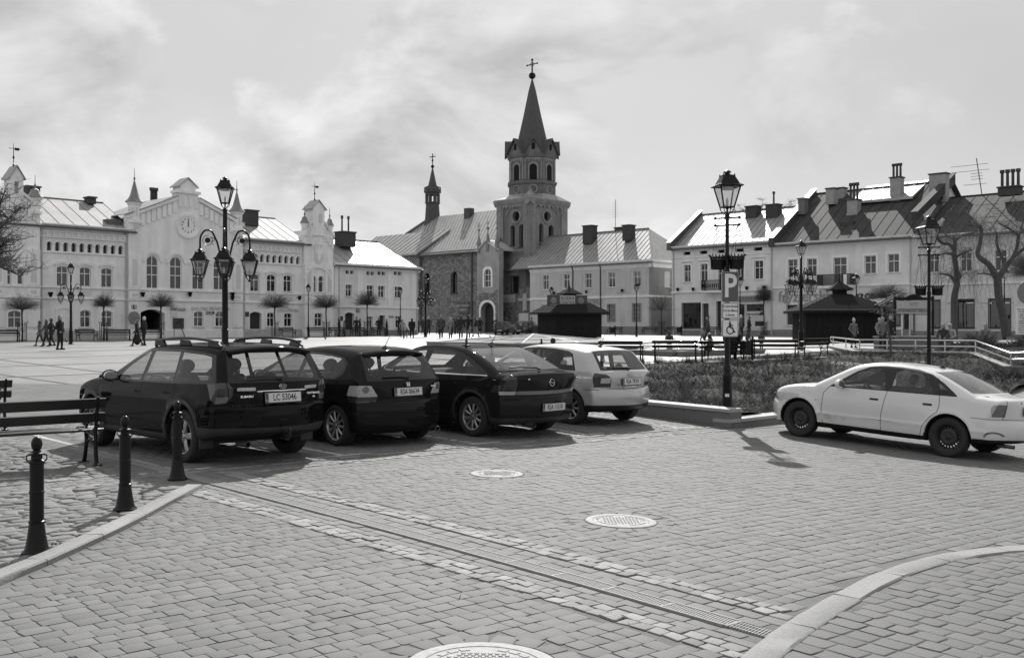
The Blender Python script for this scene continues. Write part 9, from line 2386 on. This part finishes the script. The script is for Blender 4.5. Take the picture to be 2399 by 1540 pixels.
ib=empty('information_board',GD(2140,66));o=ib.location;zz6=lambda v:EYE+(V0-v)/F0*66-o.z;mb=MB()
for x in(-1.22,1.22):mb.box(x-.06,-.06,0,x+.06,.06,zz6(693))
mb.box(-1.2,-.05,zz6(703),1.2,.05,zz6(696));mb.slab([(-.6,zz6(697)),(.6,zz6(697)),(.25,zz6(690)),(0,zz6(688)),(-.25,zz6(690))],(),.1,lambda a,b,c:(a,-.05+c,b));mb.box(-1.16,-.05,zz6(735)-.05,1.16,.05,zz6(735));mb.build('frame',KW,ib,ang=0)
mb=MB();mb.box(-1.12,-.03,zz6(734),1.12,.03,zz6(704));mb.mi=1;mb.box(-1.05,-.04,zz6(731),1.05,-.031,zz6(722));mb.mi=2;mb.box(-.3,-.04,zz6(716),.3,-.031,zz6(708));mb.build('panel',[M('board_pale',.42,.6),M('board_pictures',.2,.6,noise=(6,.6)),M('board_logo',.32,.6,noise=(5,.5))],ib,ang=0);tag(ib,'wooden information board with pale panel behind the tall lamp','information board')
SP6=dict(name='parked_car',W=.75,WB=2.2,R=.27,TW=.165,rim=.17,paint=M('paint_dark_grey',.03,.35,coat=.5),tumble=.30,crown=.04,bowr=.08,bowf=.2,flare=.004,ra=.31,k=.09,h=.032,belt=[(-1,.92),(3,.88)],prof=[(-.5,.22),(-.60,.30),(-.62,.5),(-.60,.62),(-.58,.8),(-.55,.92),(-.40,1.30),(-.33,1.38),(-.33,1.38),(.2,1.43),(.9,1.42),(1.2,1.38),(1.9,.95),(1.9,.95),(2.4,.85),(2.62,.75),(2.68,.55),(2.62,.28),(2.4,.2),(2.4,.2),(.5,.2),(-.5,.22),(-.5,.22)],seatx=.8,rseatx=.05,dash=.88,mirror=(1.5,.92,.74),rimfn=lambda:rim_steel(.17),rimmats=[STEELW],steel=1,hoff=0,regions=[('window','side',[(1.75,.92),(1.25,1.3),(.75,1.34),(.75,.92)],GLASS_CAR),('quarter_window','side',[(.68,.92),(.68,1.34),(-.2,1.32),(-.36,.95)],GLASS_CAR),('rear_window','rear',[(-1,.95),(.56,.95),(.5,1.3),(-1,1.32)],GLASS_CAR),('windscreen','front',[(-1,1.0),(.6,.98),(.5,1.33),(-1,1.37)],GLASS_CAR),('bumper','rear',rect(-1,.1,1,.52),PLASTIC,None,{'n':.05}),('tail_light','rear',rect(.52,.58,1,.85),LENSM,None,{'pair':1,'n':.05})],extras=[plate_on('RSA 12345',-.64,.44,2)])
SP6['extras']=[plate_on('KSA',-.64,.44,2)]
c6,_=make_car(SP6);tag(c6,'small boxy dark hatchback parked by the church door, the left of two','car','small cars by the church');
def put(o,u,v,h):o.matrix_world=Matrix.Translation(G(u,v))@Matrix.Rotation(R(h),4,'Z')
c7=copy_tree(c6);c7['label']='small dark hatchback beside the sweet kiosk, the right of two by the church';put(c6,1174,783.5,72);put(c7,1224,784,50)
SKIN=M('skin',.32,.6);HAIRC={}
def cloth(v):v=round(v,3);return M('cloth_%d'%int(v*1000),v,.85,noise=(7,.25))
def rcone(X,Y,Z,a,b,r0,r1,sq=1.0):
 a,b=np.array(a,float),np.array(b,float);e=b-a;L=max(1e-9,(e*e).sum())
 t=np.clip(((X-a[0])*e[0]+(Y-a[1])*e[1]+(Z-a[2])*e[2])/L,0,1)
 dx,dy,dz=X-a[0]-t*e[0],(Y-a[1]-t*e[1])/sq,Z-a[2]-t*e[2]
 return np.sqrt(dx*dx+dy*dy+dz*dz)-(r0+(r1-r0)*t)
def person(o,h,head,label,pose='stand',coat=.05,legs=.03,hair=.03,shoe=.015,hem=.47,long=False,hat=None,seed=0,group=None,skirt=None,bulk=1.0,child=False,carry=None):
 """x is the person's left-right, y the way they face; one continuous body"""
 rnd=random.Random(seed);k=h/1.75;C,T_,H_,S_,F_=cloth(coat),cloth(legs),M('hair_%d'%int(hair*1000),hair,.7),SKIN,cloth(shoe);prims=[]
 w=bulk
 st=rnd.uniform(.16,.30)if pose=='walk' else .03;side=rnd.choice((-1,1));hd=1.18 if child else 1.0
 dz=-.42 if pose=='sit' else 0
 lean=.55 if pose=='bend' else(.05 if pose=='walk' else 0)
 hip=.90+dz;sh=1.40+dz;sy=lean*.55;shz=sh-(.16 if pose=='bend' else 0)
 def add(m,a,b,r0,r1,sq=1.0,kk=.03):prims.append((m,a,b,r0,r1,sq))
 for s in(-1,1):
  f=s*side*st
  if pose=='sit':kn=(s*.11,.42,.50);an=(s*.11,.46,.09)
  else:kn=(s*.10,f*.55+.02,.49);an=(s*.10,f*1.0-(.06 if f<0 else 0),.09+(.05 if f<-.1 else 0))
  add(T_,(s*.09,0,hip),kn,.098*w,.066*w);add(T_,kn,an,.066*w,.045*w);add(F_,(an[0],an[1]-.04,an[2]-.045),(an[0]*1.15,an[1]+.15,an[2]-.05),.046,.036)
  ax=.20*w
  if pose=='bend':el,wr=(s*.24,.38,shz-.18),(s*.20,.55,shz-.30)
  elif pose=='sit':el,wr=(s*.27,.12,sh-.27),(s*.14,.30,sh-.36)
  elif pose=='walk':el,wr=(s*.27,-f*.45-.02,sh-.28),(s*.25,-f*.75+.12,sh-.50)
  else:el,wr=(s*.28,-.05,sh-.27),(s*.21,.10,sh-.44)
  add(C,(s*ax,sy,shz),el,.064*w,.054*w);add(C,el,wr,.054*w,.042*w)
  d=(np.array(wr)-np.array(el));d=d/np.linalg.norm(d);add(S_,wr,tuple(np.array(wr)+d*.09),.036,.026)
  for q in range(4):b0=np.array(wr)+d*.08+np.array(((q-1.5)*.016,0,0));add(S_,tuple(b0),tuple(b0+d*(.07 if q in(1,2)else .055)),.011,.008)
  b0=np.array(wr)+d*.03;add(S_,tuple(b0),tuple(b0+d*.04+np.array((-s*.035,.02,0))),.012,.009)
 hm=hip-(.10 if not long else .62)if pose!='sit' else hip
 if hem and pose!='sit':hm=hem*1.75
 add(C,(0,sy,shz-.04),(0,sy*.4,(shz+hip)/2),.150*w,.150*w,.72);add(C,(0,sy*.4,(shz+hip)/2),(0,0,hip-.02),.150*w,.155*w,.75)
 add(C,(-.13*w,sy,shz-.01),(.13*w,sy,shz-.01),.072*w,.072*w,.9)
 if hm<hip-.05:add(C if skirt is None else cloth(skirt),(0,0,hip),(0,.0,hm),.15*w,(.17 if not long else .235)*w,.8)
 nz=shz+.10;hy=sy+(.10 if pose=='bend' else .015);hz=nz+.14*hd
 add(S_,(0,sy,shz),(0,hy,nz+.04),.058,.052);add(S_,(0,hy+.005,hz-.045),(0,hy,hz+.03),.075*hd,.088*hd);add(S_,(0,hy+.085*hd,hz-.005),(0,hy+.098*hd,hz-.02),.018,.020)
 for s in(-1,1):add(S_,(s*.088*hd,hy-.005,hz-.02),(s*.090*hd,hy-.01,hz+.02),.016,.018)
 hl=-.10 if hair>0 and rnd.random()<.3 else-.02
 add(H_,(0,hy-.025,hz+.045),(0,hy-.040,hz+hl),.090*hd,.085*hd)
 if hat is not None:Hm=cloth(hat);add(Hm,(0,hy-.01,hz+.055),(0,hy-.02,hz+.12),.096*hd,.070*hd);add(Hm,(0,hy-.02,hz+.17*hd),(0,hy-.02,hz+.18*hd),.035,.03)
 add(C,(0,sy-.02,shz+.06),(0,sy,shz+.09),.075,.07)
 mats=[]
 for p_ in prims:
  if p_[0]not in mats:mats.append(p_[0])
 def ev(X,Y,Z):
  D_=None
  for p_ in prims:
   q=rcone(X,Y,Z,*p_[1:]);D_=q if D_ is None else smin(D_,q,.035 if p_[3]>.03 else .008)
  return D_
 hh=.022 if h*1.0>0 and rnd.random()>=0 and o.y<70 else .027
 V,Q=surface_nets(ev,(-.42*w,-.55,-.03),(.42*w,.75 if pose in('bend','sit')else .55,1.98),hh,1)
 c=V[Q].mean(1);X,Y,Z=c.T;ds=np.stack([rcone(X,Y,Z,*p_[1:])for p_ in prims]);mi=np.array([mats.index(p_[0])for p_ in prims])[ds.argmin(0)]
 ob=np_mesh('person',V,Q,mats,None,mi,ang=0)
 ob.location=o;ob.rotation_euler=(0,0,head);ob.scale=(k,k,k);return tag(ob,label,'person',group)
ZQ=dict(a=(0,1180,2.14375),b=(1300,1220,3.43),c=(1640,1220,3.43),d=(1940,1180,2.638),e=(2600,1240,2.744),f=(3300,1100,2.744),g=(3700,1150,3.263))
LT,RT,AW,TO=R(90),R(-90),0.0,R(180)
def pp(z,x,top,foot,face,label,**k):
 q=ZQ[z];u=(q[0]+x/q[2])/1.7081;v0,v1=(q[1]+top/q[2])/1.7081,(q[1]+foot/q[2])/1.7081
 o=G(u,v1);h=(v1-v0)*o.y/F0;lim=(.75,1.35)if k.get('child')else(1.45,1.95)
 if not lim[0]<=h<=lim[1]:hh=min(max(h,lim[0]),lim[1]);o=GD(u,o.y*hh/h if h>0 else 60);h=hh
 k.setdefault('seed',int(x));return person(o,h,face,label,**k)
GW_,GQ,GC,GP='people strolling at the left','people queuing before the white house','people walking to the church','people on the square at the right'
pp('a',515,178,468,R(-100),'man in black jacket standing with hands in pockets, nearest of the left group',coat=.012,legs=.012,hair=.04,group=GW_,bulk=1.08)
pp('a',340,228,440,LT,'girl in speckled grey coat walking, leftmost of the strolling group',pose='walk',coat=.09,legs=.02,hair=.03,group=GW_,bulk=.88)
pp('a',398,212,441,LT,'woman in grey coat with shoulder bag in the strolling group',pose='walk',coat=.075,legs=.02,hair=.03,group=GW_,bulk=.95)
pp('a',441,200,440,LT,'man in dark shiny jacket walking behind the woman in grey',pose='walk',coat=.02,legs=.025,hair=.02,group=GW_)
pp('a',1176,213,436,LT,'woman in a long black coat walking before the arched gateway',pose='walk',coat=.010,legs=.01,hair=.10,long=True,hem=.18,group=GW_,bulk=1.05)
pp('a',1236,186,432,LT,'white-haired man in black coat beside the woman in long black',coat=.010,legs=.012,hair=.55,group=GW_)
pp('b',195,170,434,RT,'man in black jacket with a white stripe across the shoulders',coat=.015,legs=.012,group=GQ)
pp('b',263,205,436,LT,'woman in checked coat and white hat beside the striped jacket',coat=.14,legs=.015,hat=.6,group=GQ,bulk=.9)
pp('b',433,165,428,TO,'man in dark coat and flat cap right of the arched door',coat=.02,legs=.02,hat=.12,group=GQ)
pp('b',478,186,424,LT,'man in black coat and pale cap next to the flat-capped man',coat=.012,legs=.06,hat=.3,group=GQ)
pp('b',514,200,400,LT,'person in grey seen behind the pale-capped man',coat=.10,legs=.03,group=GQ,bulk=.9)
pp('b',738,170,420,R(-150),'man in black jacket standing alone before the barred window',coat=.012,legs=.014,group=GQ,bulk=1.05)
pp('b',846,185,427,RT,'grey-haired person in a long dark coat at the end of the queue',coat=.018,legs=.015,hair=.3,long=True,hem=.2,group=GQ)
pp('b',866,166,396,AW,'dark-haired man behind the person in the long dark coat',coat=.03,legs=.02,group=GQ)
pp('b',896,218,386,LT,'boy in grey jacket among the queue',pose='walk',coat=.06,legs=.02,group=GQ,bulk=.8)
pp('b',913,175,394,LT,'tall woman with long dark hair among the queue',pose='walk',coat=.02,legs=.015,group=GQ,bulk=.9)
pp('b',995,228,412,LT,'boy striding to the left in a grey top',pose='walk',coat=.085,legs=.02,hair=.1,group=GQ,bulk=.8)
pp('b',1022,165,424,AW,'dark figure behind the striding boy, by the lamp post',pose='walk',coat=.015,legs=.012,group=GQ)
pp('b',1062,192,452,AW,'woman in light grey hooded jacket holding a small child by the hand',pose='walk',coat=.24,legs=.06,hair=.25,group=GQ,bulk=.92)
pp('b',1122,310,452,AW,'small child in white cap held by the hand',pose='walk',coat=.06,legs=.4,hat=.6,group=GQ,child=True)
pp('b',1192,182,450,AW,'broad man in a black jacket walking away beside the small child',pose='walk',coat=.010,legs=.015,hair=.03,group=GQ,bulk=1.18)
pp('c',103,182,395,TO,'dark figure beside a toddler in white near the house corner',coat=.03,legs=.02,group=GC)
pp('c',146,292,394,TO,'toddler dressed in white near the house corner',coat=.45,legs=.3,hat=.4,group=GC,child=True)
pp('c',178,172,398,AW,'person in black left of the five-lantern lamp by the church',coat=.02,legs=.02,hair=.2,group=GC)
pp('c',208,195,404,AW,'person in dark grey coat at the foot of the lamp by the church',coat=.04,legs=.02,hem=.35,group=GC)
pp('c',254,160,402,AW,'grey-haired man right behind the lamp by the church',coat=.02,legs=.02,hair=.35,group=GC)
pp('c',301,166,352,AW,'woman with a pale shoulder bag before the church fence',coat=.05,legs=.3,skirt=.35,hem=.32,group=GC,bulk=.9)
pp('c',376,180,398,AW,'person in pale jacket half hidden by the big man',coat=.2,legs=.03,group=GC,bulk=.9)
pp('c',425,142,459,AW,'big bald man in a dark grey jacket walking to the church',pose='walk',coat=.06,legs=.015,hair=.22,group=GC,bulk=1.2)
pp('c',555,170,458,AW,'woman in a pale knee-length coat walking to the church',pose='walk',coat=.22,legs=.015,hair=.35,hem=.30,group=GC,bulk=1.05)
pp('c',602,180,400,AW,'dark figure just right of the pale knee-length coat',coat=.03,legs=.03,group=GC)
pp('c',640,165,396,AW,'dark figure pushing something left of the man in jeans',coat=.025,legs=.025,group=GC)
pp('c',697,141,459,AW,'man in black jacket and mid-grey jeans walking to the church',pose='walk',coat=.02,legs=.09,hair=.05,group=GC,bulk=1.18)
pp('c',800,136,457,AW,'man in black jacket and light trousers walking to the church',pose='walk',coat=.012,legs=.2,hair=.03,group=GC,bulk=1.05)
pp('c',905,173,438,RT,'person in dark jacket and pale trousers walking right, by the liftback antenna',pose='walk',coat=.025,legs=.24,hair=.04,group=GC)
pp('c',958,166,402,AW,'person in a long black coat standing left of the church door',coat=.012,legs=.012,long=True,hem=.3,hair=.1,group=GC)
pp('c',1130,172,362,AW,'dark figure in the church doorway',coat=.02,legs=.02,group=GC)
pp('c',1182,172,375,TO,'person standing behind the left small car by the church',coat=.05,legs=.03,hair=.1,group=GC)
pp('c',1255,162,370,TO,'dark-haired person standing between the two small cars',coat=.02,legs=.02,group=GC)
pp('c',1326,175,372,TO,'person in black behind the right small car',coat=.02,legs=.02,group=GC)
pp('d',490,240,430,R(120),'person in a hat beside the left end of the sweet kiosk',coat=.10,legs=.02,hat=.05,group=GC)
pp('d',897,246,443,LT,'man in a dark suit standing at the sweet kiosk',coat=.03,legs=.015,hair=.03,group=GC)
pp('d',848,284,445,LT,'woman bending over a pushchair at the sweet kiosk',pose='bend',coat=.06,legs=.02,group=GC)
def pushchair(p,rz,s=1.0):
 root=empty('pushchair',p,rz);mb=MB()
 for x in(-.24,.24):
  mb.bar((x,-.3,.12),(x,.35,.75),.03,.03);mb.bar((x,.35,.12),(x,-.25,.65),.03,.03);mb.bar((x,-.45,1.0),(x,-.15,.55),.03,.03)
 mb.bar((-.24,-.45,1.0),(.24,-.45,1.0),.03,.03);mb.build('frame',IRON,root);m2=MB();m2.sphere((0,.1,.68),.3,12,8,(.8,1.1,.75));m2.build('seat',cloth(.05),root);m3=MB();m3.sphere((0,-.08,.86),.27,12,8,(.9,.9,.8));m3.build('hood',cloth(.3),root)
 for x in(-.26,.26):
  for y in(-.32,.36):m4=MB();m4.lathe([(.06,-.02),(.12,-.02),(.12,.02),(.06,.02)],12,c=(x,y,.12),ax='x');m4.build('wheel',RUBBER,root)
 return root
q=ZQ['d'];pc=pushchair(G((1940+775/2.638)/1.7081,(1180+446/2.638)/1.7081),LT);tag(pc,'pushchair with pale hood in front of the sweet kiosk','pushchair')
def sitter(u,v,d,face,label,**k):o=P3(u,v,d);return person(o,k.pop('h',1.7),face,label,pose='sit',**k)
sitter(1295,872,40,AW,'head of a dark-haired person sitting beyond the silver hatchback roof',coat=.03,legs=.03,hair=.015,h=1.75)
pp('e',211,240,487,AW,'little girl in dark coat and pale tights standing beyond a bench',coat=.03,legs=.4,hat=.1,group=GP,child=True,hem=.36,bulk=1.15)
pp('e',576,188,366,LT,'small child in puffy pale jacket and white hat',pose='walk',coat=.22,legs=.03,hat=.6,group=GP,child=True,bulk=1.2)
pp('e',638,62,386,LT,'man in black hat and grey jacket beside the puffy-jacketed child',pose='walk',coat=.05,legs=.02,hat=.015,group=GP)
pp('e',1000,56,352,RT,'fair-haired woman in grey coat half hidden by the parking sign',coat=.09,legs=.02,hair=.5,hem=.28,group=GP)
pp('e',1086,66,354,LT,'person in black hooded jacket facing the fair-haired woman',coat=.012,legs=.05,hair=.012,group=GP)
pp('e',1222,245,440,AW,'small child in dark coat and pompom hat before a bench',coat=.05,legs=.02,hat=.12,group=GP,child=True,bulk=1.2)
bz=math.radians(-14);off_=Vector((-math.sin(bz),math.cos(bz),0))*.20
for du,lab,k in((-.52,'child in patterned jacket and white hat sitting on the bench',dict(coat=.15,legs=.03,hat=.6,h=1.15,child=True)),(.35,'broad person in black sitting on the bench behind the wheelchair plate',dict(coat=.010,legs=.012,h=1.8,bulk=1.3))):
 p=pSeat+Vector((math.cos(bz)*du,math.sin(bz)*du,0))+off_;p.z+=.04 if k['h']>1.3 else .20
 h=k.pop('h');person(p,h,bz+(R(25)if du<0 else 0),lab,pose='sit',group=GP,**k)
pp('f',316,483,797,R(-160),'woman in pale hat and grey jacket standing behind the handrail end',coat=.15,legs=.012,hat=.5,group=GP)
pp('f',632,462,808,R(165),'woman in grey jacket and dark scarf with sunglasses behind the handrail',pose='walk',coat=.17,legs=.02,hair=.05,group=GP,bulk=1.05)
pp('f',716,448,790,TO,'man in black walking behind the woman with the scarf',pose='walk',coat=.015,legs=.02,group=GP)
pp('f',596,472,770,TO,'fair child walking left of the woman with the scarf',pose='walk',coat=.2,legs=.05,hair=.3,group=GP,bulk=.85)
pp('g',682,363,620,TO,'white-haired woman in grey with dark glasses between the willows',coat=.12,legs=.03,hair=.6,group=GP)
pp('g',812,313,600,RT,'man in black jacket right of the white-haired woman',coat=.015,legs=.02,group=GP)
pp('g',880,326,605,LT,'woman in black top and pale skirt between the willows',coat=.012,legs=.03,skirt=.45,hem=.32,group=GP,bulk=.95)
pp('g',1106,316,600,LT,'man in black right of the right willow trunk',coat=.012,legs=.03,group=GP)
for x,y,lab,k in((240,665,'dark-haired person sitting left of the left willow trunk',dict(coat=.05,hair=.03)),(328,665,'white-haired person sitting beside the left willow trunk',dict(coat=.35,hair=.6)),(792,655,'dark-haired person in a pale jacket sitting before the strollers',dict(coat=.2,hair=.02))):
 q=ZQ['g'];u,v=(q[0]+x/q[2])/1.7081,(q[1]+y/q[2])/1.7081;o=P3(u,v+6,52);o.z=zg(o.x,o.y)+.04;person(o,1.72,R(150),lab,pose='sit',group=GP,seed=x,**k)
rng=np.random.default_rng(77);mb=MB()
for i in range(2600):
 u=rng.uniform(2205,2430);d=rng.uniform(47,51.5);p=GD(u,d);a=rng.uniform(0,6.28);L=rng.uniform(.3,.95)*(.75+.4*math.sin(u*.05));p.z+=rng.uniform(0,.3)
 e=p+Vector((math.cos(a)*L*.6,math.sin(a)*L*.6,L*rng.uniform(.3,.9)));m_=p.lerp(e,.5)+Vector((0,0,.08));mb.tube([p,m_,e],[.016,.012,.006],3,False)
o=mb.build('bed_twigs',M('bed_twig',.05,.8),ang=0);o['kind']='stuff';o['label']='tangle of dark bare shrubs in the upper bed under the willows'
def pigeon():
 root=empty('pigeon');V,Q=surface_nets(lambda X,Y,Z:smin(smin(smin(rcone(X,Y,Z,(0,-.06,.12),(0,.06,.15),.055,.06),rcone(X,Y,Z,(0,.07,.17),(0,.11,.25),.04,.027),.03),rcone(X,Y,Z,(0,-.08,.12),(0,-.22,.09),.04,.012),.03),rcone(X,Y,Z,(0,.12,.255),(0,.165,.25),.014,.004),.01),(-.1,-.27,.02),(.1,.2,.31),.014,1)
 np_mesh('body',V,Q,M('pigeon_grey',.05,.7,noise=(20,.4)),root,ang=0);mb=MB()
 for s in(-1,1):mb.tube([(s*.02,.01,.10),(s*.022,.0,.0),(s*.025,.04,.0)],.007,5)
 mb.build('legs',M('pigeon_leg',.1,.7),root);return root
pg=None
for i,(u,v,rz,lab)in enumerate(((156,803,60,'beside the man standing with hands in pockets'),(672,797.5,90,'left of the pecking pair on the far square'),(717,796.5,-70,'the largest of those between the estate roof rails and the hatchback'),(762,796,30,'smallest speck right of the pecking pair'),(945.5,793.5,200,'behind the hatchback antenna near the walking child'),(1101,800,-80,'low-bodied, beside the thick antenna of the liftback'),(1150,794,70,'left of the pyramid, before the left small car'),(1179.5,794,20,'between the pyramid and the small cars'),(1859,796,10,'on the pale square right of the benches'),(1872.5,817,100,'on the ground near the aslant bench'),(1572,801,40,'on the thin barrier rail side of the small pyramid'))):
 o=pigeon()if i==0 else copy_tree(pg);pg=pg or o;o.location=G(u,v);o.rotation_euler=(0,0,R(rz));o.scale=(1.15,)*3;tag(o,'grey pigeon '+lab,'pigeon','pigeons on the square')
cam=bpy.data.cameras.new('camera');co=bpy.data.objects.new('camera',cam);COL.objects.link(co)
cam.lens=36.0*F0/2398;cam.sensor_width=36;cam.clip_end=3000;cam.clip_start=.05
co.location=(0,0,EYE);co.rotation_euler=(R(90),0,0)
S.camera=co
SUN_EL,SUN_AZ=40.0,3.2
sl=bpy.data.lights.new('sun','SUN');sl.energy=4.5;sl.angle=R(.55);sl.color=(1,.985,.97)
so=bpy.data.objects.new('sun',sl);COL.objects.link(so)
sd=Vector((math.sin(R(SUN_AZ))*math.cos(R(SUN_EL)),math.cos(R(SUN_AZ))*math.cos(R(SUN_EL)),math.sin(R(SUN_EL))))
so.rotation_euler=sd.to_track_quat('Z','Y').to_euler()
so.location=sd*200
w=bpy.data.worlds.new('World');S.world=w;w.use_nodes=True
nt=w.node_tree;N=nt.nodes;Lk=nt.links
bg=N['Background'];bg.inputs['Strength'].default_value=.12
sky=N.new('ShaderNodeTexSky');sky.sky_type='NISHITA';sky.sun_disc=False
sky.sun_elevation=R(SUN_EL);sky.sun_rotation=R(SUN_AZ);sky.dust_density=2.5
bw=N.new('ShaderNodeRGBToBW');Lk.new(sky.outputs[0],bw.inputs[0])
def mth(op,a,b=None,c=None,clamp=False):
 n=N.new('ShaderNodeMath');n.operation=op;n.use_clamp=clamp
 for i,x in enumerate((a,b,c)):
  if x is None:continue
  if isinstance(x,(int,float)):n.inputs[i].default_value=x
  else:Lk.new(x,n.inputs[i])
 return n.outputs[0]
def mrange(v,a,b,c,d,smooth=True):
 n=N.new('ShaderNodeMapRange');n.interpolation_type='SMOOTHSTEP' if smooth else 'LINEAR'
 Lk.new(v,n.inputs['Value'])
 for k,x in zip(('From Min','From Max','To Min','To Max'),(a,b,c,d)):n.inputs[k].default_value=x
 return n.outputs[0]
def noise(vec,sc,det=8,ro=.6,dist=0.0):
 n=N.new('ShaderNodeTexNoise');n.inputs['Scale'].default_value=sc;n.inputs['Detail'].default_value=det
 n.inputs['Roughness'].default_value=ro;n.inputs['Distortion'].default_value=dist
 Lk.new(vec,n.inputs['Vector']);return n.outputs['Fac']
CLOUD_OFF,VEIL=(3.3,1.7,3.1),3.8
tc=N.new('ShaderNodeTexCoord')
sx=N.new('ShaderNodeSeparateXYZ');Lk.new(tc.outputs['Generated'],sx.inputs[0])
def mapped(off):
 m=N.new('ShaderNodeMapping');m.inputs['Scale'].default_value=(5.2,5.2,8.5);m.inputs['Location'].default_value=off
 Lk.new(tc.outputs['Generated'],m.inputs[0]);return m.outputs[0]
O=CLOUD_OFF
n1=noise(mapped(O),1.0,12,.57,.35);n2=noise(mapped((O[0]-.02,O[1],O[2]+.34)),1.0,12,.57,.35)
big=noise(mapped((O[0]+7,O[1]+2,O[2])),.42,3,.5)
dens=mth('MULTIPLY_ADD',mth('SUBTRACT',big,.5),.55,n1)
left=mrange(sx.outputs[0],-.1,.42,1.0,.35)
cov=mth('MULTIPLY',mrange(dens,.455,.56,0,1),left)
rim=mth('MULTIPLY_ADD',mth('SUBTRACT',n1,n2),2.1,.46,clamp=True)
cloud=mth('MULTIPLY_ADD',rim,3.7,3.4)
veil=mth('MULTIPLY_ADD',mth('SUBTRACT',big,.5),2.2,mth('MULTIPLY_ADD',bw.outputs[0],.12,VEIL))
low=mrange(sx.outputs[2],.0,.22,1.18,1.0)
away=mrange(sx.outputs[1],-.35,.30,1.0,1.0)
skyv=mth('MULTIPLY',mth('MULTIPLY',mth('ADD',mth('MULTIPLY',veil,mth('SUBTRACT',1.0,cov)),mth('MULTIPLY',cloud,cov)),low),away)
cc=N.new('ShaderNodeCombineColor')
for i in range(3):Lk.new(skyv,cc.inputs[i])
Lk.new(cc.outputs[0],bg.inputs['Color'])
S.view_settings.view_transform='Standard';S.view_settings.look='None';S.view_settings.exposure=.15;S.view_settings.gamma=1
S.view_settings.use_curve_mapping=False
S.render.engine='CYCLES'
S.cycles.use_denoising=True
S.cycles.max_bounces=8;S.cycles.transparent_max_bounces=12;S.cycles.glossy_bounces=4;S.cycles.diffuse_bounces=3
S.cycles.caustics_reflective=False;S.cycles.caustics_refractive=False
S.cycles.sample_clamp_indirect=4
for o in list(bpy.data.objects):
 if o.type=='MESH' and o.name.split('.')[0]in('cornice','gable_cornice','panels','pilaster_panels','bay_trim','plinth','mud_flap','side_repeater','wing_badge','parcel','sill_trim','roof','spire_cross','bin_drum'):split_pieces(o)
